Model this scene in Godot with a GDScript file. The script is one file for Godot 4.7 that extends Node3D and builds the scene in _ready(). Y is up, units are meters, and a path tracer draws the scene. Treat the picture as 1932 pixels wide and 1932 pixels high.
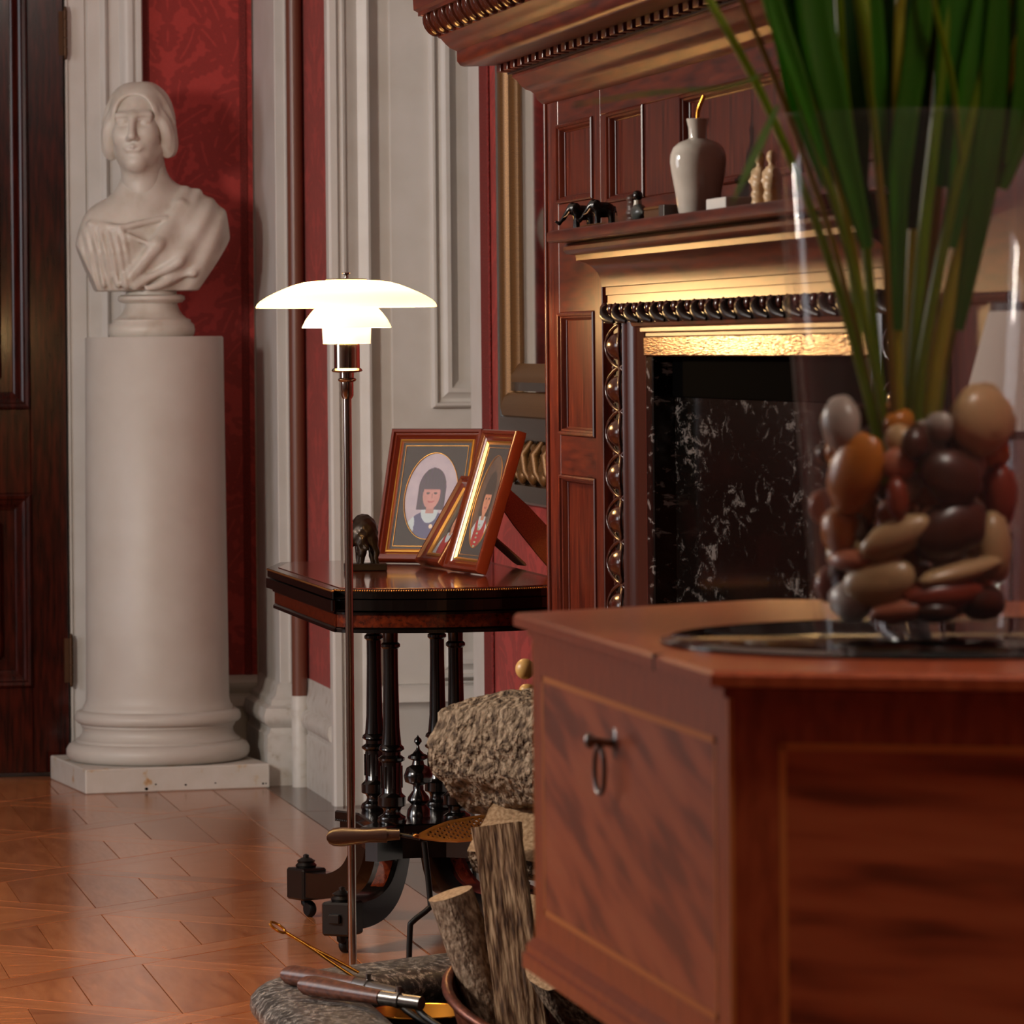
extends Node3D

var m := {}
var rng := RandomNumberGenerator.new()
var used_names := {}

func _ready() -> void:
	rng.seed = 11
	camera_and_light()
	make_materials()
	build_room()
	build_floor()
	build_door()
	build_wall_trim()
	build_chimneypiece()
	build_mirror()
	build_column_and_bust()
	build_card_table()
	build_chest()
	build_floor_lamp()
	build_fender_and_hearth()
	build_log_scuttle()
	build_fire_tools()
	build_trivet()
	build_table_things()
	build_vase_and_plant()
	build_mantel_things()
	build_beyond()

func camera_and_light() -> void:
	var yaw := atan(1646.0 / 9000.0)
	var fwd := Vector3(sin(yaw), 0, -cos(yaw))
	var rt := Vector3(cos(yaw), 0, sin(yaw))
	var roll := 0.0095
	var cam := Camera3D.new()
	cam.name = "camera"
	add_child(cam)
	var lens := CameraAttributesPhysical.new()
	lens.frustum_near = 0.1
	lens.frustum_far = 60.0
	lens.frustum_focal_length = 100.0
	lens.frustum_focus_distance = 9.0
	lens.exposure_aperture = 8.0
	cam.attributes = lens
	cam.keep_aspect = Camera3D.KEEP_HEIGHT
	cam.set_frustum(0.1 * 1932.0 / 9000.0, Vector2(0, -0.1 * 311.0 / 9000.0), 0.1, 60.0)
	cam.transform = Transform3D(Basis((rt - Vector3.UP * roll).normalized(), (Vector3.UP + rt * roll).normalized(), -fwd), Vector3(0, 1.155, 0))
	cam.current = true
	var env := Environment.new()
	env.background_mode = Environment.BG_SKY
	var sky := Sky.new()
	var sm := ProceduralSkyMaterial.new()
	sm.sky_top_color = Color(0.72, 0.76, 0.82)
	sm.sky_horizon_color = Color(0.86, 0.87, 0.88)
	sm.ground_bottom_color = Color(0.28, 0.27, 0.25)
	sm.ground_horizon_color = Color(0.5, 0.5, 0.48)
	sky.sky_material = sm
	env.sky = sky
	env.tonemap_mode = Environment.TONE_MAPPER_LINEAR
	env.tonemap_exposure = 0.92
	env.sdfgi_enabled = true
	env.ssao_enabled = true
	env.ssil_enabled = true
	var we := WorldEnvironment.new()
	we.name = "world_environment"
	we.environment = env
	add_child(we)
	# photographer's softbox standing in the room, left of the frame: the main light
	var key := AreaLight3D.new()
	key.name = "softbox_light"
	key.area_size = Vector2(0.5, 0.5)
	key.light_color = Color(1.0, 0.95, 0.89)
	key.light_energy = 12.0
	key.area_range = 30.0
	key.shadow_enabled = true
	add_child(key)
	key.look_at_from_position(Vector3(-1.75, 2.02, -7.6), Vector3(1.5, 1.25, -9.4))
	# added fill light set in the unseen window of the left wall
	var w := AreaLight3D.new()
	w.name = "added_window_fill"
	w.area_size = Vector2(1.9, 2.1)
	w.light_color = Color(0.98, 0.98, 1.0)
	w.light_energy = 7.5
	w.area_range = 30.0
	w.shadow_enabled = true
	add_child(w)
	w.look_at_from_position(Vector3(-3.88, 1.95, -8.9), Vector3(1.4, 1.2, -10.0))
	# added fill lamp, unseen above the frame, brightens plant and pebbles
	var ch := OmniLight3D.new()
	ch.name = "added_fill_light"
	ch.light_color = Color(1.0, 0.95, 0.9)
	ch.light_energy = 1.9
	ch.light_size = 0.12
	ch.omni_range = 30.0
	ch.omni_attenuation = 2.0
	ch.shadow_enabled = true
	ch.position = Vector3(1.55, 3.05, -3.4)
	add_child(ch)

# ------------------------------------------------------------------ helpers
func st() -> SurfaceTool:
	var s := SurfaceTool.new()
	s.begin(Mesh.PRIMITIVE_TRIANGLES)
	return s

func numbered(called: String) -> String:
	if not used_names.has(called):
		used_names[called] = 0
		return called
	used_names[called] += 1
	return "%s_%03d" % [called, used_names[called]]

func tag(o: Node3D, label: String, category: String, group := "", kind := "") -> Node3D:
	o.set_meta("label", label)
	if category != "":
		o.set_meta("category", category)
	if group != "":
		o.set_meta("group", group)
	if kind != "":
		o.set_meta("kind", kind)
	return o

func thing(called: String, at: Vector3, label: String, category: String, group := "") -> Node3D:
	var o := Node3D.new()
	o.name = numbered(called)
	add_child(o)
	o.position = at
	tag(o, label, category, group)
	return o

func structure(called: String, at := Vector3.ZERO) -> Node3D:
	var o := Node3D.new()
	o.name = called
	add_child(o)
	o.position = at
	o.set_meta("kind", "structure")
	return o

func put(called: String, mesh: Mesh, mat: Material, parent: Node = null) -> MeshInstance3D:
	var o := MeshInstance3D.new()
	o.mesh = mesh
	o.material_override = mat
	if parent == null:
		o.name = numbered(called)
		add_child(o)
	else:
		o.name = called
		parent.add_child(o, true)
	return o

func part(called: String, s: SurfaceTool, mat: Material, parent: Node) -> MeshInstance3D:
	return put(called, s.commit(), mat, parent)

func v(s: SurfaceTool, p: Vector3, n: Vector3) -> void:
	s.set_normal(n)
	s.add_vertex(p)

func tri(s: SurfaceTool, a: Vector3, b: Vector3, c: Vector3) -> void:
	var n := (c - a).cross(b - a).normalized()
	v(s, a, n); v(s, b, n); v(s, c, n)

func quad(s: SurfaceTool, a: Vector3, b: Vector3, c: Vector3, d: Vector3) -> void:
	tri(s, a, b, c)
	tri(s, a, c, d)

# a quad with its own normal at each corner; turned so that it faces those normals
func nquad(s: SurfaceTool, p: Array, n: Array) -> void:
	var face: Vector3 = (p[2] - p[0]).cross(p[1] - p[0]) + (p[3] - p[0]).cross(p[2] - p[0])
	var order := [0, 1, 2, 0, 2, 3] if face.dot(n[0] + n[1] + n[2] + n[3]) >= 0.0 else [0, 2, 1, 0, 3, 2]
	for i in order:
		v(s, p[i], n[i])

# chamfered box given by its lowest and highest corner
func bx(s: SurfaceTool, lo: Vector3, hi: Vector3, bev := 0.0, xf := Transform3D.IDENTITY) -> void:
	var c := (lo + hi) * 0.5
	var h := (hi - lo) * 0.5
	bev = minf(bev, minf(h.x, minf(h.y, h.z)) * 0.95)
	var inner := h - Vector3.ONE * bev
	for axis in 3:
		for sg in [-1.0, 1.0]:
			var n := Vector3.ZERO
			n[axis] = sg
			var u := Vector3.ZERO
			u[(axis + 1) % 3] = 1.0
			var w := Vector3.ZERO
			w[(axis + 2) % 3] = 1.0
			var o := c + n * h[axis]
			var a := u * inner[(axis + 1) % 3]
			var b := w * inner[(axis + 2) % 3]
			facing(s, [o - a - b, o + a - b, o + a + b, o - a + b], n, xf)
	if bev <= 0.0:
		return
	for axis in 3:
		var i1 := (axis + 1) % 3
		var i2 := (axis + 2) % 3
		for s1 in [-1.0, 1.0]:
			for s2 in [-1.0, 1.0]:
				var e := Vector3.ZERO
				e[axis] = inner[axis]
				var p := Vector3.ZERO
				p[i1] = s1 * h[i1]
				p[i2] = s2 * inner[i2]
				var q := Vector3.ZERO
				q[i1] = s1 * inner[i1]
				q[i2] = s2 * h[i2]
				var n := Vector3.ZERO
				n[i1] = s1
				n[i2] = s2
				facing(s, [c + p - e, c + p + e, c + q + e, c + q - e], n.normalized(), xf)
	for sx in [-1.0, 1.0]:
		for sy in [-1.0, 1.0]:
			for sz in [-1.0, 1.0]:
				var k := Vector3(sx, sy, sz)
				var a := c + Vector3(k.x * h.x, k.y * inner.y, k.z * inner.z)
				var b := c + Vector3(k.x * inner.x, k.y * h.y, k.z * inner.z)
				var d := c + Vector3(k.x * inner.x, k.y * inner.y, k.z * h.z)
				facing(s, [a, b, d], k.normalized(), xf)

# a flat polygon fan turned towards n
func facing(s: SurfaceTool, p: Array, n: Vector3, xf := Transform3D.IDENTITY) -> void:
	var q := []
	for x in p:
		q.append(xf * x)
	var nn := (xf.basis * n).normalized()
	for i in range(1, q.size() - 1):
		var a: Vector3 = q[0]
		var b: Vector3 = q[i]
		var c: Vector3 = q[i + 1]
		if (c - a).cross(b - a).dot(nn) < 0.0:
			var t := b
			b = c
			c = t
		v(s, a, nn); v(s, b, nn); v(s, c, nn)

# normals along a 2D outline: [start, end] normal of every segment, smoothed where it bends gently
func outline_normals(pts: PackedVector2Array, closed: bool, soft := 0.75) -> Array:
	var n := pts.size()
	var segs := n if closed else n - 1
	var raw := []
	for i in segs:
		var d := (pts[(i + 1) % n] - pts[i]).normalized()
		raw.append(Vector2(d.y, -d.x))
	var out := []
	for i in segs:
		var a: Vector2 = raw[i]
		var b: Vector2 = raw[i]
		var has_prev := closed or i > 0
		var has_next := closed or i < segs - 1
		if has_prev and raw[(i - 1 + segs) % segs].dot(raw[i]) > soft:
			a = (raw[(i - 1 + segs) % segs] + raw[i]).normalized()
		if has_next and raw[(i + 1) % segs].dot(raw[i]) > soft:
			b = (raw[(i + 1) % segs] + raw[i]).normalized()
		out.append([a, b])
	return out

func area2(pts: PackedVector2Array) -> float:
	var a := 0.0
	for i in pts.size():
		a += pts[i].cross(pts[(i + 1) % pts.size()])
	return a * 0.5

# turned shape about the y axis; profile of (radius, height) from bottom to top
func lathe(s: SurfaceTool, prof: Array, n := 32, xf := Transform3D.IDENTITY, from := 0.0, to := TAU) -> void:
	var pts := PackedVector2Array(prof)
	var nn := outline_normals(pts, false)
	for i in pts.size() - 1:
		if pts[i].is_equal_approx(pts[i + 1]):
			continue
		for j in n:
			var a0 := from + (to - from) * j / n
			var a1 := from + (to - from) * (j + 1) / n
			var d0 := Vector3(cos(a0), 0, sin(a0))
			var d1 := Vector3(cos(a1), 0, sin(a1))
			var na: Vector2 = nn[i][0]
			var nb: Vector2 = nn[i][1]
			var p := [d0 * pts[i].x + Vector3.UP * pts[i].y, d1 * pts[i].x + Vector3.UP * pts[i].y, d1 * pts[i + 1].x + Vector3.UP * pts[i + 1].y, d0 * pts[i + 1].x + Vector3.UP * pts[i + 1].y]
			var q := [d0 * na.x + Vector3.UP * na.y, d1 * na.x + Vector3.UP * na.y, d1 * nb.x + Vector3.UP * nb.y, d0 * nb.x + Vector3.UP * nb.y]
			for k in 4:
				p[k] = xf * p[k]
				q[k] = (xf.basis * q[k]).normalized()
			nquad(s, p, q)

# outline swept in a straight line: (a, b) of the outline run along out and up; mitre shifts each end by a * mitre
func mold(s: SurfaceTool, prof: Array, p0: Vector3, p1: Vector3, out: Vector3, up: Vector3, mitre0 := 0.0, mitre1 := 0.0, caps := true) -> void:
	var pts := PackedVector2Array(prof)
	if area2(pts) < 0.0:
		pts.reverse()
	var dir := (p1 - p0).normalized()
	var nn := outline_normals(pts, true)
	var n := pts.size()
	var e0 := []
	var e1 := []
	for q in pts:
		e0.append(p0 + out * q.x + up * q.y + dir * q.x * mitre0)
		e1.append(p1 + out * q.x + up * q.y + dir * q.x * mitre1)
	for i in n:
		var j := (i + 1) % n
		var a: Vector2 = nn[i][0]
		var b: Vector2 = nn[i][1]
		var na := out * a.x + up * a.y
		var nb := out * b.x + up * b.y
		nquad(s, [e0[i], e0[j], e1[j], e1[i]], [na, nb, nb, na])
	if caps:
		var idx := Geometry2D.triangulate_polygon(pts)
		for k in range(0, idx.size(), 3):
			facing(s, [e0[idx[k]], e0[idx[k + 1]], e0[idx[k + 2]]], -dir)
			facing(s, [e1[idx[k]], e1[idx[k + 1]], e1[idx[k + 2]]], dir)

# four mitred mouldings round a rectangle in the plane of the axes u and w (n looks out of it); profile (inwards, outwards of the plane)
func frame(parent: Node, called: String, mat: Material, o: Vector3, u: Vector3, w: Vector3, n: Vector3, width: float, height: float, prof: Array) -> void:
	var c := [o, o + u * width, o + u * width + w * height, o + w * height]
	var inward := [w, -u, -w, u]
	for i in 4:
		var s := st()
		mold(s, prof, c[i], c[(i + 1) % 4], inward[i], n, 1.0, -1.0)
		part(called, s, mat, parent)

# tube along points; radii is a number or an array
func tube(s: SurfaceTool, pts: Array, radii: Variant, n := 10, caps := true, flat := 1.0) -> void:
	var count := pts.size()
	var tangents := []
	for i in count:
		var a: Vector3 = pts[maxi(i - 1, 0)]
		var b: Vector3 = pts[mini(i + 1, count - 1)]
		tangents.append((b - a).normalized())
	var t0: Vector3 = tangents[0]
	var up := Vector3.UP if absf(t0.y) < 0.9 else Vector3.RIGHT
	var side := t0.cross(up).normalized()
	var rings := []
	var norms := []
	for i in count:
		var t: Vector3 = tangents[i]
		side = (side - t * side.dot(t)).normalized()
		var over := side.cross(t).normalized()
		var r: float = radii[i] if radii is Array else radii
		var ring := []
		var nn := []
		for j in n:
			var a := TAU * j / n
			var d := side * cos(a) + over * sin(a) * flat
			ring.append(pts[i] + d * r)
			nn.append((side * cos(a) + over * sin(a) / flat).normalized())
		rings.append(ring)
		norms.append(nn)
	for i in count - 1:
		for j in n:
			var k := (j + 1) % n
			nquad(s, [rings[i][j], rings[i][k], rings[i + 1][k], rings[i + 1][j]], [norms[i][j], norms[i][k], norms[i + 1][k], norms[i + 1][j]])
	if caps:
		facing(s, rings[0], -tangents[0])
		facing(s, rings[count - 1], tangents[count - 1])

func curve(pts: Array, steps := 6) -> Array:
	var out := []
	var n := pts.size()
	for i in n - 1:
		var a: Vector3 = pts[maxi(i - 1, 0)]
		var b: Vector3 = pts[i]
		var c: Vector3 = pts[i + 1]
		var d: Vector3 = pts[mini(i + 2, n - 1)]
		for k in steps:
			out.append(b.cubic_interpolate(c, a, d, float(k) / steps))
	out.append(pts[n - 1])
	return out

# polygon in the plan (x, z) raised from y0 to y1, its top edge chamfered
func slab(s: SurfaceTool, poly: PackedVector2Array, y0: float, y1: float, bev := 0.0, xf := Transform3D.IDENTITY) -> void:
	var pts := poly.duplicate()
	if area2(pts) < 0.0:
		pts.reverse()
	var n := pts.size()
	var top := pts
	if bev > 0.0:
		var shrunk := Geometry2D.offset_polygon(pts, -bev, Geometry2D.JOIN_MITER)
		if shrunk.size() == 1 and shrunk[0].size() == n:
			top = nearest_order(pts, shrunk[0])
		else:
			bev = 0.0
	for i in n:
		var j := (i + 1) % n
		var d := (pts[j] - pts[i]).normalized()
		var nn := Vector3(d.y, 0, -d.x)
		facing(s, [Vector3(pts[i].x, y0, pts[i].y), Vector3(pts[j].x, y0, pts[j].y), Vector3(pts[j].x, y1 - bev, pts[j].y), Vector3(pts[i].x, y1 - bev, pts[i].y)], nn, xf)
		if bev > 0.0:
			facing(s, [Vector3(pts[i].x, y1 - bev, pts[i].y), Vector3(pts[j].x, y1 - bev, pts[j].y), Vector3(top[j].x, y1, top[j].y), Vector3(top[i].x, y1, top[i].y)], (nn + Vector3.UP).normalized(), xf)
	var idx := Geometry2D.triangulate_polygon(top)
	for k in range(0, idx.size(), 3):
		facing(s, [Vector3(top[idx[k]].x, y1, top[idx[k]].y), Vector3(top[idx[k + 1]].x, y1, top[idx[k + 1]].y), Vector3(top[idx[k + 2]].x, y1, top[idx[k + 2]].y)], Vector3.UP, xf)
	idx = Geometry2D.triangulate_polygon(pts)
	for k in range(0, idx.size(), 3):
		facing(s, [Vector3(pts[idx[k]].x, y0, pts[idx[k]].y), Vector3(pts[idx[k + 1]].x, y0, pts[idx[k + 1]].y), Vector3(pts[idx[k + 2]].x, y0, pts[idx[k + 2]].y)], Vector3.DOWN, xf)

func nearest_order(a: PackedVector2Array, b: PackedVector2Array) -> PackedVector2Array:
	var pts := b.duplicate()
	if area2(pts) * area2(a) < 0.0:
		pts.reverse()
	var best := 0
	var least := INF
	for k in pts.size():
		var d := 0.0
		for i in a.size():
			d += a[i].distance_squared_to(pts[(i + k) % pts.size()])
		if d < least:
			least = d
			best = k
	var out := PackedVector2Array()
	for i in a.size():
		out.append(pts[(i + best) % pts.size()])
	return out

# ellipsoid with uneven surface
func lump(s: SurfaceTool, c: Vector3, r: Vector3, rough := 0.0, seed_no := 0, nu := 16, nv := 10, turn := Basis.IDENTITY) -> void:
	var noise := FastNoiseLite.new()
	noise.seed = seed_no
	noise.frequency = 0.6
	var grid := []
	for i in nv + 1:
		var row := []
		for j in nu:
			var th := PI * i / nv
			var ph := TAU * j / nu
			var d := Vector3(sin(th) * cos(ph), cos(th), sin(th) * sin(ph))
			row.append(c + turn * (d * r * (1.0 + rough * noise.get_noise_3dv(d * 2.0))))
		grid.append(row)
	for i in nv:
		for j in nu:
			var k := (j + 1) % nu
			var p := [grid[i][j], grid[i][k], grid[i + 1][k], grid[i + 1][j]]
			var q := []
			for x in p:
				q.append((turn * ((turn.inverse() * (x - c)) / (r * r))).normalized())
			nquad(s, p, q)

# ------------------------------------------------------------------ smooth bodies: distance field meshed as surface nets
func cap(a: Vector3, b: Vector3, ra: float, rb: float, k := 0.012) -> Array:
	return [0, k, a, b - a, maxf((b - a).length_squared(), 1e-9), ra, rb - ra]

func ell(c: Vector3, r: Vector3, k := 0.012, turn := Basis.IDENTITY) -> Array:
	return [1, k, c, r, turn.inverse()]

func dig(p: Array) -> Array:
	p = p.duplicate()
	p[0] += 2
	return p

func one_distance(q: Array, p: Vector3) -> float:
	if q[0] % 2 == 0:
		var d: Vector3 = p - q[2]
		var t := clampf(d.dot(q[3]) / q[4], 0.0, 1.0)
		return (d - q[3] * t).length() - (q[5] + q[6] * t)
	var e: Vector3 = q[4] * (p - q[2])
	var r: Vector3 = q[3]
	var k0 := (e / r).length()
	var k1 := (e / (r * r)).length()
	return k0 * (k0 - 1.0) / maxf(k1, 1e-6)

func distance(prims: Array, p: Vector3) -> float:
	var d := 1e3
	for q in prims:
		var e := one_distance(q, p)
		var k: float = q[1]
		if q[0] < 2:
			var h := maxf(k - absf(d - e), 0.0)
			d = minf(d, e) - h * h / (4.0 * k)
		else:
			e = -e
			var h := maxf(k - absf(d - e), 0.0)
			d = maxf(d, e) + h * h / (4.0 * k)
	return d

func nets(prims: Array, lo: Vector3, hi: Vector3, cell: float, bend := 0) -> ArrayMesh:
	var B := 8
	var size := (hi - lo) / cell
	var nb := Vector3i((size / B).ceil())
	var verts := {}
	var where := PackedVector3Array()
	var quads := []
	var stride := 4096
	var reach := cell * B * 0.87
	var span := B + 1
	for bz in nb.z:
		for by in nb.y:
			for bx_ in nb.x:
				var base := lo + Vector3(bx_, by, bz) * B * cell
				var mid := base + Vector3.ONE * cell * B * 0.5
				var near := []
				var least := 1e3
				var ds := []
				for q in prims:
					var e := one_distance(q, mid)
					ds.append(e)
					if q[0] < 2:
						least = minf(least, e)
				if least > reach * 1.5 + 0.02:
					continue
				for i in prims.size():
					if prims[i][0] < 2:
						if ds[i] < least + reach * 2.4 + prims[i][1]:
							near.append(prims[i])
					elif ds[i] < reach * 1.4 + prims[i][1]:
						near.append(prims[i])
				if absf(distance(near, mid)) > reach * 1.6 + 0.02:
					continue
				var f := PackedFloat32Array()
				f.resize(span * span * span)
				var any_in := false
				var any_out := false
				var at := 0
				for z in span:
					for y in span:
						for x in span:
							var p := base + Vector3(x, y, z) * cell
							var d := distance(near, p)
							if bend > 0:
								d = bent(bend, p, d)
							f[at] = d
							at += 1
							if d < 0.0:
								any_in = true
							else:
								any_out = true
				if not (any_in and any_out):
					continue
				for z in B:
					for y in B:
						for x in B:
							var i0 := x + span * (y + span * z)
							var mask := 0
							var sum := Vector3.ZERO
							var hits := 0
							var c := [f[i0], f[i0 + 1], f[i0 + span], f[i0 + span + 1], f[i0 + span * span], f[i0 + span * span + 1], f[i0 + span * span + span], f[i0 + span * span + span + 1]]
							for k in 8:
								if c[k] < 0.0:
									mask |= 1 << k
							if mask == 0 or mask == 255:
								continue
							for e in EDGES:
								var a: float = c[e[0]]
								var b: float = c[e[1]]
								if (a < 0.0) != (b < 0.0):
									var t := a / (a - b)
									sum += CORNERS[e[0]].lerp(CORNERS[e[1]], t)
									hits += 1
							var g := Vector3i(bx_ * B + x, by * B + y, bz * B + z)
							var key := g.x + stride * (g.y + stride * g.z)
							verts[key] = where.size()
							where.append(lo + (Vector3(g) + sum / hits) * cell)
							for axis in 3:
								var inside0 := (mask & 1) != 0
								var inside1 := (mask & (1 << (1 << axis))) != 0
								if inside0 != inside1:
									quads.append([g, axis, inside0])
	var index := PackedInt32Array()
	var normals := PackedVector3Array()
	normals.resize(where.size())
	for q in quads:
		var g: Vector3i = q[0]
		var u := Vector3i.ZERO
		u[(q[1] + 1) % 3] = 1
		var w := Vector3i.ZERO
		w[(q[1] + 2) % 3] = 1
		var keys := [g, g - u, g - u - w, g - w]
		var ids := []
		for k in keys:
			var key: int = k.x + stride * (k.y + stride * k.z)
			if not verts.has(key):
				break
			ids.append(verts[key])
		if ids.size() < 4:
			continue
		if q[2]:
			ids.reverse()
		for t in [[0, 1, 2], [0, 2, 3]]:
			var a: int = ids[t[0]]
			var b: int = ids[t[1]]
			var c: int = ids[t[2]]
			index.append_array(PackedInt32Array([a, b, c]))
			var n := (where[c] - where[a]).cross(where[b] - where[a])
			normals[a] += n
			normals[b] += n
			normals[c] += n
	for i in normals.size():
		normals[i] = normals[i].normalized()
	var arrays := []
	arrays.resize(Mesh.ARRAY_MAX)
	arrays[Mesh.ARRAY_VERTEX] = where
	arrays[Mesh.ARRAY_NORMAL] = normals
	arrays[Mesh.ARRAY_INDEX] = index
	var out := ArrayMesh.new()
	out.add_surface_from_arrays(Mesh.PRIMITIVE_TRIANGLES, arrays)
	return out

# relief laid over a body before it is meshed
func bent(kind: int, p: Vector3, d: float) -> float:
	if kind == 1:
		# shallow pleats that fan from the shoulder across the breast, only on the mantle
		var along := (p.x - 0.12) * 0.62 + (p.y - 0.40) * 0.78
		var acr := (p.x - 0.12) * 0.78 - (p.y - 0.40) * 0.62
		var on := smoothstep(-0.02, 0.03, acr + along * 0.08) * smoothstep(0.02, 0.06, p.z + 0.05)
		var amp := 0.0032 * on
		d -= amp * sin((acr / (0.45 - along)) * 62.0)
		var left := smoothstep(-0.05, -0.09, p.x) * smoothstep(0.29, 0.27, p.y) * smoothstep(0.0, 0.04, p.z)
		d -= 0.0022 * left * sin(p.x * 330.0 + p.y * 60.0)
		# the sculptor's cut: flat below, sloping sides, hollow back
		d = maxf(d, 0.122 - p.y)
		d = maxf(d, (Vector2(p.x, p.y) - Vector2(0.122, 0.122)).dot(Vector2(0.84, -0.55)))
		d = maxf(d, (Vector2(p.x, p.y) - Vector2(-0.146, 0.122)).dot(Vector2(-0.915, -0.40)))
		d = maxf(d, -0.10 - p.z)
		return d
	if kind == 2:
		var a := atan2(absf(p.x), p.y + 0.02)
		return d - 0.0024 * sin(p.z * 170.0 + a * 6.0) * smoothstep(0.25, 0.8, a) - 0.0012 * sin(p.z * 330.0 + a * 9.0) * smoothstep(0.3, 0.9, a)
	if kind == 3:
		return d - 0.0012 * sin(p.x * 300.0) * sin(p.y * 260.0 + 1.0) * sin(p.z * 280.0)
	if kind == 4:
		return d - 0.001 * sin(p.y * 500.0)
	if kind == 5:
		return maxf(d - (0.0011 * sin(p.y * 420.0 + p.z * 160.0) if p.y < 0.054 else 0.0), -p.y)
	return d

const CORNERS := [Vector3(0, 0, 0), Vector3(1, 0, 0), Vector3(0, 1, 0), Vector3(1, 1, 0), Vector3(0, 0, 1), Vector3(1, 0, 1), Vector3(0, 1, 1), Vector3(1, 1, 1)]
const EDGES := [[0, 1], [2, 3], [4, 5], [6, 7], [0, 2], [1, 3], [4, 6], [5, 7], [0, 4], [1, 5], [2, 6], [3, 7]]

# ------------------------------------------------------------------ materials
func noise_map(seed_no: int, freq: float, stops: Array, octaves := 4, warp := 0.0, kind := FastNoiseLite.TYPE_SIMPLEX_SMOOTH, side := 512, ridged := false) -> NoiseTexture2D:
	var n := FastNoiseLite.new()
	n.seed = seed_no
	n.frequency = freq
	n.noise_type = kind
	n.fractal_octaves = octaves
	n.fractal_type = FastNoiseLite.FRACTAL_RIDGED if ridged else FastNoiseLite.FRACTAL_FBM
	if warp > 0.0:
		n.domain_warp_enabled = true
		n.domain_warp_amplitude = warp
		n.domain_warp_frequency = freq * 0.5
	var t := NoiseTexture2D.new()
	t.width = side
	t.height = side
	t.seamless = true
	t.noise = n
	if stops.size() > 0:
		var g := Gradient.new()
		var off := PackedFloat32Array()
		var col := PackedColorArray()
		for x in stops:
			off.append(x[0])
			col.append(x[1])
		g.offsets = off
		g.colors = col
		t.color_ramp = g
	return t

func plain(called: String, c: Color, rough := 0.5, metal := 0.0) -> StandardMaterial3D:
	var x := StandardMaterial3D.new()
	x.resource_name = called
	x.albedo_color = c
	x.roughness = rough
	x.metallic = metal
	m[called] = x
	return x

func textured(called: String, tex: Texture2D, scale: Vector3, rough := 0.5, metal := 0.0, world := false) -> StandardMaterial3D:
	var x := plain(called, Color.WHITE, rough, metal)
	x.albedo_texture = tex
	x.uv1_triplanar = true
	x.uv1_world_triplanar = world
	x.uv1_scale = scale
	x.uv1_triplanar_sharpness = 8.0
	return x

func relief(x: StandardMaterial3D, tex: Texture2D, depth_cm: float) -> void:
	x.heightmap_enabled = true
	x.heightmap_texture = tex
	x.heightmap_scale = depth_cm

# tone-on-tone woven damask: scrolling leaves about a palmette, mirrored, half-dropped
func damask_image() -> ImageTexture:
	var w := 288
	var h := 576
	var im := Image.create(w, h, false, Image.FORMAT_RGB8)
	var n := FastNoiseLite.new()
	n.seed = 5
	n.frequency = 0.35
	var light := Color(0.69, 0.175, 0.15)
	var dark := Color(0.59, 0.115, 0.09)
	var leaves := []
	# [centre, length, width, angle] in a half cell of 1 x 2 (x from the axis outwards)
	for l in [[0.0, 0.30, 0.34, 0.15, 90], [0.20, 0.36, 0.30, 0.10, 52], [0.34, 0.22, 0.26, 0.09, 12], [0.26, 0.06, 0.24, 0.08, -35], [0.10, -0.08, 0.20, 0.07, -70], [0.50, 0.62, 0.34, 0.10, 70], [0.66, 0.92, 0.30, 0.11, 105], [0.44, 1.02, 0.24, 0.10, 150], [0.20, 0.86, 0.22, 0.09, 115], [0.0, 0.78, 0.16, 0.12, 90], [0.82, 0.55, 0.28, 0.09, 35], [0.90, 0.20, 0.22, 0.10, 80], [0.72, 0.02, 0.20, 0.08, 20], [0.55, -0.25, 0.26, 0.09, -55], [0.30, -0.42, 0.26, 0.10, -15]]:
		leaves.append(l)
	for y in h:
		for x in w:
			var u := absf(float(x) / w * 2.0 - 1.0)
			var t := float(y) / h * 4.0
			var f := 0.0
			for half in 2:
				var uu := u if half == 0 else 1.0 - u
				var tt := fposmod(t - half * 1.0, 2.0)
				for shift in [0.0, -2.0]:
					var yy: float = tt + shift
					for l in leaves:
						var a := deg_to_rad(l[4])
						var dx: float = uu - l[0]
						var dy: float = yy - l[1] * 0.9 - 0.25
						var p: float = (dx * cos(a) + dy * sin(a)) / l[2]
						var bend: float = 0.35 * p * p * l[3]
						var q: float = (-dx * sin(a) + dy * cos(a) - bend) / (l[3] * (1.0 + 0.16 * sin(p * 17.0)))
						var d := p * p + q * q * 1.2
						if d < 1.0:
							f = maxf(f, smoothstep(1.0, 0.86, d) * (0.0 if absf(q) < 0.10 and absf(p) < 0.75 else 1.0))
			var grain := 0.94 + 0.10 * n.get_noise_2d(x * 1.0, y * 7.0)
			im.set_pixel(x, y, light.lerp(dark, f) * grain)
	return ImageTexture.create_from_image(im)

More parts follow.
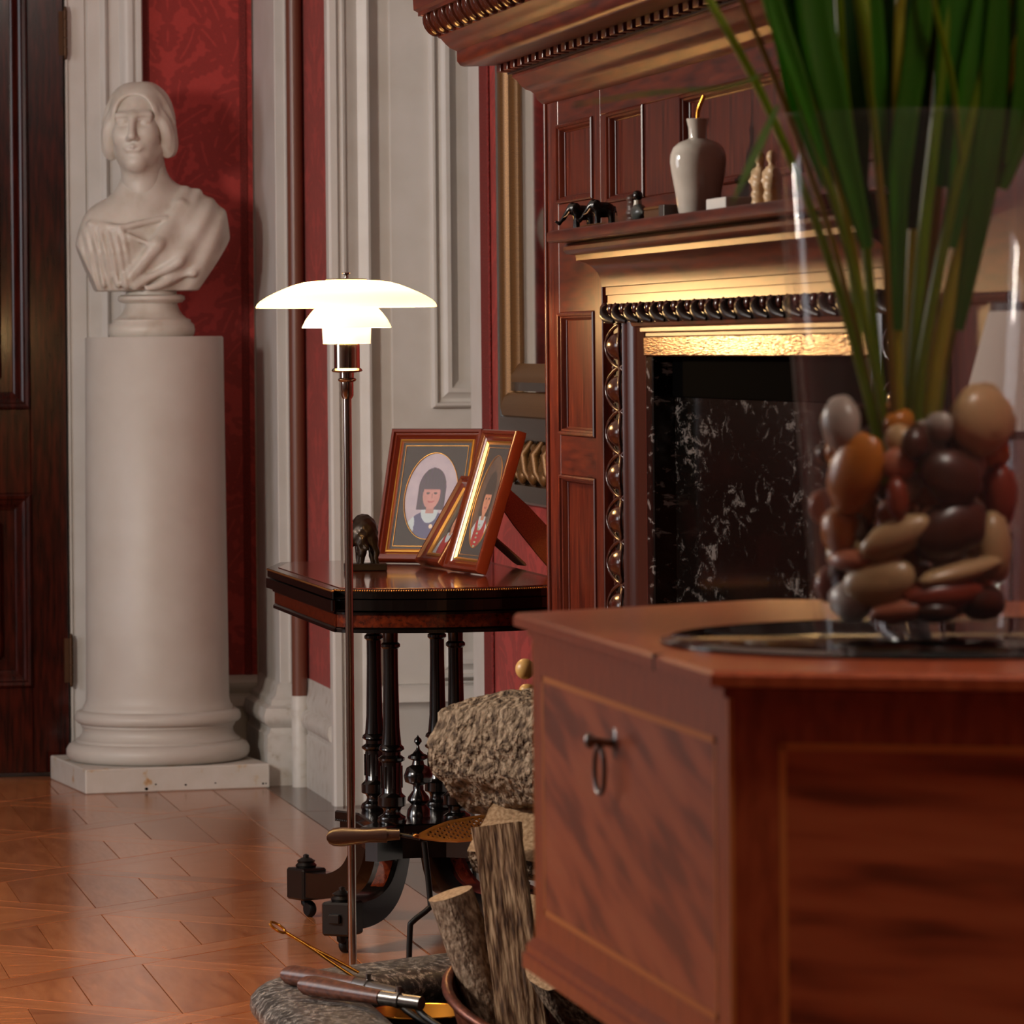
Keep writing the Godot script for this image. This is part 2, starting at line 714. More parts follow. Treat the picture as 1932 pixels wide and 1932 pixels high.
# black marble: drifts of small pale flecks and one slanting red vein edged in grey
func marble_image() -> ImageTexture:
	var side := 640
	var im := Image.create(side, side, false, Image.FORMAT_RGB8)
	var fine := FastNoiseLite.new()
	fine.seed = 3
	fine.frequency = 0.035
	fine.fractal_type = FastNoiseLite.FRACTAL_RIDGED
	fine.fractal_octaves = 3
	fine.domain_warp_enabled = true
	fine.domain_warp_amplitude = 30.0
	var drift := FastNoiseLite.new()
	drift.seed = 8
	drift.frequency = 0.009
	for y in side:
		for x in side:
			var f := fine.get_noise_2d(x * 0.45, y)
			var d := drift.get_noise_2d(x * 0.5, y)
			var k := smoothstep(0.62, 0.86, f + 0.55 * d)
			var c := Color(0.035, 0.028, 0.026).lerp(Color(0.40, 0.38, 0.365), k)
			c = c.lerp(Color(0.10, 0.04, 0.03), smoothstep(0.2, 0.5, -d) * 0.5)
			# the red vein
			var t := (float(side - y) - 20.0) - (x - 210.0) * 1.15 + 40.0 * d
			if y > 230:
				var band := absf(t) / 34.0
				if band < 1.0:
					c = c.lerp(Color(0.30, 0.11, 0.08), (1.0 - band) * (0.55 + 0.45 * fine.get_noise_2d(x * 2.0 + 300.0, y * 2.0)))
				elif band < 1.8:
					c = c.lerp(Color(0.30, 0.29, 0.285), 0.35 * (0.5 + 0.5 * f))
			im.set_pixel(x, y, c)
	return ImageTexture.create_from_image(im)

func make_materials() -> void:
	var slab_mat := plain("marble_slab", Color.WHITE, 0.12)
	slab_mat.albedo_texture = marble_image()
	slab_mat.metallic_specular = 0.38
	var c := Color(0.80, 0.765, 0.71)
	var cream := textured("cream_paint", noise_map(1, 0.012, [[0.0, Color(0.785, 0.765, 0.74)], [0.5, Color(0.81, 0.795, 0.775)], [1.0, Color(0.83, 0.815, 0.80)]], 5), Vector3(0.9, 0.9, 0.9), 0.42)
	cream.metallic_specular = 0.5
	textured("old_cream_paint", noise_map(2, 0.02, [[0.0, Color(0.60, 0.55, 0.49)], [0.16, Color(0.75, 0.725, 0.69)], [0.4, Color(0.79, 0.775, 0.75)], [1.0, Color(0.82, 0.805, 0.785)]], 5, 20.0), Vector3(2, 2, 2), 0.45)
	plain("ceiling_white", Color(0.88, 0.86, 0.82), 0.8)
	var dm := textured("red_damask", damask_image(), Vector3(1.75, 0.875, 1.75), 0.62, 0.0, true)
	dm.rim_enabled = true
	dm.rim = 0.25
	dm.rim_tint = 0.7
	var braid := textured("braid", noise_map(3, 0.09, [[0.3, Color(0.38, 0.08, 0.065)], [0.7, Color(0.54, 0.135, 0.11)]], 2), Vector3(5, 5, 5), 0.7)
	relief(braid, noise_map(4, 0.09, [], 2), 0.25)
	plain("pipe_brown", Color(0.42, 0.245, 0.185), 0.34)
	# mahogany: glossy french polish
	var hog := [[0.15, Color(0.18, 0.048, 0.022)], [0.45, Color(0.275, 0.085, 0.036)], [0.75, Color(0.335, 0.12, 0.05)], [1.0, Color(0.385, 0.15, 0.065)]]
	for k in [["mahogany_upright", Vector3(7, 0.7, 7), 21], ["mahogany_along", Vector3(7, 7, 0.7), 22], ["mahogany_across", Vector3(0.7, 7, 7), 23]]:
		var x := textured(k[0], noise_map(k[2], 0.016, hog, 5, 12.0), k[1], 0.36)
		x.metallic_specular = 0.42
		x.clearcoat_enabled = true
		x.clearcoat = 0.12
		x.clearcoat_roughness = 0.14
	var deep := [[0.2, Color(0.13, 0.03, 0.018)], [0.6, Color(0.215, 0.058, 0.03)], [1.0, Color(0.29, 0.085, 0.04)]]
	var door := textured("door_mahogany", noise_map(24, 0.016, deep, 5, 12.0), Vector3(7, 0.7, 7), 0.22)
	door.metallic_specular = 0.32
	door.clearcoat_enabled = true
	door.clearcoat = 0.15
	door.clearcoat_roughness = 0.1
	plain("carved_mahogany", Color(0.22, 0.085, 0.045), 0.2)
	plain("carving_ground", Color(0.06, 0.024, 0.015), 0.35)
	# chest: faded satin mahogany
	var ch := textured("chest_mahogany", noise_map(25, 0.011, [[0.28, Color(0.50, 0.235, 0.13)], [0.44, Color(0.64, 0.31, 0.18)], [0.6, Color(0.73, 0.375, 0.22)], [0.8, Color(0.76, 0.41, 0.245)]], 3, 25.0), Vector3(0.45, 3.2, 3.2), 0.36)
	ch.clearcoat_enabled = true
	ch.clearcoat = 0.35
	ch.clearcoat_roughness = 0.25
	var cb := textured("chest_band", noise_map(26, 0.02, [[0.1, Color(0.60, 0.28, 0.155)], [0.6, Color(0.69, 0.34, 0.195)], [1.0, Color(0.74, 0.385, 0.225)]], 4, 10.0), Vector3(6, 1.5, 6), 0.28)
	cb.clearcoat_enabled = true
	cb.clearcoat = 0.35
	cb.clearcoat_roughness = 0.25
	plain("inlay", Color(0.85, 0.53, 0.28), 0.36)
	# parquet
	for i in 6:
		var t: float = [0.0, 0.035, -0.03, 0.015, -0.05, 0.05][i]
		var pq := textured("parquet_%d" % i, noise_map(30 + i, 0.014, [[0.1, Color(0.60 + t, 0.35 + t * 0.7, 0.205 + t * 0.4)], [0.5, Color(0.66 + t, 0.40 + t * 0.7, 0.24 + t * 0.4)], [0.9, Color(0.71 + t, 0.445 + t * 0.7, 0.275 + t * 0.4)]], 5, 14.0, FastNoiseLite.TYPE_SIMPLEX_SMOOTH, 256), Vector3(0.9, 7, 7), 0.21)
		pq.uv1_offset = Vector3(0.37 * i, 0.61 * i, 0.23 * i)
		pq.roughness_texture = noise_map(40, 0.02, [[0.0, Color(0.75, 0.75, 0.75)], [1.0, Color(1, 1, 1)]], 4)
	textured("parquet_border", noise_map(36, 0.014, [[0.1, Color(0.22, 0.115, 0.07)], [0.5, Color(0.30, 0.165, 0.10)], [0.9, Color(0.37, 0.21, 0.13)]], 5, 14.0), Vector3(9, 9, 0.9), 0.2)
	textured("floor_boards", noise_map(37, 0.014, [[0.1, Color(0.40, 0.20, 0.10)], [0.9, Color(0.58, 0.32, 0.17)]], 5, 14.0), Vector3(0.9, 9, 9), 0.3)
	plain("joint", Color(0.10, 0.05, 0.03), 0.7)
	# stone and plaster
	var sc := textured("scagliola_white", noise_map(50, 0.009, [[0.0, Color(0.75, 0.72, 0.69)], [0.5, Color(0.77, 0.745, 0.715)], [1.0, Color(0.785, 0.765, 0.74)]], 5, 30.0), Vector3(1.2, 1.2, 1.2), 0.46)
	sc.metallic_specular = 0.5
	var pl := textured("plinth_paint", noise_map(51, 0.012, [[0.0, Color(0.66, 0.46, 0.28)], [0.14, Color(0.76, 0.66, 0.54)], [0.24, Color(0.79, 0.765, 0.73)], [1.0, Color(0.82, 0.80, 0.775)]], 5, 20.0), Vector3(1.8, 1.8, 1.8), 0.45)
	pl.metallic_specular = 0.4
	var mb := textured("bust_marble", noise_map(52, 0.009, [[0.0, Color(0.73, 0.685, 0.63)], [0.4, Color(0.80, 0.77, 0.73)], [1.0, Color(0.84, 0.815, 0.78)]], 5, 30.0), Vector3(2.2, 2.2, 2.2), 0.42)
	mb.subsurf_scatter_enabled = true
	mb.subsurf_scatter_strength = 0.12
	var bm := textured("black_marble", noise_map(53, 0.02, [[0.0, Color(0.02, 0.016, 0.015)], [0.58, Color(0.025, 0.02, 0.018)], [0.66, Color(0.10, 0.055, 0.045)], [0.72, Color(0.04, 0.03, 0.028)], [0.76, Color(0.30, 0.28, 0.27)], [0.84, Color(0.48, 0.45, 0.44)]], 6, 70.0), Vector3(3.0, 4.6, 1.6), 0.14)
	bm.metallic_specular = 0.5
	plain("red_vein", Color(0.24, 0.085, 0.065), 0.2)
	plain("grey_vein", Color(0.22, 0.21, 0.21), 0.2)
	var gm := textured("grey_marble", noise_map(54, 0.03, [[0.0, Color(0.15, 0.145, 0.14)], [0.5, Color(0.25, 0.24, 0.23)], [0.70, Color(0.34, 0.325, 0.31)], [0.78, Color(0.64, 0.61, 0.58)], [0.9, Color(0.80, 0.77, 0.74)]], 5, 50.0, FastNoiseLite.TYPE_SIMPLEX_SMOOTH, 512, true), Vector3(2.2, 2.2, 2.2), 0.34)
	gm.metallic_specular = 0.45
	plain("hearth_stone", Color(0.10, 0.09, 0.085), 0.45)
	plain("chip_and_shade_black", Color(0.012, 0.011, 0.011), 0.9).metallic_specular = 0.05  # plinth paint chips, and the shade painted over the fire opening
	# table
	var eb := plain("ebonised", Color(0.022, 0.017, 0.014), 0.2)
	eb.clearcoat_enabled = true
	eb.clearcoat = 0.4
	eb.clearcoat_roughness = 0.12
	plain("ebonised_worn", Color(0.055, 0.042, 0.033), 0.33)
	var bw := textured("burr_walnut", noise_map(60, 0.03, [[0.1, Color(0.19, 0.055, 0.025)], [0.5, Color(0.33, 0.115, 0.045)], [1.0, Color(0.43, 0.17, 0.07)]], 5, 40.0), Vector3(5, 5, 5), 0.16)
	bw.clearcoat_enabled = true
	bw.clearcoat = 0.6
	bw.clearcoat_roughness = 0.06
	# metals
	plain("chrome", Color(0.66, 0.63, 0.60), 0.13, 1.0)
	var steel := plain("steel", Color(0.52, 0.51, 0.50), 0.28, 1.0)
	steel.metallic_specular = 0.5
	plain("brass", Color(0.80, 0.56, 0.22), 0.2, 1.0)
	plain("dull_brass", Color(0.62, 0.44, 0.24), 0.36, 1.0)
	var cb2 := textured("copper_band", noise_map(61, 0.03, [[0.2, Color(0.28, 0.155, 0.07)], [0.5, Color(0.46, 0.29, 0.14)], [0.8, Color(0.64, 0.43, 0.22)]], 5, 30.0), Vector3(3, 12, 1.0), 0.2, 0.9)
	relief(cb2, noise_map(62, 0.05, [], 3), 0.05)
	plain("gilt", Color(0.80, 0.58, 0.25), 0.3, 0.9)
	var og := textured("old_gilt", noise_map(63, 0.05, [[0.2, Color(0.24, 0.14, 0.07)], [0.5, Color(0.42, 0.29, 0.15)], [1.0, Color(0.60, 0.45, 0.25)]], 4, 10.0), Vector3(30, 12, 30), 0.42, 0.45)
	og.metallic_specular = 0.5
	plain("frame_black", Color(0.05, 0.035, 0.028), 0.25)
	plain("iron", Color(0.035, 0.032, 0.03), 0.5, 0.4)
	plain("bronze", Color(0.14, 0.095, 0.055), 0.34, 0.55)
	var cp := textured("copper_scuttle", noise_map(64, 0.03, [[0.0, Color(0.27, 0.13, 0.085)], [0.6, Color(0.40, 0.20, 0.13)], [1.0, Color(0.48, 0.27, 0.18)]], 4, 20.0), Vector3(4, 4, 4), 0.42, 0.45)
	cp.metallic_specular = 0.5
	var mir := plain("mirror_glass", Color(0.80, 0.79, 0.76), 0.03, 1.0)
	mir.metallic_specular = 0.5
	# wood of tools and logs
	textured("handle_wood", noise_map(65, 0.02, [[0.1, Color(0.24, 0.115, 0.07)], [0.6, Color(0.36, 0.19, 0.12)], [1.0, Color(0.44, 0.25, 0.16)]], 4, 10.0), Vector3(8, 8, 8), 0.3)
	plain("handle_dark", Color(0.22, 0.125, 0.085), 0.4)
	plain("hinge_brass", Color(0.30, 0.19, 0.10), 0.5, 0.5)
	var bark := textured("bark", noise_map(66, 0.03, [[0.2, Color(0.26, 0.195, 0.14)], [0.45, Color(0.46, 0.385, 0.30)], [0.65, Color(0.58, 0.50, 0.41)], [0.9, Color(0.66, 0.59, 0.50)]], 5, 30.0), Vector3(3.4, 3.4, 3.4), 0.9)
	relief(bark, noise_map(67, 0.04, [], 4), 0.9)
	var bark2 := textured("smooth_bark", noise_map(68, 0.03, [[0.2, Color(0.30, 0.215, 0.155)], [0.5, Color(0.46, 0.37, 0.29)], [0.85, Color(0.62, 0.54, 0.46)]], 5, 30.0), Vector3(7, 3, 7), 0.85)
	relief(bark2, noise_map(69, 0.04, [], 4), 0.3)
	textured("cut_wood", noise_map(70, 0.03, [[0.1, Color(0.50, 0.38, 0.26)], [0.6, Color(0.68, 0.55, 0.41)], [1.0, Color(0.76, 0.66, 0.53)]], 4, 15.0), Vector3(7, 7, 7), 0.8)
	var sw := textured("split_wood", noise_map(71, 0.02, [[0.2, Color(0.28, 0.185, 0.12)], [0.45, Color(0.47, 0.35, 0.25)], [0.65, Color(0.60, 0.48, 0.36)], [0.9, Color(0.68, 0.57, 0.45)]], 5, 12.0), Vector3(9, 1.3, 9), 0.85)
	relief(sw, noise_map(72, 0.02, [], 4), 0.3)
	plain("pale_wood", Color(0.80, 0.62, 0.36), 0.4)
	# picture frames
	plain("frame_wood", Color(0.235, 0.075, 0.035), 0.24)
	plain("frame_wood_light", Color(0.36, 0.125, 0.055), 0.22)
	plain("mat_brown", Color(0.11, 0.062, 0.042), 0.65)
	textured("hardboard", noise_map(73, 0.06, [[0.2, Color(0.42, 0.25, 0.13)], [0.8, Color(0.50, 0.31, 0.17)]], 3), Vector3(8, 8, 8), 0.8)
	# china and figures
	var wc := textured("white_glaze", noise_map(74, 0.012, [[0.0, Color(0.75, 0.725, 0.68)], [1.0, Color(0.80, 0.78, 0.74)]], 4), Vector3(5, 5, 5), 0.08)
	wc.metallic_specular = 0.5
	plain("ivory", Color(0.82, 0.70, 0.54), 0.4)
	plain("dark_figure", Color(0.028, 0.02, 0.016), 0.25)
	plain("tusk", Color(0.78, 0.62, 0.45), 0.35)
	plain("brown_figure", Color(0.23, 0.12, 0.085), 0.5)
	plain("duck_grey", Color(0.22, 0.235, 0.225), 0.25)
	plain("duck_white", Color(0.66, 0.64, 0.58), 0.3)
	plain("small_box_wood", Color(0.32, 0.20, 0.10), 0.3)
	plain("white_card", Color(0.80, 0.79, 0.77), 0.5)
	# glass, plant, pebbles
	var gl := plain("vase_glass", Color(1, 1, 1, 0.01), 0.02)
	gl.metallic_specular = 0.27
	gl.transparency = BaseMaterial3D.TRANSPARENCY_ALPHA
	plain("black_glass", Color(0.012, 0.013, 0.013), 0.05).metallic_specular = 0.35
	plain("bevel_glass", Color(0.16, 0.18, 0.18), 0.06)
	var picg := plain("picture_glass", Color(1, 1, 1, 0.02), 0.03)
	picg.metallic_specular = 0.18
	picg.transparency = BaseMaterial3D.TRANSPARENCY_ALPHA
	var glow := {"stem_green": Color(0.70, 0.80, 0.16), "stem_pale": Color(0.85, 0.82, 0.28), "stem_olive": Color(0.7, 0.6, 0.18), "leaf_dark": Color(0.10, 0.34, 0.04), "leaf_mid": Color(0.42, 0.72, 0.10)}
	for k in [["stem_green", Color(0.36, 0.42, 0.09)], ["stem_pale", Color(0.55, 0.52, 0.18)], ["stem_olive", Color(0.42, 0.36, 0.12)], ["leaf_dark", Color(0.05, 0.16, 0.025)], ["leaf_mid", Color(0.17, 0.33, 0.05)]]:
		var x := plain(k[0], k[1], 0.36)
		x.backlight_enabled = true
		x.backlight = glow[k[0]]
	var pb := [["pebble_white", Color(0.80, 0.78, 0.74)], ["pebble_grey", Color(0.66, 0.62, 0.57)], ["pebble_ochre", Color(0.72, 0.44, 0.14)], ["pebble_tan", Color(0.72, 0.60, 0.43)], ["pebble_red", Color(0.50, 0.21, 0.13)], ["pebble_dark", Color(0.26, 0.15, 0.10)], ["pebble_pink", Color(0.66, 0.40, 0.29)]]
	for k in pb:
		var cc: Color = k[1]
		textured(k[0], noise_map(80, 0.01, [[0.2, cc * 0.86], [0.8, cc]], 4), Vector3(6, 6, 6), 0.3)
	# lamp
	var top := plain("opal_top_shade", Color(0.90, 0.86, 0.76), 0.15)
	top.emission_enabled = true
	top.emission = Color(1.0, 0.86, 0.60)
	top.emission_energy_multiplier = 0.75
	top.backlight_enabled = true
	top.backlight = Color(0.9, 0.82, 0.66)
	var low := plain("opal_lower_shade", Color(0.92, 0.89, 0.82), 0.15)
	low.emission_enabled = true
	low.emission = Color(1.0, 0.90, 0.70)
	low.emission_energy_multiplier = 1.35
	var soft := plain("softbox_lamp_cloth", Color(0.9, 0.9, 0.9), 0.8)
	soft.emission_enabled = true
	soft.emission = Color(1.0, 0.93, 0.84)
	soft.emission_energy_multiplier = 2.0
	plain("softbox_black", Color(0.02, 0.02, 0.02), 0.7)
	var gb := plain("added_globe_lamp", Color(0.95, 0.94, 0.9), 0.3)  # glowing globe of the added fill lamp
	gb.emission_enabled = true
	gb.emission = Color(1.0, 0.95, 0.9)
	gb.emission_energy_multiplier = 2.0
	plain("shade_card", Color(0.72, 0.68, 0.64), 0.8)

# ------------------------------------------------------------------ the room
func wall_box(parent: Node, called: String, lo: Vector3, hi: Vector3, mat: Material, bev := 0.0) -> MeshInstance3D:
	var s := st()
	bx(s, lo, hi, bev)
	return part(called, s, mat, parent)

func build_room() -> void:
	var top := 3.6
	# wall with the door, running across behind column and bust
	var wb := structure("wall_back")
	wall_box(wb, "plaster", Vector3(-4.25, 0, -13.25), Vector3(1.9, top, -13.02), m.cream_paint)
	var red := wall_box(wb, "damask_panel", Vector3(1.357, 0.262, -13.02), Vector3(1.66, top, -13.005), m.red_damask)
	red.set_meta("label", "dark red damask wall fabric")
	wall_box(wb, "damask_panel", Vector3(-3.98, 0.262, -13.02), Vector3(-1.162, top, -13.005), m.red_damask)
	for x in [[1.357, 1.377], [1.625, 1.645]]:
		wall_box(wb, "braid_border", Vector3(x[0], 0.262, -13.006), Vector3(x[1], top, -13.0), m.braid, 0.002)
	var rail := st()
	mold(rail, [Vector2(0, 0), Vector2(0.05, 0), Vector2(0.05, 0.02), Vector2(0.03, 0.035), Vector2(0.055, 0.05), Vector2(0.06, 0.065), Vector2(0.04, 0.082), Vector2(0, 0.085)], Vector3(1.356, 0.18, -13.02), Vector3(1.66, 0.18, -13.02), Vector3(0, 0, 1), Vector3.UP)
	part("dado_rail", rail, m.cream_paint, wb)
	wall_box(wb, "skirting_board", Vector3(1.356, 0, -13.02), Vector3(1.66, 0.18, -12.99), m.cream_paint, 0.003)
	# short return of the wall beside the corner, with its strip of damask
	var wc := structure("wall_corner")
	wall_box(wc, "plaster", Vector3(1.75, 0, -13.02), Vector3(1.95, top, -11.97), m.cream_paint)
	wall_box(wc, "damask_panel", Vector3(1.732, 0.285, -12.56), Vector3(1.751, top, -11.99), m.red_damask)
	wall_box(wc, "braid_border", Vector3(1.728, 0.285, -12.56), Vector3(1.733, top, -12.50), m.braid)
	var sk := st()
	mold(sk, [Vector2(0, 0), Vector2(0.03, 0), Vector2(0.03, 0.136), Vector2(0.026, 0.140), Vector2(0.028, 0.152), Vector2(0.040, 0.160), Vector2(0.045, 0.176), Vector2(0.042, 0.194), Vector2(0.030, 0.204), Vector2(0.026, 0.206), Vector2(0.030, 0.226), Vector2(0.024, 0.25), Vector2(0.020, 0.285), Vector2(0, 0.285)], Vector3(1.75, 0, -12.57), Vector3(1.75, 0, -11.97), Vector3(-1, 0, 0), Vector3.UP)
	part("skirting_board", sk, m.old_cream_paint, wc)
	# panelled white embrasure facing the room
	var we := structure("wall_embrasure")
	wall_box(we, "plaster", Vector3(1.75, 0, -12.25), Vector3(2.6, top, -11.975), m.cream_paint)
	# wall carrying the fireplace
	var wr := structure("wall_right")
	wall_box(wr, "plaster", Vector3(2.0, 0, -11.457), Vector3(2.3, top, 3.2), m.cream_paint)
	wall_box(wr, "edge_board", Vector3(1.992, 0, -11.457), Vector3(2.0, top, -11.25), m.cream_paint, 0.003)
	var rr := wall_box(wr, "damask_panel", Vector3(1.99, 0.25, -11.143), Vector3(2.0, top, 3.0), m.red_damask)
	rr.set_meta("label", "red damask wall fabric")
	wall_box(wr, "braid_border", Vector3(1.982, 0.25, -11.25), Vector3(1.99, top, -11.143), m.braid, 0.003)
	var sr := st()
	mold(sr, [Vector2(0, 0), Vector2(0.03, 0), Vector2(0.03, 0.18), Vector2(0.04, 0.2), Vector2(0.02, 0.24), Vector2(0, 0.25)], Vector3(2.0, 0, -11.25), Vector3(2.0, 0, 3.0), Vector3(-1, 0, 0), Vector3.UP)
	part("skirting_board", sr, m.cream_paint, wr)
	# back of the embrasure, so that the room is closed
	var wz := structure("wall_recess")
	wall_box(wz, "plaster", Vector3(2.6, 0, -12.25), Vector3(2.8, top, -11.2), m.cream_paint)
	wall_box(wz, "plaster", Vector3(2.3, 0, -11.457), Vector3(2.6, top, -11.25), m.cream_paint)
	# left wall with a window added for fill, cream dado below, red above
	var wl := structure("wall_left")
	for b in [[-13.02, -9.9, 0.0, top], [-7.9, 3.2, 0.0, top], [-9.9, -7.9, 0.0, 0.85], [-9.9, -7.9, 3.05, top]]:
		wall_box(wl, "plaster", Vector3(-4.25, b[2], b[0]), Vector3(-4.0, b[3], b[1]), m.cream_paint)
	wall_box(wl, "damask_panel", Vector3(-4.0, 1.2, -12.9), Vector3(-3.985, top, -10.0), m.red_damask)
	wall_box(wl, "damask_panel", Vector3(-4.0, 1.2, -7.8), Vector3(-3.985, top, 2.9), m.red_damask)
	var wf := structure("wall_front")
	wall_box(wf, "plaster", Vector3(-4.0, 0, 3.0), Vector3(2.6, top, 3.2), m.cream_paint)
	wall_box(wf, "damask_panel", Vector3(-4.0, 1.0, 2.985), Vector3(2.0, top, 3.0), m.red_damask)
	var win := structure("added_window_1")  # sash of the added window, source for the fill light
	var o := Vector3(-4.12, 0.85, -9.9)
	var u := Vector3(0, 0, 1)
	var bar := [Vector2(-0.025, -0.03), Vector2(0.025, -0.03), Vector2(0.025, 0.03), Vector2(-0.025, 0.03)]
	for k in 4:
		var s := st()
		var a := o + u * 2.0 * k / 3.0
		mold(s, bar, a, a + Vector3.UP * 2.2, u, Vector3(1, 0, 0))
		part("sash_bar", s, m.cream_paint, win)
		s = st()
		a = o + Vector3.UP * 2.2 * k / 3.0
		mold(s, bar, a, a + u * 2.0, Vector3.UP, Vector3(1, 0, 0))
		part("sash_bar", s, m.cream_paint, win)
	var ce := structure("ceiling")
	wall_box(ce, "plaster", Vector3(-4.25, top, -13.25), Vector3(2.8, top + 0.2, 3.2), m.ceiling_white)

# ------------------------------------------------------------------ parquet
func build_floor() -> void:
	var fl := structure("floor")
	wall_box(fl, "subfloor", Vector3(-4.25, -0.2, -13.25), Vector3(2.8, -0.006, 3.2), m.joint)
	var x0 := 0.25
	var x1 := 1.47
	var z0 := -13.0
	var z1 := -7.3
	# boards of the rest of the room, out of sight
	wall_box(fl, "floorboards", Vector3(-4.0, -0.006, z0), Vector3(x0 - 0.002, 0, 3.0), m.floor_boards)
	wall_box(fl, "floorboards", Vector3(x0 - 0.002, -0.006, z1 + 0.002), Vector3(2.0, 0, 3.0), m.floor_boards)
	var area := PackedVector2Array([Vector2(x0, z0), Vector2(x1, z0), Vector2(x1, z1), Vector2(x0, z1)])
	var pitch := 0.57
	var strip := 0.085
	var q := sqrt(0.5)
	var e1 := Vector2(q, q)
	var e2 := Vector2(q, -q)
	var o := Vector2(0.92, -8.62)
	for i in range(-9, 10):
		for j in range(-9, 10):
			var c := o + (e1 * i + e2 * j) * pitch
			var h := (pitch - strip) * 0.5
			# square set on its corner, its boards running along the room
			var sq := PackedVector2Array([c - e1 * h - e2 * h, c + e1 * h - e2 * h, c + e1 * h + e2 * h, c - e1 * h + e2 * h])
			var reach := h / q
			var cuts := [-reach, -reach * 0.42, 0.0, reach * 0.42, reach]
			for k in 4:
				var bar := PackedVector2Array([Vector2(c.x + cuts[k], c.y - 1), Vector2(c.x + cuts[k + 1], c.y - 1), Vector2(c.x + cuts[k + 1], c.y + 1), Vector2(c.x + cuts[k], c.y + 1)])
				for poly in Geometry2D.intersect_polygons(sq, bar):
					plank(fl, poly, area, PI * 0.5 if (i + j) % 2 == 0 else 0.0)
			# lattice strips along two sides of the square
			var a := c + e1 * (h + strip * 0.5)
			plank(fl, PackedVector2Array([a - e1 * strip * 0.5 - e2 * h, a + e1 * strip * 0.5 - e2 * h, a + e1 * strip * 0.5 + e2 * (h + strip), a - e1 * strip * 0.5 + e2 * (h + strip)]), area, PI * 0.25)
			a = c + e2 * (h + strip * 0.5)
			plank(fl, PackedVector2Array([a - e2 * strip * 0.5 - e1 * h, a + e2 * strip * 0.5 - e1 * h, a + e2 * strip * 0.5 + e1 * h, a - e2 * strip * 0.5 + e1 * h]), area, -PI * 0.25)
	# border along the wall
	for b in [[1.47, 1.615, 0], [1.615, 1.80, 1], [1.80, 2.0, 1]]:
		var z: float = z0
		while z < z1:
			var len := 0.9 + 0.5 * rng.randf()
			var zz := minf(z + len, z1)
			var s := st()
			slab(s, PackedVector2Array([Vector2(b[0] + 0.001, z + 0.001), Vector2(b[1] - 0.001, z + 0.001), Vector2(b[1] - 0.001, zz - 0.001), Vector2(b[0] + 0.001, zz - 0.001)]), -0.006, 0.0, 0.0008)
			part("plank", s, m.parquet_border if b[2] == 1 else m["parquet_4"], fl)
			z = zz

func plank(fl: Node, poly: PackedVector2Array, area: PackedVector2Array, turn: float) -> void:
	for p in Geometry2D.intersect_polygons(poly, area):
		var shrunk := Geometry2D.offset_polygon(p, -0.0007, Geometry2D.JOIN_MITER)
		if shrunk.size() != 1 or absf(area2(shrunk[0])) < 0.0004:
			continue
		var c := Vector2.ZERO
		for x in shrunk[0]:
			c += x / shrunk[0].size()
		var local := PackedVector2Array()
		for x in shrunk[0]:
			local.append((x - c).rotated(turn))
		var s := st()
		slab(s, local, -0.006, 0.0, 0.0006)
		var o := part("plank", s, m["parquet_%d" % rng.randi_range(0, 5)], fl)
		o.position = Vector3(c.x, rng.randf_range(-0.0002, 0.0002), c.y)
		o.rotation.y = turn

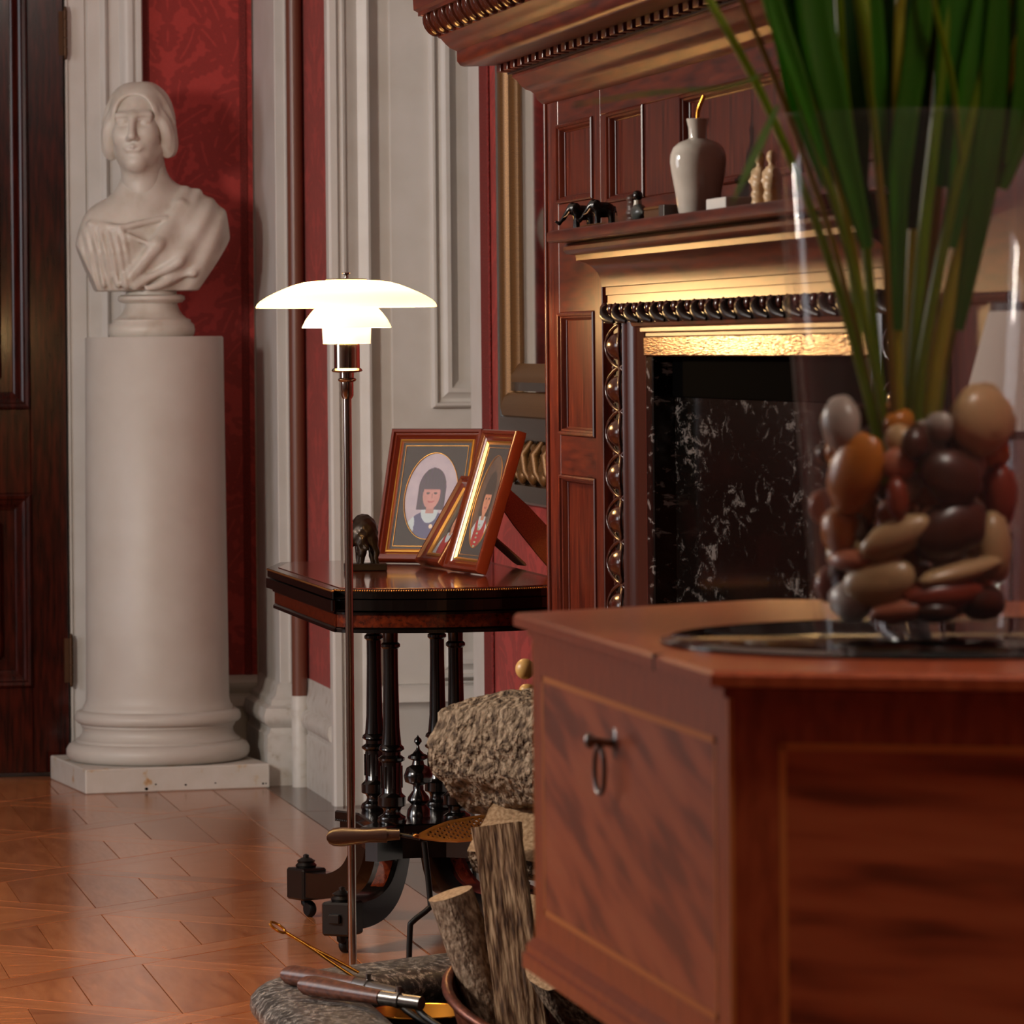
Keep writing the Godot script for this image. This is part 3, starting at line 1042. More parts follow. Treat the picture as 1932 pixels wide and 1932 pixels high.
# ------------------------------------------------------------------ door and its architrave
func build_door() -> void:
	var d := structure("door_1")
	var zf := -12.975
	var zb := -13.03
	var xr := 1.140
	var xl := -0.95
	var high := 2.95
	for x in [[xr - 0.098, xr], [xl, xl + 0.098], [0.095 - 0.098, 0.095 + 0.098]]:
		wall_box(d, "stile", Vector3(x[0], 0.012, zb), Vector3(x[1], high, zf), m.door_mahogany, 0.002)
	for y in [[0.012, 0.245], [0.77, 1.0], [2.55, high]]:
		for x in [[xl + 0.098, 0.095 - 0.098], [0.095 + 0.098, xr - 0.098]]:
			wall_box(d, "rail", Vector3(x[0], y[0], zb), Vector3(x[1], y[1], zf - 0.001), m.door_mahogany, 0.002)
	for y in [[0.245, 0.77], [1.0, 2.55]]:
		for x in [[xl + 0.098, 0.095 - 0.098], [0.095 + 0.098, xr - 0.098]]:
			wall_box(d, "panel", Vector3(x[0], y[0], zb), Vector3(x[1], y[1], zf - 0.03), m.door_mahogany)
			wall_box(d, "raised_field", Vector3(x[0] + 0.075, y[0] + 0.075, zb), Vector3(x[1] - 0.075, y[1] - 0.075, zf - 0.016), m.door_mahogany, 0.01)
			frame(d, "panel_moulding", m.door_mahogany, Vector3(x[0], y[0], zf - 0.03), Vector3(1, 0, 0), Vector3(0, 1, 0), Vector3(0, 0, 1), x[1] - x[0], y[1] - y[0], [Vector2(0, 0), Vector2(0, 0.038), Vector2(0.006, 0.043), Vector2(0.014, 0.04), Vector2(0.017, 0.03), Vector2(0.022, 0.028), Vector2(0.03, 0.022), Vector2(0.037, 0.012), Vector2(0.044, 0.009), Vector2(0.046, 0.0)])
	for y in [2.02, 0.315]:
		var h := st()
		for k in 5:
			lathe(h, [Vector2(0, -0.062 + k * 0.025), Vector2(0.006, -0.062 + k * 0.025), Vector2(0.006, -0.038 + k * 0.025), Vector2(0, -0.038 + k * 0.025)], 12, Transform3D(Basis(), Vector3(1.146, y, -12.968)))
		for e in [-0.066, 0.066]:
			lump(h, Vector3(1.146, y + e, -12.968), Vector3(0.005, 0.007, 0.005), 0, 0, 10, 6)
		bx(h, Vector3(1.128, y - 0.06, -12.978), Vector3(1.144, y + 0.06, -12.972))
		var hinge := part("hinge", h, m.hinge_brass, d)
		hinge.set_meta("label", "worn brass butt hinge")
	var tr := structure("trim_1")
	var s := st()
	mold(s, [Vector2(0, 0), Vector2(0, 0.03), Vector2(0.003, 0.036), Vector2(0.008, 0.036), Vector2(0.010, 0.030), Vector2(0.055, 0.030), Vector2(0.058, 0.024), Vector2(0.061, 0.024), Vector2(0.064, 0.031), Vector2(0.098, 0.033), Vector2(0.102, 0.044), Vector2(0.110, 0.05), Vector2(0.116, 0.046), Vector2(0.120, 0.036), Vector2(0.150, 0.038), Vector2(0.155, 0.05), Vector2(0.162, 0.062), Vector2(0.172, 0.066), Vector2(0.184, 0.064), Vector2(0.192, 0.054), Vector2(0.196, 0.058), Vector2(0.208, 0.058), Vector2(0.212, 0.05), Vector2(0.212, 0)], Vector3(1.144, 0, -13.02), Vector3(1.144, 3.6, -13.02), Vector3(1, 0, 0), Vector3(0, 0, 1))
	part("architrave", s, m.cream_paint, tr)
	wall_box(tr, "architrave", Vector3(-1.162, 0, -13.02), Vector3(-0.954, 3.6, -12.97), m.cream_paint, 0.008)

# ------------------------------------------------------------------ pilaster, pipe, panelled embrasure
func build_wall_trim() -> void:
	var p := structure("trim_2")
	wall_box(p, "pilaster_shaft", Vector3(1.665, 0.2, -13.02), Vector3(1.76, 3.6, -12.575), m.cream_paint, 0.002)
	wall_box(p, "pilaster_fillet", Vector3(1.690, 0.27, -12.58), Vector3(1.76, 3.6, -12.568), m.cream_paint, 0.002)
	var base := [Vector2(0, 0), Vector2(0.04, 0), Vector2(0.04, 0.133), Vector2(0.032, 0.14), Vector2(0.030, 0.152), Vector2(0.046, 0.166), Vector2(0.05, 0.184), Vector2(0.044, 0.204), Vector2(0.028, 0.212), Vector2(0.026, 0.226), Vector2(0.014, 0.236), Vector2(0.008, 0.262), Vector2(0, 0.27)]
	var s := st()
	mold(s, base, Vector3(1.665, 0, -12.575), Vector3(1.76, 0, -12.575), Vector3(0, 0, 1), Vector3.UP, -1.0, 0.0)
	mold(s, base, Vector3(1.665, 0, -13.0), Vector3(1.665, 0, -12.575), Vector3(-1, 0, 0), Vector3.UP, 0.0, 1.0)
	bx(s, Vector3(1.665, 0, -13.0), Vector3(1.76, 0.2, -12.575))
	part("pilaster_base", s, m.old_cream_paint, p)
	# heating pipe in the corner
	var t := thing("heating_pipe", Vector3(1.706, 0, -12.49), "brown riser pipe in the room corner, its foot painted cream", "pipe")
	s = st()
	lathe(s, [Vector2(0.0, 0.232), Vector2(0.021, 0.232), Vector2(0.021, 3.6)], 20)
	part("riser", s, m.pipe_brown, t)
	s = st()
	lathe(s, [Vector2(0.0, 0.0), Vector2(0.0225, 0.0), Vector2(0.0225, 0.238), Vector2(0.02, 0.242)], 20)
	var foot := part("sleeve", s, m.old_cream_paint, t)
	foot.set_meta("label", "cream painted sleeve")
	# embrasure: architrave, flat board, panels, dado
	var e := structure("trim_3")
	var z := -11.975
	s = st()
	mold(s, [Vector2(0, 0), Vector2(0, 0.046), Vector2(0.006, 0.052), Vector2(0.022, 0.052), Vector2(0.026, 0.044), Vector2(0.032, 0.042), Vector2(0.038, 0.048), Vector2(0.044, 0.046), Vector2(0.047, 0.038), Vector2(0.058, 0.036), Vector2(0.066, 0.032), Vector2(0.078, 0.030), Vector2(0.084, 0.034), Vector2(0.094, 0.036), Vector2(0.102, 0.042), Vector2(0.108, 0.040), Vector2(0.110, 0.0)], Vector3(1.714, 0, z), Vector3(1.714, 3.6, z), Vector3(1, 0, 0), Vector3(0, 0, 1))
	part("architrave", s, m.cream_paint, e)
	wall_box(e, "stile", Vector3(1.877, 0.3, z - 0.01), Vector3(2.62, 3.6, z + 0.012), m.cream_paint, 0.003)
	var prof := [Vector2(0, 0), Vector2(0, 0.012), Vector2(0.006, 0.02), Vector2(0.012, 0.02), Vector2(0.016, 0.01), Vector2(0.024, 0.008), Vector2(0.034, 0.014), Vector2(0.040, 0.02), Vector2(0.050, 0.02), Vector2(0.056, 0.012), Vector2(0.066, 0.004), Vector2(0.07, 0.0)]
	frame(e, "panel_moulding", m.cream_paint, Vector3(1.979, 1.002, z + 0.012), Vector3(1, 0, 0), Vector3(0, 1, 0), Vector3(0, 0, 1), 0.55, 2.3, prof)
	frame(e, "panel_moulding", m.cream_paint, Vector3(1.979, 0.312, z + 0.012), Vector3(1, 0, 0), Vector3(0, 1, 0), Vector3(0, 0, 1), 0.55, 0.60, prof)
	s = st()
	mold(s, [Vector2(0, 0), Vector2(0.02, 0), Vector2(0.02, 0.235), Vector2(0.026, 0.25), Vector2(0.04, 0.258), Vector2(0.036, 0.27), Vector2(0.03, 0.278), Vector2(0.03, 0.296), Vector2(0.016, 0.30), Vector2(0, 0.30)], Vector3(1.824, 0, z), Vector3(2.62, 0, z), Vector3(0, 0, 1), Vector3.UP)
	part("plinth_board", s, m.cream_paint, e)

# ------------------------------------------------------------------ chimneypiece of polished mahogany
func panel_on(t: Node, z0: float, z1: float, y0: float, y1: float, x: float) -> void:
	# recessed field framed by a raised ogee moulding, on a face that looks towards -x
	frame(t, "panel_moulding", m.mahogany_upright, Vector3(x, y0, z1), Vector3(0, 0, -1), Vector3(0, 1, 0), Vector3(-1, 0, 0), z1 - z0, y1 - y0, [Vector2(0, -0.016), Vector2(0, 0.003), Vector2(0.0025, 0.005), Vector2(0.006, 0.004), Vector2(0.007, 0.0), Vector2(0.010, -0.001), Vector2(0.0115, -0.005), Vector2(0.0125, -0.010), Vector2(0.014, -0.011), Vector2(0.015, -0.016)])
	wall_box(t, "panel_field", Vector3(x + 0.013, y0 + 0.005, z0 + 0.005), Vector3(x + 0.02, y1 - 0.005, z1 - 0.005), m.mahogany_upright)

func face_board(t: Node, called: String, z0: float, z1: float, y0: float, y1: float, x: float, mat: Material) -> void:
	wall_box(t, called, Vector3(x, y0, z0), Vector3(x + 0.03, y1, z1), mat, 0.0015)

func build_chimneypiece() -> void:
	var t := thing("chimneypiece", Vector3(0, 0, 0), "carved polished mahogany chimneypiece with panelled pilasters and heavy dentilled cornice", "fireplace")
	var X := 1.63
	var zl := -8.55
	var zr := -5.45
	var zc := (zl + zr) * 0.5
	# core behind the joinery
	wall_box(t, "core", Vector3(X + 0.02, 0, zl + 0.004), Vector3(1.985, 1.95, -7.70), m.mahogany_upright)
	wall_box(t, "core", Vector3(X + 0.02, 0, -6.30), Vector3(1.985, 1.95, zr - 0.004), m.mahogany_upright)
	wall_box(t, "core", Vector3(X + 0.02, 1.14, -7.70), Vector3(1.985, 1.95, -6.30), m.mahogany_along)
	for side in 2:
		# pilaster: stiles, rails, panels
		var a := zl if side == 0 else 2 * zc + 8.05
		var b := -8.05 if side == 0 else zr
		var p0 := -8.437 if side == 0 else 2 * zc + 8.113
		var p1 := -8.113 if side == 0 else 2 * zc + 8.437
		face_board(t, "stile", a, p0, 0, 1.60, X, m.mahogany_upright)
		face_board(t, "stile", p1, b, 0, 1.60, X, m.mahogany_upright)
		for y in [[0.0, 0.12], [0.925, 0.997], [1.216, 1.412], [1.554, 1.60]]:
			face_board(t, "rail", p0, p1, y[0], y[1], X + 0.001, m.mahogany_along)
		for y in [[0.12, 0.925], [0.997, 1.216], [1.412, 1.554]]:
			panel_on(t, p0, p1, y[0], y[1], X)
		var e := a + 0.008 if side == 0 else b - 0.008
		var s := st()
		tube(s, [Vector3(X - 0.001, 0, e), Vector3(X - 0.001, 1.6, e)], 0.006, 8)
		part("edge_bead", s, m.mahogany_upright, t)
	# overmantel between the pilasters
	var cells := [[-8.05, -7.985, 0], [-7.985, -7.684, 1], [-7.684, -7.40, 0], [-7.40, 2 * zc + 7.40, 1], [2 * zc + 7.40, 2 * zc + 7.684, 0], [2 * zc + 7.684, 2 * zc + 7.985, 1], [2 * zc + 7.985, 2 * zc + 8.05, 0]]
	for c in cells:
		if c[2] == 0:
			face_board(t, "stile", c[0], c[1], 1.40, 1.553, X, m.mahogany_upright)
		else:
			panel_on(t, c[0], c[1], 1.40, 1.553, X)
	face_board(t, "rail", -8.05, 2 * zc + 8.05, 1.553, 1.60, X, m.mahogany_along)
	face_board(t, "rail", -8.05, 2 * zc + 8.05, 1.36, 1.40, X, m.mahogany_along)
	# cornice: corona, soffit, bed mouldings in one run of moulding each
	var cz0 := zl
	var cz1 := zr
	var out := Vector3(-1, 0, 0)
	var o0 := Vector3(1.66, 0, cz0)
	var o1 := Vector3(1.66, 0, cz1)
	var runs := [
		["cornice_cyma", [Vector2(0, 1.60), Vector2(0.028, 1.596), Vector2(0.036, 1.598), Vector2(0.046, 1.606), Vector2(0.050, 1.616), Vector2(0.058, 1.622), Vector2(0.066, 1.624), Vector2(0.074, 1.630), Vector2(0.084, 1.642), Vector2(0.091, 1.646), Vector2(0.091, 1.652), Vector2(0, 1.652)]],
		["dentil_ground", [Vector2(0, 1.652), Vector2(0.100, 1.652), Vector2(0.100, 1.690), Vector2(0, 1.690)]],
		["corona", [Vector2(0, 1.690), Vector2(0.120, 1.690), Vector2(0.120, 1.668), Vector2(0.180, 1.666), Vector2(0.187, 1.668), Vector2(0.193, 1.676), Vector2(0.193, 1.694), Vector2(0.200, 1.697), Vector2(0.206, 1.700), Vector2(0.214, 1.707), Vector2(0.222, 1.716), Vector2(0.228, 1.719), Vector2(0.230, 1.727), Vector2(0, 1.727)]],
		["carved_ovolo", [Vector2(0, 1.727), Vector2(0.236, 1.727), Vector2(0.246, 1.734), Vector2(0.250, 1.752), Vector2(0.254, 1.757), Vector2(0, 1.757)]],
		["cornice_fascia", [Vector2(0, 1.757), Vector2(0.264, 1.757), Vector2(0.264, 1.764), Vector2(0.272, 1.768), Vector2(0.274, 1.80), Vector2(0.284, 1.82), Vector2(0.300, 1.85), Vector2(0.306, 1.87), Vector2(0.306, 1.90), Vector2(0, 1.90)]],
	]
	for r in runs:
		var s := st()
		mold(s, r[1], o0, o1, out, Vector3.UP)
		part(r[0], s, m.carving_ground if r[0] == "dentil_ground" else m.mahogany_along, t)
	# dentils, each its own block
	var block := st()
	bx(block, Vector3(-0.022, 0, 0), Vector3(0, 0.026, 0.036), 0.001)
	var dm := block.commit()
	var z := cz0
	while z + 0.036 < cz1:
		var d := put("dentil", dm, m.mahogany_upright, t)
		d.position = Vector3(1.562, 1.655, z)
		z += 0.0685
	# lobes carved into the ovolo
	var lobe := st()
	lump(lobe, Vector3.ZERO, Vector3(0.018, 0.026, 0.026), 0, 0, 12, 8, Basis(Vector3(0, 0, 1), 0.5))
	var dart := st()
	lump(dart, Vector3.ZERO, Vector3(0.010, 0.022, 0.007), 0, 0, 8, 6, Basis(Vector3(0, 0, 1), 0.5))
	var lm := lobe.commit()
	var dtm := dart.commit()
	z = cz0 + 0.03
	while z < cz1 - 0.02:
		put("carved_lobe", lm, m.carved_mahogany, t).position = Vector3(1.419, 1.742, z)
		put("carved_dart", dtm, m.carved_mahogany, t).position = Vector3(1.411, 1.741, z + 0.0415)
		z += 0.083
	# mantel shelf and its bed mouldings, ending short of the pilaster
	var mz0 := -7.95
	var mz1 := 2 * zc + 7.95
	var xs := 1.64
	runs = [
		["mantel_shelf", [Vector2(0, 1.331), Vector2(0.121, 1.331), Vector2(0.124, 1.334), Vector2(0.124, 1.347), Vector2(0.121, 1.351), Vector2(0, 1.351)], m.mahogany_along],
		["shelf_roll", [Vector2(0, 1.310), Vector2(0.078, 1.310), Vector2(0.090, 1.312), Vector2(0.096, 1.318), Vector2(0.096, 1.324), Vector2(0.090, 1.330), Vector2(0, 1.331)], m.mahogany_along],
		["shelf_cavetto", [Vector2(0, 1.256), Vector2(0.030, 1.256), Vector2(0.032, 1.268), Vector2(0.037, 1.280), Vector2(0.046, 1.290), Vector2(0.058, 1.297), Vector2(0.074, 1.301), Vector2(0.075, 1.310), Vector2(0, 1.310)], m.mahogany_along],
		["fascia", [Vector2(0, 1.227), Vector2(0.020, 1.227), Vector2(0.020, 1.241), Vector2(0.023, 1.242), Vector2(0.023, 1.255), Vector2(0.0, 1.256)], m.mahogany_along],
	]
	for r in runs:
		var s := st()
		mold(s, r[1], Vector3(xs, 0, mz0), Vector3(xs, 0, mz1), out, Vector3.UP)
		part(r[0], s, r[2], t)
	# ground of the carved frame round the opening
	var gz0 := -8.006
	var gz1 := 2 * zc + 8.006
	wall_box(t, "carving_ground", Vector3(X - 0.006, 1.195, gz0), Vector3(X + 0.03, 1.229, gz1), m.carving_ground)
	# gadroons: slanting fluted lobes
	var gad := st()
	tube(gad, curve([Vector3(-0.001, 0.010, 0.012), Vector3(-0.011, 0.002, 0.026), Vector3(-0.012, -0.009, 0.046), Vector3(-0.003, -0.016, 0.072)], 3), [0.003, 0.006, 0.007, 0.0075, 0.008, 0.008, 0.0075, 0.007, 0.005, 0.003], 8)
	var gm := gad.commit()
	var rod := st()
	lump(rod, Vector3(-0.003, 0.004, 0), Vector3(0.010, 0.0135, 0.013), 0, 0, 10, 8)
	var rm := rod.commit()
	var rod2 := st()
	lump(rod2, Vector3(-0.002, 0.006, 0), Vector3(0.008, 0.0115, 0.010), 0, 0, 10, 8)
	var rm2 := rod2.commit()
	z = gz0 + 0.02
	while z < gz1 - 0.05:
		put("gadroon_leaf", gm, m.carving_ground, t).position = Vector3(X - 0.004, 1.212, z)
		put("gadroon", rm, m.carved_mahogany, t).position = Vector3(X - 0.004, 1.212, z)
		put("gadroon", rm2, m.carved_mahogany, t).position = Vector3(X - 0.004, 1.212, z + 0.048)
		z += 0.102
	# egg and dart down each side of the opening
	var egg := st()
	lump(egg, Vector3.ZERO, Vector3(0.027, 0.0245, 0.044), 0, 0, 18, 12)
	var em := egg.commit()
	var shell := st()
	var arc := []
	for k in 15:
		var a := -PI * 0.5 + PI * k / 14.0
		arc.append(Vector3(-0.006 - 0.012 * cos(a) * cos(a), 0.037 * sin(a), 0.062 * cos(a) - 0.008))
	tube(shell, arc, 0.0034, 6)
	var arc2 := []
	for p in arc:
		arc2.append(Vector3(p.x, p.y, -p.z))
	tube(shell, arc2, 0.0034, 6)
	var sm := shell.commit()
	var dr := st()
	lump(dr, Vector3(0, 0, 0), Vector3(0.010, 0.008, 0.016), 0, 0, 8, 6)
	tube(dr, [Vector3(-0.004, 0.012, 0.05), Vector3(-0.008, 0.0, 0.03), Vector3(-0.004, -0.012, 0.05)], [0.002, 0.005, 0.002], 6)
	tube(dr, [Vector3(-0.004, 0.012, -0.05), Vector3(-0.008, 0.0, -0.03), Vector3(-0.004, -0.012, -0.05)], [0.002, 0.005, 0.002], 6)
	var drm := dr.commit()
	for side in 2:
		var zm := -7.925 if side == 0 else 2 * zc + 7.925
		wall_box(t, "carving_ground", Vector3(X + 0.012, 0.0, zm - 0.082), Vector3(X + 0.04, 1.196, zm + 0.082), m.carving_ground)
		var y := 1.155
		while y > 0.06:
			put("egg", em, m.carved_mahogany, t).position = Vector3(X + 0.010, y, zm)
			put("egg_surround", sm, m.carved_mahogany, t).position = Vector3(X + 0.010, y, zm)
			put("dart", drm, m.carved_mahogany, t).position = Vector3(X + 0.010, y - 0.0368, zm)
			y -= 0.0735
		# stepped inner moulding, then the stone lip of the opening
		var s := st()
		var sgn := 1.0 if side == 0 else -1.0
		var q := -7.845 if side == 0 else 2 * zc + 7.845
		mold(s, [Vector2(0, -0.03), Vector2(0, 0.004), Vector2(0.012, 0.010), Vector2(0.022, 0.004), Vector2(0.030, 0.002), Vector2(0.044, 0.008), Vector2(0.056, 0.002), Vector2(0.064, -0.004), Vector2(0.08, -0.004), Vector2(0.09, -0.012), Vector2(0.10, -0.012), Vector2(0.10, -0.03)], Vector3(X, 0, q), Vector3(X, 1.196, q), Vector3(0, 0, sgn), Vector3(-1, 0, 0))
		part("inner_moulding", s, m.carved_mahogany, t)
		var l0 := -7.745 if side == 0 else 2 * zc + 7.695
		wall_box(t, "stone_lip", Vector3(X + 0.012, 0, l0), Vector3(X + 0.08, 1.138, l0 + 0.05), m.black_marble, 0.002)
	# mouldings under the gadroons and the copper band across the head of the opening
	var us := st()
	mold(us, [Vector2(0, 1.171), Vector2(0.008, 1.171), Vector2(0.008, 1.176), Vector2(0.014, 1.179), Vector2(0.014, 1.185), Vector2(0.022, 1.188), Vector2(0.024, 1.194), Vector2(0, 1.196)], Vector3(X + 0.02, 0, -7.845), Vector3(X + 0.02, 0, 2 * zc + 7.845), out, Vector3.UP)
	part("head_moulding", us, m.mahogany_along, t)
	var band := wall_box(t, "copper_band", Vector3(X + 0.008, 1.138, -7.744), Vector3(X + 0.05, 1.171, 2 * zc + 7.744), m.copper_band, 0.002)
	band.set_meta("label", "burnished copper band over the fire opening")
	# black marble slab closing the opening; black strip on top paints the lintel's shade
	var reveal := X + 0.05
	var slip := SurfaceTool.new()
	slip.begin(Mesh.PRIMITIVE_TRIANGLES)
	for q in [Vector2(0, 0), Vector2(0, 1), Vector2(1, 1), Vector2(0, 0), Vector2(1, 1), Vector2(1, 0)]:
		slip.set_normal(Vector3(-1, 0, 0))
		slip.set_uv(Vector2(q.x, 1.0 - q.y))
		slip.add_vertex(Vector3(reveal, 1.1 * q.y, lerpf(-7.70, -6.30, q.x)))
	wall_box(t, "marble_slip", Vector3(reveal + 0.0005, 0, -7.70), Vector3(reveal + 0.03, 1.09, -6.30), m.black_marble)
	part("marble_face", slip, m.marble_slab, t)
	wall_box(t, "lintel_shade_strip", Vector3(reveal - 0.004, 1.07, -7.70), Vector3(reveal + 0.03, 1.14, -6.30), m.chip_and_shade_black, 0.002)

# ------------------------------------------------------------------ pier glass in the recess
func build_mirror() -> void:
	var t := thing("pier_mirror", Vector3(1.99, 0, -10.4), "tall wall mirror with black and gilt frame and carved gilt apron", "mirror")
	var za := -0.49
	var zb := 0.49
	var y0 := 0.945
	var y1 := 2.5
	var o := Vector3(0, y0, zb)
	frame(t, "outer_frame", m.frame_black, o, Vector3(0, 0, -1), Vector3.UP, Vector3(-1, 0, 0), zb - za, y1 - y0, [Vector2(0, 0), Vector2(0, 0.028), Vector2(0.02, 0.036), Vector2(0.05, 0.036), Vector2(0.055, 0.03), Vector2(0.055, 0)])
	frame(t, "gilt_slip", m.old_gilt, o + Vector3(0, 0.05, -0.05), Vector3(0, 0, -1), Vector3.UP, Vector3(-1, 0, 0), zb - za - 0.10, y1 - y0 - 0.10, [Vector2(0, 0), Vector2(0, 0.03), Vector2(0.02, 0.04), Vector2(0.045, 0.036), Vector2(0.055, 0.028), Vector2(0.06, 0)])
	frame(t, "dark_fillet", m.frame_black, o + Vector3(0, 0.11, -0.11), Vector3(0, 0, -1), Vector3.UP, Vector3(-1, 0, 0), zb - za - 0.22, y1 - y0 - 0.22, [Vector2(0, 0), Vector2(0, 0.022), Vector2(0.02, 0.022), Vector2(0.02, 0)])
	frame(t, "gilt_sight_edge", m.old_gilt, o + Vector3(0, 0.13, -0.13), Vector3(0, 0, -1), Vector3.UP, Vector3(-1, 0, 0), zb - za - 0.26, y1 - y0 - 0.26, [Vector2(0, 0), Vector2(0, 0.024), Vector2(0.015, 0.028), Vector2(0.04, 0.016), Vector2(0.05, 0)])
	var s := st()
	bx(s, Vector3(-0.012, y0 + 0.05, za + 0.05), Vector3(-0.006, y1 - 0.05, zb - 0.05))
	part("glass", s, m.mirror_glass, t)
	# carved apron of scrolling leaves
	s = st()
	bx(s, Vector3(-0.03, 0.80, za + 0.10), Vector3(0, 0.848, zb - 0.10), 0.006)
	bx(s, Vector3(-0.012, 0.84, za + 0.10), Vector3(0, y0, zb - 0.10), 0.002)
	part("apron_board", s, m.frame_black, t)
	var scroll := st()
	var pts := []
	for k in 17:
		var a := TAU * k / 16.0 * 0.8
		var r := 0.05 * (1.0 - 0.045 * k)
		pts.append(Vector3(-0.026 - 0.006 * sin(a * 2.0), sin(a) * r * 0.9, cos(a) * r))
	tube(scroll, pts, 0.010, 8)
	tube(scroll, [Vector3(-0.02, 0.05, 0.06), Vector3(-0.036, 0.02, 0.045), Vector3(-0.034, -0.02, 0.055), Vector3(-0.02, -0.05, 0.07)], [0.006, 0.013, 0.011, 0.004], 8)
	lump(scroll, Vector3(-0.03, -0.03, 0.0), Vector3(0.014, 0.02, 0.022), 0.1, 3, 10, 6)
	var sm := scroll.commit()
	for k in 6:
		put("carved_leaf", sm, m.old_gilt, t).position = Vector3(0, 0.895, za + 0.17 + k * 0.13)

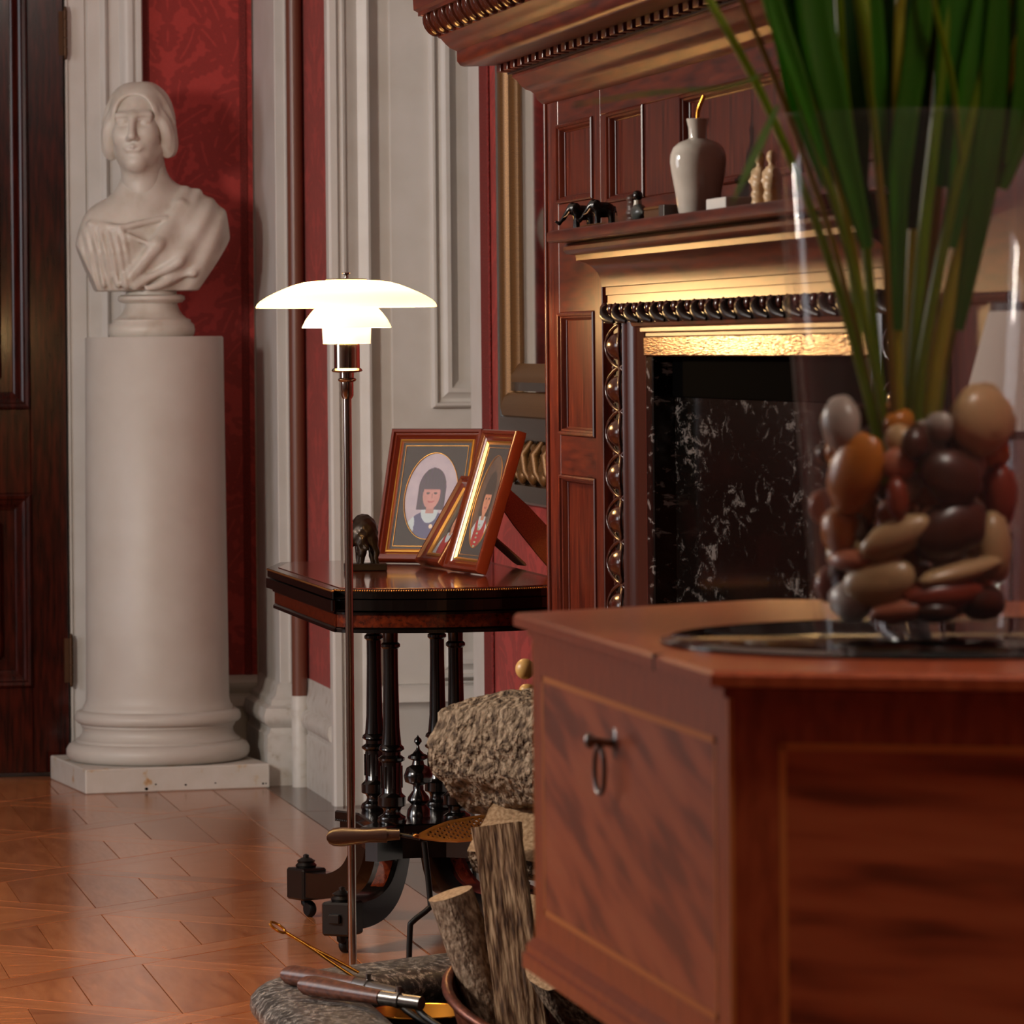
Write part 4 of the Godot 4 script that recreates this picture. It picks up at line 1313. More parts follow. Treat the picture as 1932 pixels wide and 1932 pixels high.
# ------------------------------------------------------------------ column and marble bust
func build_column_and_bust() -> void:
	var c := Vector3(1.352, 0, -12.70)
	var turn := deg_to_rad(6.0)
	var t := thing("column_pedestal", c, "white column pedestal on a square chipped plinth beside the door", "pedestal")
	t.rotation.y = turn
	var s := st()
	bx(s, Vector3(-0.247, 0, -0.235), Vector3(0.247, 0.064, 0.247), 0.003)
	part("plinth", s, m.plinth_paint, t)
	for k in [[-0.085, 0.009, 0.006], [-0.06, 0.02, 0.003], [0.02, 0.016, 0.004], [0.10, 0.018, 0.003], [0.228, 0.012, 0.004], [0.236, 0.012, 0.003]]:
		s = st()
		lump(s, Vector3(k[0], k[1], 0.2465), Vector3(k[2], k[2] * 0.7, 0.0012), 0.3, int(k[0] * 500), 8, 6)
		part("paint_chip", s, m.chip_and_shade_black, t)
	s = st()
	lathe(s, [Vector2(0.0, 0.064), Vector2(0.222, 0.064), Vector2(0.236, 0.070), Vector2(0.244, 0.082), Vector2(0.244, 0.096), Vector2(0.237, 0.109), Vector2(0.226, 0.115), Vector2(0.219, 0.116), Vector2(0.219, 0.122), Vector2(0.209, 0.127), Vector2(0.202, 0.137), Vector2(0.200, 0.148), Vector2(0.204, 0.156), Vector2(0.206, 0.158), Vector2(0.206, 0.164), Vector2(0.214, 0.166), Vector2(0.221, 0.173), Vector2(0.222, 0.183), Vector2(0.217, 0.194), Vector2(0.209, 0.199), Vector2(0.2, 0.200), Vector2(0.2, 0.208), Vector2(0.195, 0.214), Vector2(0.1915, 0.226), Vector2(0.1905, 0.245), Vector2(0.184, 1.188), Vector2(0.181, 1.192), Vector2(0.0, 1.192)], 72)
	part("shaft", s, m.scagliola_white, t)
	# bust
	var b := thing("marble_bust", Vector3(1.345, 1.192, -12.70), "white marble bust of a draped woman standing on the tall column pedestal", "bust")
	b.rotation.y = deg_to_rad(0.0)
	s = st()
	lathe(s, [Vector2(0, 0), Vector2(0.108, 0), Vector2(0.114, 0.006), Vector2(0.116, 0.018), Vector2(0.113, 0.032), Vector2(0.105, 0.039), Vector2(0.104, 0.045), Vector2(0.094, 0.049), Vector2(0.083, 0.058), Vector2(0.074, 0.072), Vector2(0.069, 0.088), Vector2(0.07, 0.089), Vector2(0.083, 0.092), Vector2(0.09, 0.099), Vector2(0.089, 0.107), Vector2(0.08, 0.112), Vector2(0.068, 0.112), Vector2(0.067, 0.124), Vector2(0.0, 0.124)], 48)
	part("socle", s, m.bust_marble, b)
	var o := Vector3(-0.006, 0, 0)
	# torso with drapery; x to the right of the picture, z towards the room
	var torso := [
		ell(Vector3(-0.01, 0.20, -0.012), Vector3(0.195, 0.155, 0.10), 0.02),
		ell(Vector3(-0.018, 0.305, -0.005), Vector3(0.155, 0.075, 0.078), 0.03),
		ell(Vector3(0.135, 0.285, -0.01), Vector3(0.078, 0.088, 0.078), 0.04),
		ell(Vector3(0.11, 0.25, 0.03), Vector3(0.085, 0.11, 0.072), 0.03),
		ell(Vector3(-0.13, 0.262, 0.0), Vector3(0.058, 0.068, 0.068), 0.035),
		ell(Vector3(-0.085, 0.225, 0.055), Vector3(0.062, 0.058, 0.05), 0.03),
		ell(Vector3(0.045, 0.225, 0.06), Vector3(0.06, 0.06, 0.05), 0.03),
		cap(Vector3(-0.01, 0.36, -0.012), Vector3(-0.02, 0.50, -0.005), 0.064, 0.054, 0.05),
		cap(Vector3(-0.012, 0.385, -0.02), Vector3(0.10, 0.355, -0.02), 0.045, 0.035, 0.05),
		cap(Vector3(-0.012, 0.375, -0.02), Vector3(-0.11, 0.312, -0.01), 0.042, 0.032, 0.05),
		# mantle: rolled edge over the shoulder and down across the breast
		cap(Vector3(0.095, 0.388, 0.0), Vector3(0.075, 0.345, 0.055), 0.013, 0.015, 0.014),
		cap(Vector3(0.075, 0.345, 0.055), Vector3(0.005, 0.245, 0.105), 0.017, 0.016, 0.014),
		cap(Vector3(0.005, 0.245, 0.105), Vector3(-0.075, 0.145, 0.085), 0.016, 0.018, 0.014),
		cap(Vector3(0.12, 0.385, -0.005), Vector3(0.125, 0.31, 0.062), 0.009, 0.010, 0.012),
		cap(Vector3(0.125, 0.31, 0.062), Vector3(0.065, 0.20, 0.10), 0.010, 0.010, 0.012),
		cap(Vector3(0.065, 0.20, 0.10), Vector3(-0.05, 0.135, 0.092), 0.010, 0.012, 0.012),
		cap(Vector3(0.13, 0.38, 0.0), Vector3(0.165, 0.29, 0.04), 0.009, 0.008, 0.012),
		cap(Vector3(0.165, 0.29, 0.04), Vector3(0.10, 0.17, 0.085), 0.008, 0.008, 0.012),
		cap(Vector3(0.10, 0.17, 0.085), Vector3(-0.02, 0.128, 0.09), 0.008, 0.010, 0.012),
		# gathered neckline of the chemise
		cap(Vector3(-0.165, 0.30, 0.045), Vector3(-0.09, 0.288, 0.082), 0.009, 0.009, 0.008),
		cap(Vector3(-0.09, 0.288, 0.082), Vector3(0.03, 0.315, 0.082), 0.009, 0.007, 0.008),
		cap(Vector3(-0.15, 0.285, 0.05), Vector3(-0.13, 0.14, 0.06), 0.009, 0.008, 0.01),
		cap(Vector3(-0.135, 0.285, 0.065), Vector3(-0.10, 0.14, 0.078), 0.008, 0.008, 0.01),
		cap(Vector3(-0.09, 0.275, 0.088), Vector3(0.0, 0.24, 0.108), 0.007, 0.006, 0.01),
		cap(Vector3(-0.165, 0.29, 0.03), Vector3(-0.155, 0.18, 0.035), 0.009, 0.008, 0.01),
	]
	put("torso", nets(torso, Vector3(-0.24, 0.10, -0.12), Vector3(0.26, 0.56, 0.15), 0.0042, 1), m.bust_marble, b)
	# head: face looking a little to the picture's left
	var head := [
		ell(Vector3(0, 0.032, -0.018), Vector3(0.076, 0.088, 0.094), 0.02),
		ell(Vector3(0, -0.03, 0.022), Vector3(0.059, 0.082, 0.066), 0.02),
		cap(Vector3(-0.044, -0.052, 0.005), Vector3(-0.012, -0.094, 0.058), 0.02, 0.017, 0.03),
		cap(Vector3(0.044, -0.052, 0.005), Vector3(0.012, -0.094, 0.058), 0.02, 0.017, 0.03),
		ell(Vector3(0, -0.096, 0.068), Vector3(0.019, 0.015, 0.016), 0.018),
		ell(Vector3(-0.034, -0.02, 0.06), Vector3(0.024, 0.026, 0.022), 0.03),
		ell(Vector3(0.034, -0.02, 0.06), Vector3(0.024, 0.026, 0.022), 0.03),
		cap(Vector3(-0.042, 0.031, 0.070), Vector3(-0.008, 0.029, 0.083), 0.009, 0.009, 0.016),
		cap(Vector3(0.042, 0.031, 0.070), Vector3(0.008, 0.029, 0.083), 0.009, 0.009, 0.016),
		dig(ell(Vector3(-0.030, 0.011, 0.092), Vector3(0.018, 0.012, 0.016), 0.010)),
		dig(ell(Vector3(0.030, 0.011, 0.092), Vector3(0.018, 0.012, 0.016), 0.010)),
		ell(Vector3(-0.030, 0.010, 0.0685), Vector3(0.014, 0.0095, 0.0125), 0.003),
		ell(Vector3(0.030, 0.010, 0.0685), Vector3(0.014, 0.0095, 0.0125), 0.003),
		cap(Vector3(-0.044, 0.016, 0.070), Vector3(-0.017, 0.018, 0.081), 0.0035, 0.0035, 0.005),
		cap(Vector3(0.044, 0.016, 0.070), Vector3(0.017, 0.018, 0.081), 0.0035, 0.0035, 0.005),
		cap(Vector3(0, 0.030, 0.082), Vector3(0, -0.024, 0.105), 0.0075, 0.0095, 0.010),
		ell(Vector3(0, -0.030, 0.104), Vector3(0.011, 0.009, 0.011), 0.008),
		ell(Vector3(-0.011, -0.034, 0.092), Vector3(0.007, 0.006, 0.010), 0.006),
		ell(Vector3(0.011, -0.034, 0.092), Vector3(0.007, 0.006, 0.010), 0.006),
		ell(Vector3(0, -0.056, 0.076), Vector3(0.022, 0.013, 0.012), 0.014),
		cap(Vector3(-0.021, -0.0570, 0.081), Vector3(0, -0.0545, 0.0905), 0.0028, 0.0045, 0.006),
		cap(Vector3(0.021, -0.0570, 0.081), Vector3(0, -0.0545, 0.0905), 0.0028, 0.0045, 0.006),
		cap(Vector3(-0.014, -0.0625, 0.084), Vector3(0.014, -0.0625, 0.084), 0.0045, 0.0045, 0.006),
		dig(cap(Vector3(-0.021, -0.0590, 0.0905), Vector3(0.021, -0.0590, 0.0905), 0.0016, 0.0016, 0.002)),
		cap(Vector3(0, -0.06, -0.012), Vector3(0.004, -0.19, -0.022), 0.054, 0.056, 0.03),
	]
	var turned := Transform3D(Basis.from_euler(Vector3(deg_to_rad(-3.0), deg_to_rad(-17.0), deg_to_rad(1.5))), Vector3(-0.030, 0.553, 0.012))
	var hd := put("head", nets(head, Vector3(-0.10, -0.20, -0.14), Vector3(0.10, 0.14, 0.13), 0.0028), m.bust_marble, b)
	hd.transform = turned
	# hair: parted, drawn down over the ears in rolls and gathered behind
	var hair := [
		ell(Vector3(-0.016, 0.047, -0.018), Vector3(0.070, 0.082, 0.094), 0.008),
		ell(Vector3(0.016, 0.047, -0.018), Vector3(0.070, 0.082, 0.094), 0.008),
		ell(Vector3(-0.074, -0.004, 0.000), Vector3(0.026, 0.062, 0.046), 0.02, Basis(Vector3(0, 0, 1), -0.10)),
		ell(Vector3(0.074, -0.004, 0.000), Vector3(0.026, 0.062, 0.046), 0.02, Basis(Vector3(0, 0, 1), 0.10)),
		ell(Vector3(-0.077, -0.045, -0.01), Vector3(0.022, 0.034, 0.036), 0.012),
		ell(Vector3(0.077, -0.045, -0.01), Vector3(0.022, 0.034, 0.036), 0.012),
		ell(Vector3(0, -0.02, -0.085), Vector3(0.06, 0.06, 0.045), 0.02),
		dig(ell(Vector3(0, -0.008, 0.088), Vector3(0.064, 0.098, 0.086), 0.008)),
	]
	var hr := put("hair", nets(hair, Vector3(-0.12, -0.12, -0.15), Vector3(0.12, 0.15, 0.13), 0.003, 2), m.bust_marble, b)
	hr.transform = turned

# ------------------------------------------------------------------ card table
func build_card_table() -> void:
	var c := Vector3(1.49, 0, -9.285)
	var t := thing("card_table", c, "ebonised folding card table with burr walnut top, four turned columns and splayed feet", "table")
	var pts := [Vector2(1.25, -8.77), Vector2(1.258, -8.74), Vector2(1.278, -8.715), Vector2(1.34, -8.683), Vector2(1.42, -8.660), Vector2(1.49, -8.654), Vector2(1.56, -8.662), Vector2(1.64, -8.69), Vector2(1.702, -8.735), Vector2(1.73, -8.80), Vector2(1.73, -9.78), Vector2(1.67, -9.87), Vector2(1.49, -9.905), Vector2(1.31, -9.875), Vector2(1.25, -9.62)]
	var poly := PackedVector2Array()
	for i in pts.size():
		var a: Vector2 = pts[(i - 1 + pts.size()) % pts.size()]
		var b: Vector2 = pts[i]
		var d: Vector2 = pts[(i + 1) % pts.size()]
		var e: Vector2 = pts[(i + 2) % pts.size()]
		var n := 4 if b.distance_to(d) < 0.12 else 1
		for k in n:
			poly.append(b.cubic_interpolate(d, a, e, float(k) / n) - Vector2(c.x, c.z))
	var layers := [["upper_leaf", 0.694, 0.711, 0.0, m.ebonised], ["lower_leaf", 0.672, 0.6915, 0.003, m.ebonised], ["apron_black_edge", 0.664, 0.672, -0.010, m.ebonised], ["apron_veneer", 0.640, 0.664, -0.014, m.burr_walnut], ["apron_foot", 0.630, 0.640, -0.011, m.ebonised]]
	for l in layers:
		var s := st()
		var q: PackedVector2Array = poly if l[3] == 0.0 else Geometry2D.offset_polygon(poly, l[3], Geometry2D.JOIN_ROUND if l[3] > 0.0 else Geometry2D.JOIN_MITER)[0]
		slab(s, q, l[1], l[2], 0.004)
		part(l[0], s, l[4], t)
	# veneered field let into the top and a gilt beaded edge
	var s := st()
	slab(s, Geometry2D.offset_polygon(poly, -0.022, Geometry2D.JOIN_MITER)[0], 0.705, 0.7125, 0.0005)
	part("veneered_field", s, m.burr_walnut, t)
	var edge := []
	for p in poly:
		edge.append(Vector3(p.x, 0.7085, p.y))
	edge.append(edge[0])
	var beads := st()
	var acc := 0.0
	for i in edge.size() - 1:
		var a: Vector3 = edge[i]
		var b: Vector3 = edge[i + 1]
		var len := a.distance_to(b)
		while acc < len:
			lump(beads, a.lerp(b, acc / len) * Vector3(1.0, 1, 1.0), Vector3(0.0022, 0.002, 0.0022), 0, 0, 6, 4)
			acc += 0.0046
		acc -= len
	var bd := part("beaded_edge", beads, m.dull_brass, t)
	bd.set_meta("kind", "stuff")
	# platform
	s = st()
	var pf := PackedVector2Array([Vector2(-0.10, -0.20), Vector2(-0.04, -0.15), Vector2(0.04, -0.15), Vector2(0.10, -0.20), Vector2(0.13, -0.17), Vector2(0.095, -0.10), Vector2(0.095, 0.10), Vector2(0.13, 0.17), Vector2(0.10, 0.20), Vector2(0.04, 0.15), Vector2(-0.04, 0.15), Vector2(-0.10, 0.20), Vector2(-0.13, 0.17), Vector2(-0.095, 0.10), Vector2(-0.095, -0.10), Vector2(-0.13, -0.17)])
	slab(s, pf, 0.215, 0.232, 0.003)
	slab(s, Geometry2D.offset_polygon(pf, -0.008, Geometry2D.JOIN_MITER)[0], 0.165, 0.215)
	part("platform", s, m.ebonised, t)
	var pb := st()
	for i in pf.size():
		var a := pf[i]
		var b := pf[(i + 1) % pf.size()]
		var n := int(a.distance_to(b) / 0.0065)
		for k in n:
			var q := a.lerp(b, (k + 0.5) / n)
			lump(pb, Vector3(q.x, 0.213, q.y), Vector3(0.0026, 0.0026, 0.0026), 0, 0, 6, 4)
	part("platform_beading", pb, m.ebonised_worn, t).set_meta("kind", "stuff")
	# turned columns
	var col := st()
	lathe(col, [Vector2(0.0, 0.232), Vector2(0.027, 0.232), Vector2(0.029, 0.238), Vector2(0.027, 0.246), Vector2(0.018, 0.252), Vector2(0.0165, 0.258), Vector2(0.019, 0.264), Vector2(0.0275, 0.268), Vector2(0.0275, 0.285), Vector2(0.022, 0.290), Vector2(0.0195, 0.294), Vector2(0.0195, 0.352), Vector2(0.026, 0.356), Vector2(0.0265, 0.360), Vector2(0.018, 0.366), Vector2(0.018, 0.372), Vector2(0.0255, 0.377), Vector2(0.024, 0.382), Vector2(0.0195, 0.386), Vector2(0.0165, 0.42), Vector2(0.0145, 0.53), Vector2(0.0145, 0.572), Vector2(0.019, 0.576), Vector2(0.019, 0.581), Vector2(0.0145, 0.585), Vector2(0.015, 0.606), Vector2(0.019, 0.618), Vector2(0.027, 0.626), Vector2(0.028, 0.632), Vector2(0.0, 0.632)], 20)
	for k in 8:
		var a := TAU * k / 8.0
		var d := Vector3(cos(a), 0, sin(a)) * 0.0198
		tube(col, [d + Vector3(0, 0.302, 0), d + Vector3(0, 0.345, 0)], 0.0022, 6)
	var cm := col.commit()
	for p in [Vector2(-0.062, 0.135), Vector2(0.066, 0.135), Vector2(-0.052, -0.145), Vector2(0.076, -0.145)]:
		put("column", cm, m.ebonised, t).position = Vector3(p.x, 0, p.y)
	# finial between them
	s = st()
	lathe(s, [Vector2(0, 0.232), Vector2(0.024, 0.232), Vector2(0.022, 0.246), Vector2(0.014, 0.256), Vector2(0.022, 0.264), Vector2(0.021, 0.27), Vector2(0.0105, 0.284), Vector2(0.0105, 0.294), Vector2(0.026, 0.300), Vector2(0.029, 0.312), Vector2(0.023, 0.328), Vector2(0.0125, 0.334), Vector2(0.0105, 0.342), Vector2(0.021, 0.347), Vector2(0.019, 0.352), Vector2(0.011, 0.356), Vector2(0.004, 0.364), Vector2(0.0025, 0.372), Vector2(0.0078, 0.379), Vector2(0.007, 0.384), Vector2(0.002, 0.389), Vector2(0.0, 0.393)], 24)
	part("finial", s, m.ebonised, t).position = Vector3(0.012, 0, 0.0)
	# four sabre legs ending in blocks on castors
	for k in 4:
		var sx := -1.0 if k % 2 == 0 else 1.0
		var sz := 1.0 if k < 2 else -1.0
		var foot := Vector2(0.18 * sx, 0.262 * sz) if sz > 0 else Vector2(0.165 * sx, -0.345)
		var d := foot.normalized()
		var root := foot - d * 0.235
		var far := foot.length()
		var path := []
		for q in [[0.0, 0.19], [0.010, 0.16], [0.026, 0.128], [0.055, 0.098], [0.10, 0.078], [0.15, 0.070], [0.20, 0.069], [0.235, 0.069]]:
			path.append(Vector3(root.x + d.x * q[0], q[1], root.y + d.y * q[0]))
		path = curve(path, 3)
		var leg := st()
		ribbon(leg, path, 0.05, 0.05, Vector3(-d.y, 0, d.x))
		var lg := part("leg", leg, m.ebonised, t)
		var veneer := st()
		var vp := []
		for i in range(2, path.size() - 6):
			vp.append(path[i] + Vector3(d.x, 0.9, d.y).normalized() * 0.0255)
		ribbon(veneer, vp, 0.028, 0.002, Vector3(-d.y, 0, d.x))
		part("leg_veneer", veneer, m.burr_walnut, lg)
		var xf := Transform3D(Basis(Vector3(d.x, 0, d.y), Vector3.UP, Vector3(-d.y, 0, d.x)), Vector3(foot.x, 0, foot.y))
		var blk := st()
		bx(blk, Vector3(-0.032, 0.036, -0.03), Vector3(0.03, 0.100, 0.03), 0.004, xf)
		bx(blk, Vector3(0.03, 0.060, -0.012), Vector3(0.038, 0.078, 0.012), 0.002, xf)
		lathe(blk, [Vector2(0.02, 0.100), Vector2(0.022, 0.105), Vector2(0.017, 0.110), Vector2(0.019, 0.114), Vector2(0.011, 0.119), Vector2(0.006, 0.121), Vector2(0.006, 0.126), Vector2(0.0, 0.128)], 16, Transform3D(Basis(), xf.origin))
		part("foot_block", blk, m.ebonised_worn, t)
		var ca := st()
		tube(ca, [xf * Vector3(0, 0.037, 0), xf * Vector3(0.003, 0.028, 0), xf * Vector3(-0.012, 0.017, 0)], [0.012, 0.010, 0.006], 8)
		var castor := part("castor", ca, m.iron, t)
		var wh := st()
		lathe(wh, [Vector2(0, -0.008), Vector2(0.013, -0.008), Vector2(0.0165, -0.004), Vector2(0.0165, 0.004), Vector2(0.013, 0.008), Vector2(0, 0.008)], 20, Transform3D(xf.basis * Basis(Vector3(1, 0, 0), PI * 0.5), xf * Vector3(-0.012, 0.0166, 0)))
		part("wheel", wh, m.iron, castor)

# band of rectangular section along a path; width lies along side
func ribbon(s: SurfaceTool, path: Array, width: float, thick: float, side: Vector3) -> void:
	var rings := []
	for i in path.size():
		var t: Vector3 = (path[mini(i + 1, path.size() - 1)] - path[maxi(i - 1, 0)]).normalized()
		var over := t.cross(side).normalized()
		var p: Vector3 = path[i]
		rings.append([p - side * width * 0.5 - over * thick * 0.5, p + side * width * 0.5 - over * thick * 0.5, p + side * width * 0.5 + over * thick * 0.5, p - side * width * 0.5 + over * thick * 0.5, over])
	for i in path.size() - 1:
		var a: Array = rings[i]
		var b: Array = rings[i + 1]
		nquad(s, [a[0], a[1], b[1], b[0]], [-a[4], -a[4], -b[4], -b[4]])
		nquad(s, [a[2], a[3], b[3], b[2]], [a[4], a[4], b[4], b[4]])
		nquad(s, [a[1], a[2], b[2], b[1]], [side, side, side, side])
		nquad(s, [a[0], a[3], b[3], b[0]], [-side, -side, -side, -side])
	var first: Array = rings[0]
	var last: Array = rings[rings.size() - 1]
	facing(s, first.slice(0, 4), (path[0] - path[1]).normalized())
	facing(s, last.slice(0, 4), (path[path.size() - 1] - path[path.size() - 2]).normalized())

# ------------------------------------------------------------------ floor lamp with three opal shades
func build_floor_lamp() -> void:
	var at := Vector3(1.267, 0, -8.60)
	var t := thing("floor_lamp", at, "slim chrome floor lamp with three stacked opal glass shades, switched on", "floor lamp")
	var s := st()
	lathe(s, [Vector2(0, 0), Vector2(0.10, 0), Vector2(0.105, 0.004), Vector2(0.10, 0.012), Vector2(0.03, 0.017), Vector2(0.010, 0.02), Vector2(0.0, 0.02)], 40)
	part("base", s, m.chrome, t)
	s = st()
	lathe(s, [Vector2(0.0076, 0.018), Vector2(0.0076, 1.068)], 20)
	part("pole", s, m.chrome, t)
	s = st()
	lathe(s, [Vector2(0, 1.064), Vector2(0.0085, 1.064), Vector2(0.0115, 1.070), Vector2(0.0115, 1.094), Vector2(0.0155, 1.096), Vector2(0.017, 1.0985), Vector2(0.0155, 1.101), Vector2(0.0125, 1.102), Vector2(0.0125, 1.111), Vector2(0.026, 1.1125), Vector2(0.0285, 1.115), Vector2(0.026, 1.119), Vector2(0.0235, 1.120), Vector2(0.0235, 1.163), Vector2(0.0, 1.163)], 32)
	part("socket", s, m.chrome, t)
	s = st()
	lathe(s, [Vector2(0.0435, 1.164), Vector2(0.0435, 1.168), Vector2(0.0445, 1.188), Vector2(0.0445, 1.196), Vector2(0.038, 1.205), Vector2(0.030, 1.21)], 40)
	part("lower_shade", s, m.opal_lower_shade, t)
	s = st()
	lathe(s, [Vector2(0.0815, 1.193), Vector2(0.0815, 1.195), Vector2(0.075, 1.208), Vector2(0.066, 1.220), Vector2(0.056, 1.231), Vector2(0.046, 1.239), Vector2(0.034, 1.246)], 40)
	part("middle_shade", s, m.opal_lower_shade, t)
	s = st()
	lathe(s, [Vector2(0.1645, 1.230), Vector2(0.1650, 1.232), Vector2(0.163, 1.237), Vector2(0.157, 1.243), Vector2(0.146, 1.250), Vector2(0.132, 1.257), Vector2(0.116, 1.264), Vector2(0.098, 1.271), Vector2(0.080, 1.276), Vector2(0.062, 1.2785), Vector2(0.036, 1.2795)], 56)
	part("top_shade", s, m.opal_top_shade, t)
	s = st()
	lathe(s, [Vector2(0.0, 1.277), Vector2(0.038, 1.278), Vector2(0.0385, 1.2812), Vector2(0.036, 1.2825), Vector2(0.0035, 1.283), Vector2(0.0035, 1.287), Vector2(0.0025, 1.289), Vector2(0.007, 1.2915), Vector2(0.0075, 1.293), Vector2(0.006, 1.294), Vector2(0.0, 1.2945)], 28)
	part("top_cap", s, m.chrome, t)
	for k in 3:
		var a := TAU * k / 3.0 + 0.5
		var d := Vector3(cos(a), 0, sin(a))
		s = st()
		tube(s, [d * 0.022 + Vector3(0, 1.16, 0), d * 0.026 + Vector3(0, 1.279, 0)], 0.0016, 6)
		part("shade_stay", s, m.chrome, t)
	var bulb := OmniLight3D.new()
	bulb.name = "lamp_light"
	bulb.light_color = Color(1.0, 0.80, 0.54)
	bulb.light_energy = 0.6
	bulb.light_size = 0.03
	bulb.omni_range = 25.0
	bulb.omni_attenuation = 2.0
	bulb.shadow_enabled = true
	bulb.position = Vector3(0, 1.215, 0)
	t.add_child(bulb)

# ------------------------------------------------------------------ long six-sided chest on a recessed stand
func build_chest() -> void:
	var o := Vector3(1.28, 0, -4.70)
	var t := thing("mahogany_chest", o, "long mahogany chest with string inlay and moulded lid, carrying the glass vase", "chest")
	var poly := PackedVector2Array()
	for p in [Vector2(0.968, -5.18), Vector2(0.968, -4.215), Vector2(1.28, -4.045), Vector2(1.592, -4.215), Vector2(1.592, -5.18), Vector2(1.28, -5.35)]:
		poly.append(p - Vector2(o.x, o.z))
	var y0 := 0.500
	var y1 := 0.836
	var s := st()
	slab(s, poly, y0, y1)
	part("carcase", s, m.chest_mahogany, t)
	# crossbanding and string inlay on each face
	var n := poly.size()
	for i in n:
		var a := poly[i]
		var b := poly[(i + 1) % n]
		var len := a.distance_to(b)
		var d := (b - a) / len
		var nn := Vector3(-d.y, 0, d.x)
		if nn.dot(Vector3(a.x + b.x, 0, a.y + b.y)) < 0.0:
			nn = -nn
		var u := Vector3(d.x, 0, d.y)
		var p := Vector3(a.x, 0, a.y)
		var fw := 0.046 if i % 3 == 1 or i % 3 == 2 else 0.055
		var banding := [[0.0, fw, y0, y1], [len - fw, len, y0, y1], [fw, len - fw, y1 - 0.04, y1], [fw, len - fw, y0, y0 + 0.034]]
		for k in banding:
			var q := st()
			facing(q, [p + u * k[0] + nn * 0.0006 + Vector3(0, k[2], 0), p + u * k[1] + nn * 0.0006 + Vector3(0, k[2], 0), p + u * k[1] + nn * 0.0006 + Vector3(0, k[3], 0), p + u * k[0] + nn * 0.0006 + Vector3(0, k[3], 0)], nn)
			part("crossbanding", q, m.chest_band, t)
		# figured veneer of the field, its stripes running slantwise on the long sides
		var slant := 0.24 if i % 3 == 0 else 0.06
		var hw := len * 0.5 - fw
		var cy := (y1 - 0.04 + y0 + 0.034) * 0.5
		var hh := (y1 - 0.04 - y0 - 0.034) * 0.5
		var field := st()
		var corners := []
		for q2 in [Vector2(-hw, -hh), Vector2(hw, -hh), Vector2(hw, hh), Vector2(-hw, hh)]:
			var r2: Vector2 = q2.rotated(slant)
			corners.append(Vector3(r2.x, r2.y, 0))
		facing(field, corners, Vector3(0, 0, 1))
		var vn := part("veneer_field", field, m.chest_mahogany, t)
		var right := Vector3.UP.cross(nn).normalized()
		vn.transform = Transform3D(Basis(right, Vector3.UP, nn) * Basis(Vector3(0, 0, 1), -slant), p + u * len * 0.5 + nn * 0.0007 + Vector3(0, cy, 0))
		var line := 0.007
		for k in [[fw, len - fw, y1 - 0.04 - line, y1 - 0.04], [fw, len - fw, y0 + 0.034, y0 + 0.034 + line], [fw, fw + line, y0 + 0.034, y1 - 0.04], [len - fw - line, len - fw, y0 + 0.034, y1 - 0.04], [0.0, 0.004, y0, y1], [len - 0.004, len, y0, y1]]:
			var q := st()
			facing(q, [p + u * k[0] + nn * 0.0011 + Vector3(0, k[2], 0), p + u * k[1] + nn * 0.0011 + Vector3(0, k[2], 0), p + u * k[1] + nn * 0.0011 + Vector3(0, k[3], 0), p + u * k[0] + nn * 0.0011 + Vector3(0, k[3], 0)], nn)
			part("string_inlay", q, m.inlay, t)
	# moulded lid and foot
	s = st()
	slab(s, Geometry2D.offset_polygon(poly, 0.006, Geometry2D.JOIN_MITER)[0], 0.836, 0.846, 0.002)
	slab(s, Geometry2D.offset_polygon(poly, 0.020, Geometry2D.JOIN_MITER)[0], 0.847, 0.861, 0.004)
	part("lid", s, m.chest_band, t)
	s = st()
	slab(s, Geometry2D.offset_polygon(poly, 0.010, Geometry2D.JOIN_MITER)[0], 0.486, 0.503, 0.008)
	slab(s, Geometry2D.offset_polygon(poly, 0.014, Geometry2D.JOIN_MITER)[0], 0.470, 0.487, 0.002)
	part("foot_moulding", s, m.chest_band, t)
	s = st()
	bx(s, Vector3(-0.14, 0, -0.22), Vector3(0.2, 0.47, 0.40), 0.004)
	part("stand", s, m.door_mahogany, t)
	s = st()
	bx(s, Vector3(0.9475 - o.x, 0.846, -4.452 - o.z), Vector3(0.958 - o.x, 0.8615, -4.446 - o.z))
	part("lid_joint", s, m.joint, t)
	# lock plate with a key and its hanging ring, in the middle of the long side
	var lk := Vector3(0.968 - o.x, 0.752, -4.735 - o.z)
	s = st()
	lump(s, lk, Vector3(0.003, 0.018, 0.012), 0, 0, 16, 8)
	var plate := part("lock_plate", s, m.steel, t)
	plate.set_meta("label", "small steel lock plate with key")
	s = st()
	tube(s, [lk, lk + Vector3(-0.022, 0.004, 0)], 0.0042, 8)
	lump(s, lk + Vector3(-0.026, 0.004, 0), Vector3(0.006, 0.008, 0.008), 0, 0, 10, 8)
	part("key", s, m.steel, plate)
	s = st()
	var ring := []
	for k in 21:
		var a := TAU * k / 20.0
		ring.append(lk + Vector3(-0.016 + 0.002 * sin(a), -0.026 - 0.024 * cos(a), 0.015 * sin(a)))
	tube(s, ring, 0.0028, 8)
	part("key_ring", s, m.steel, plate)

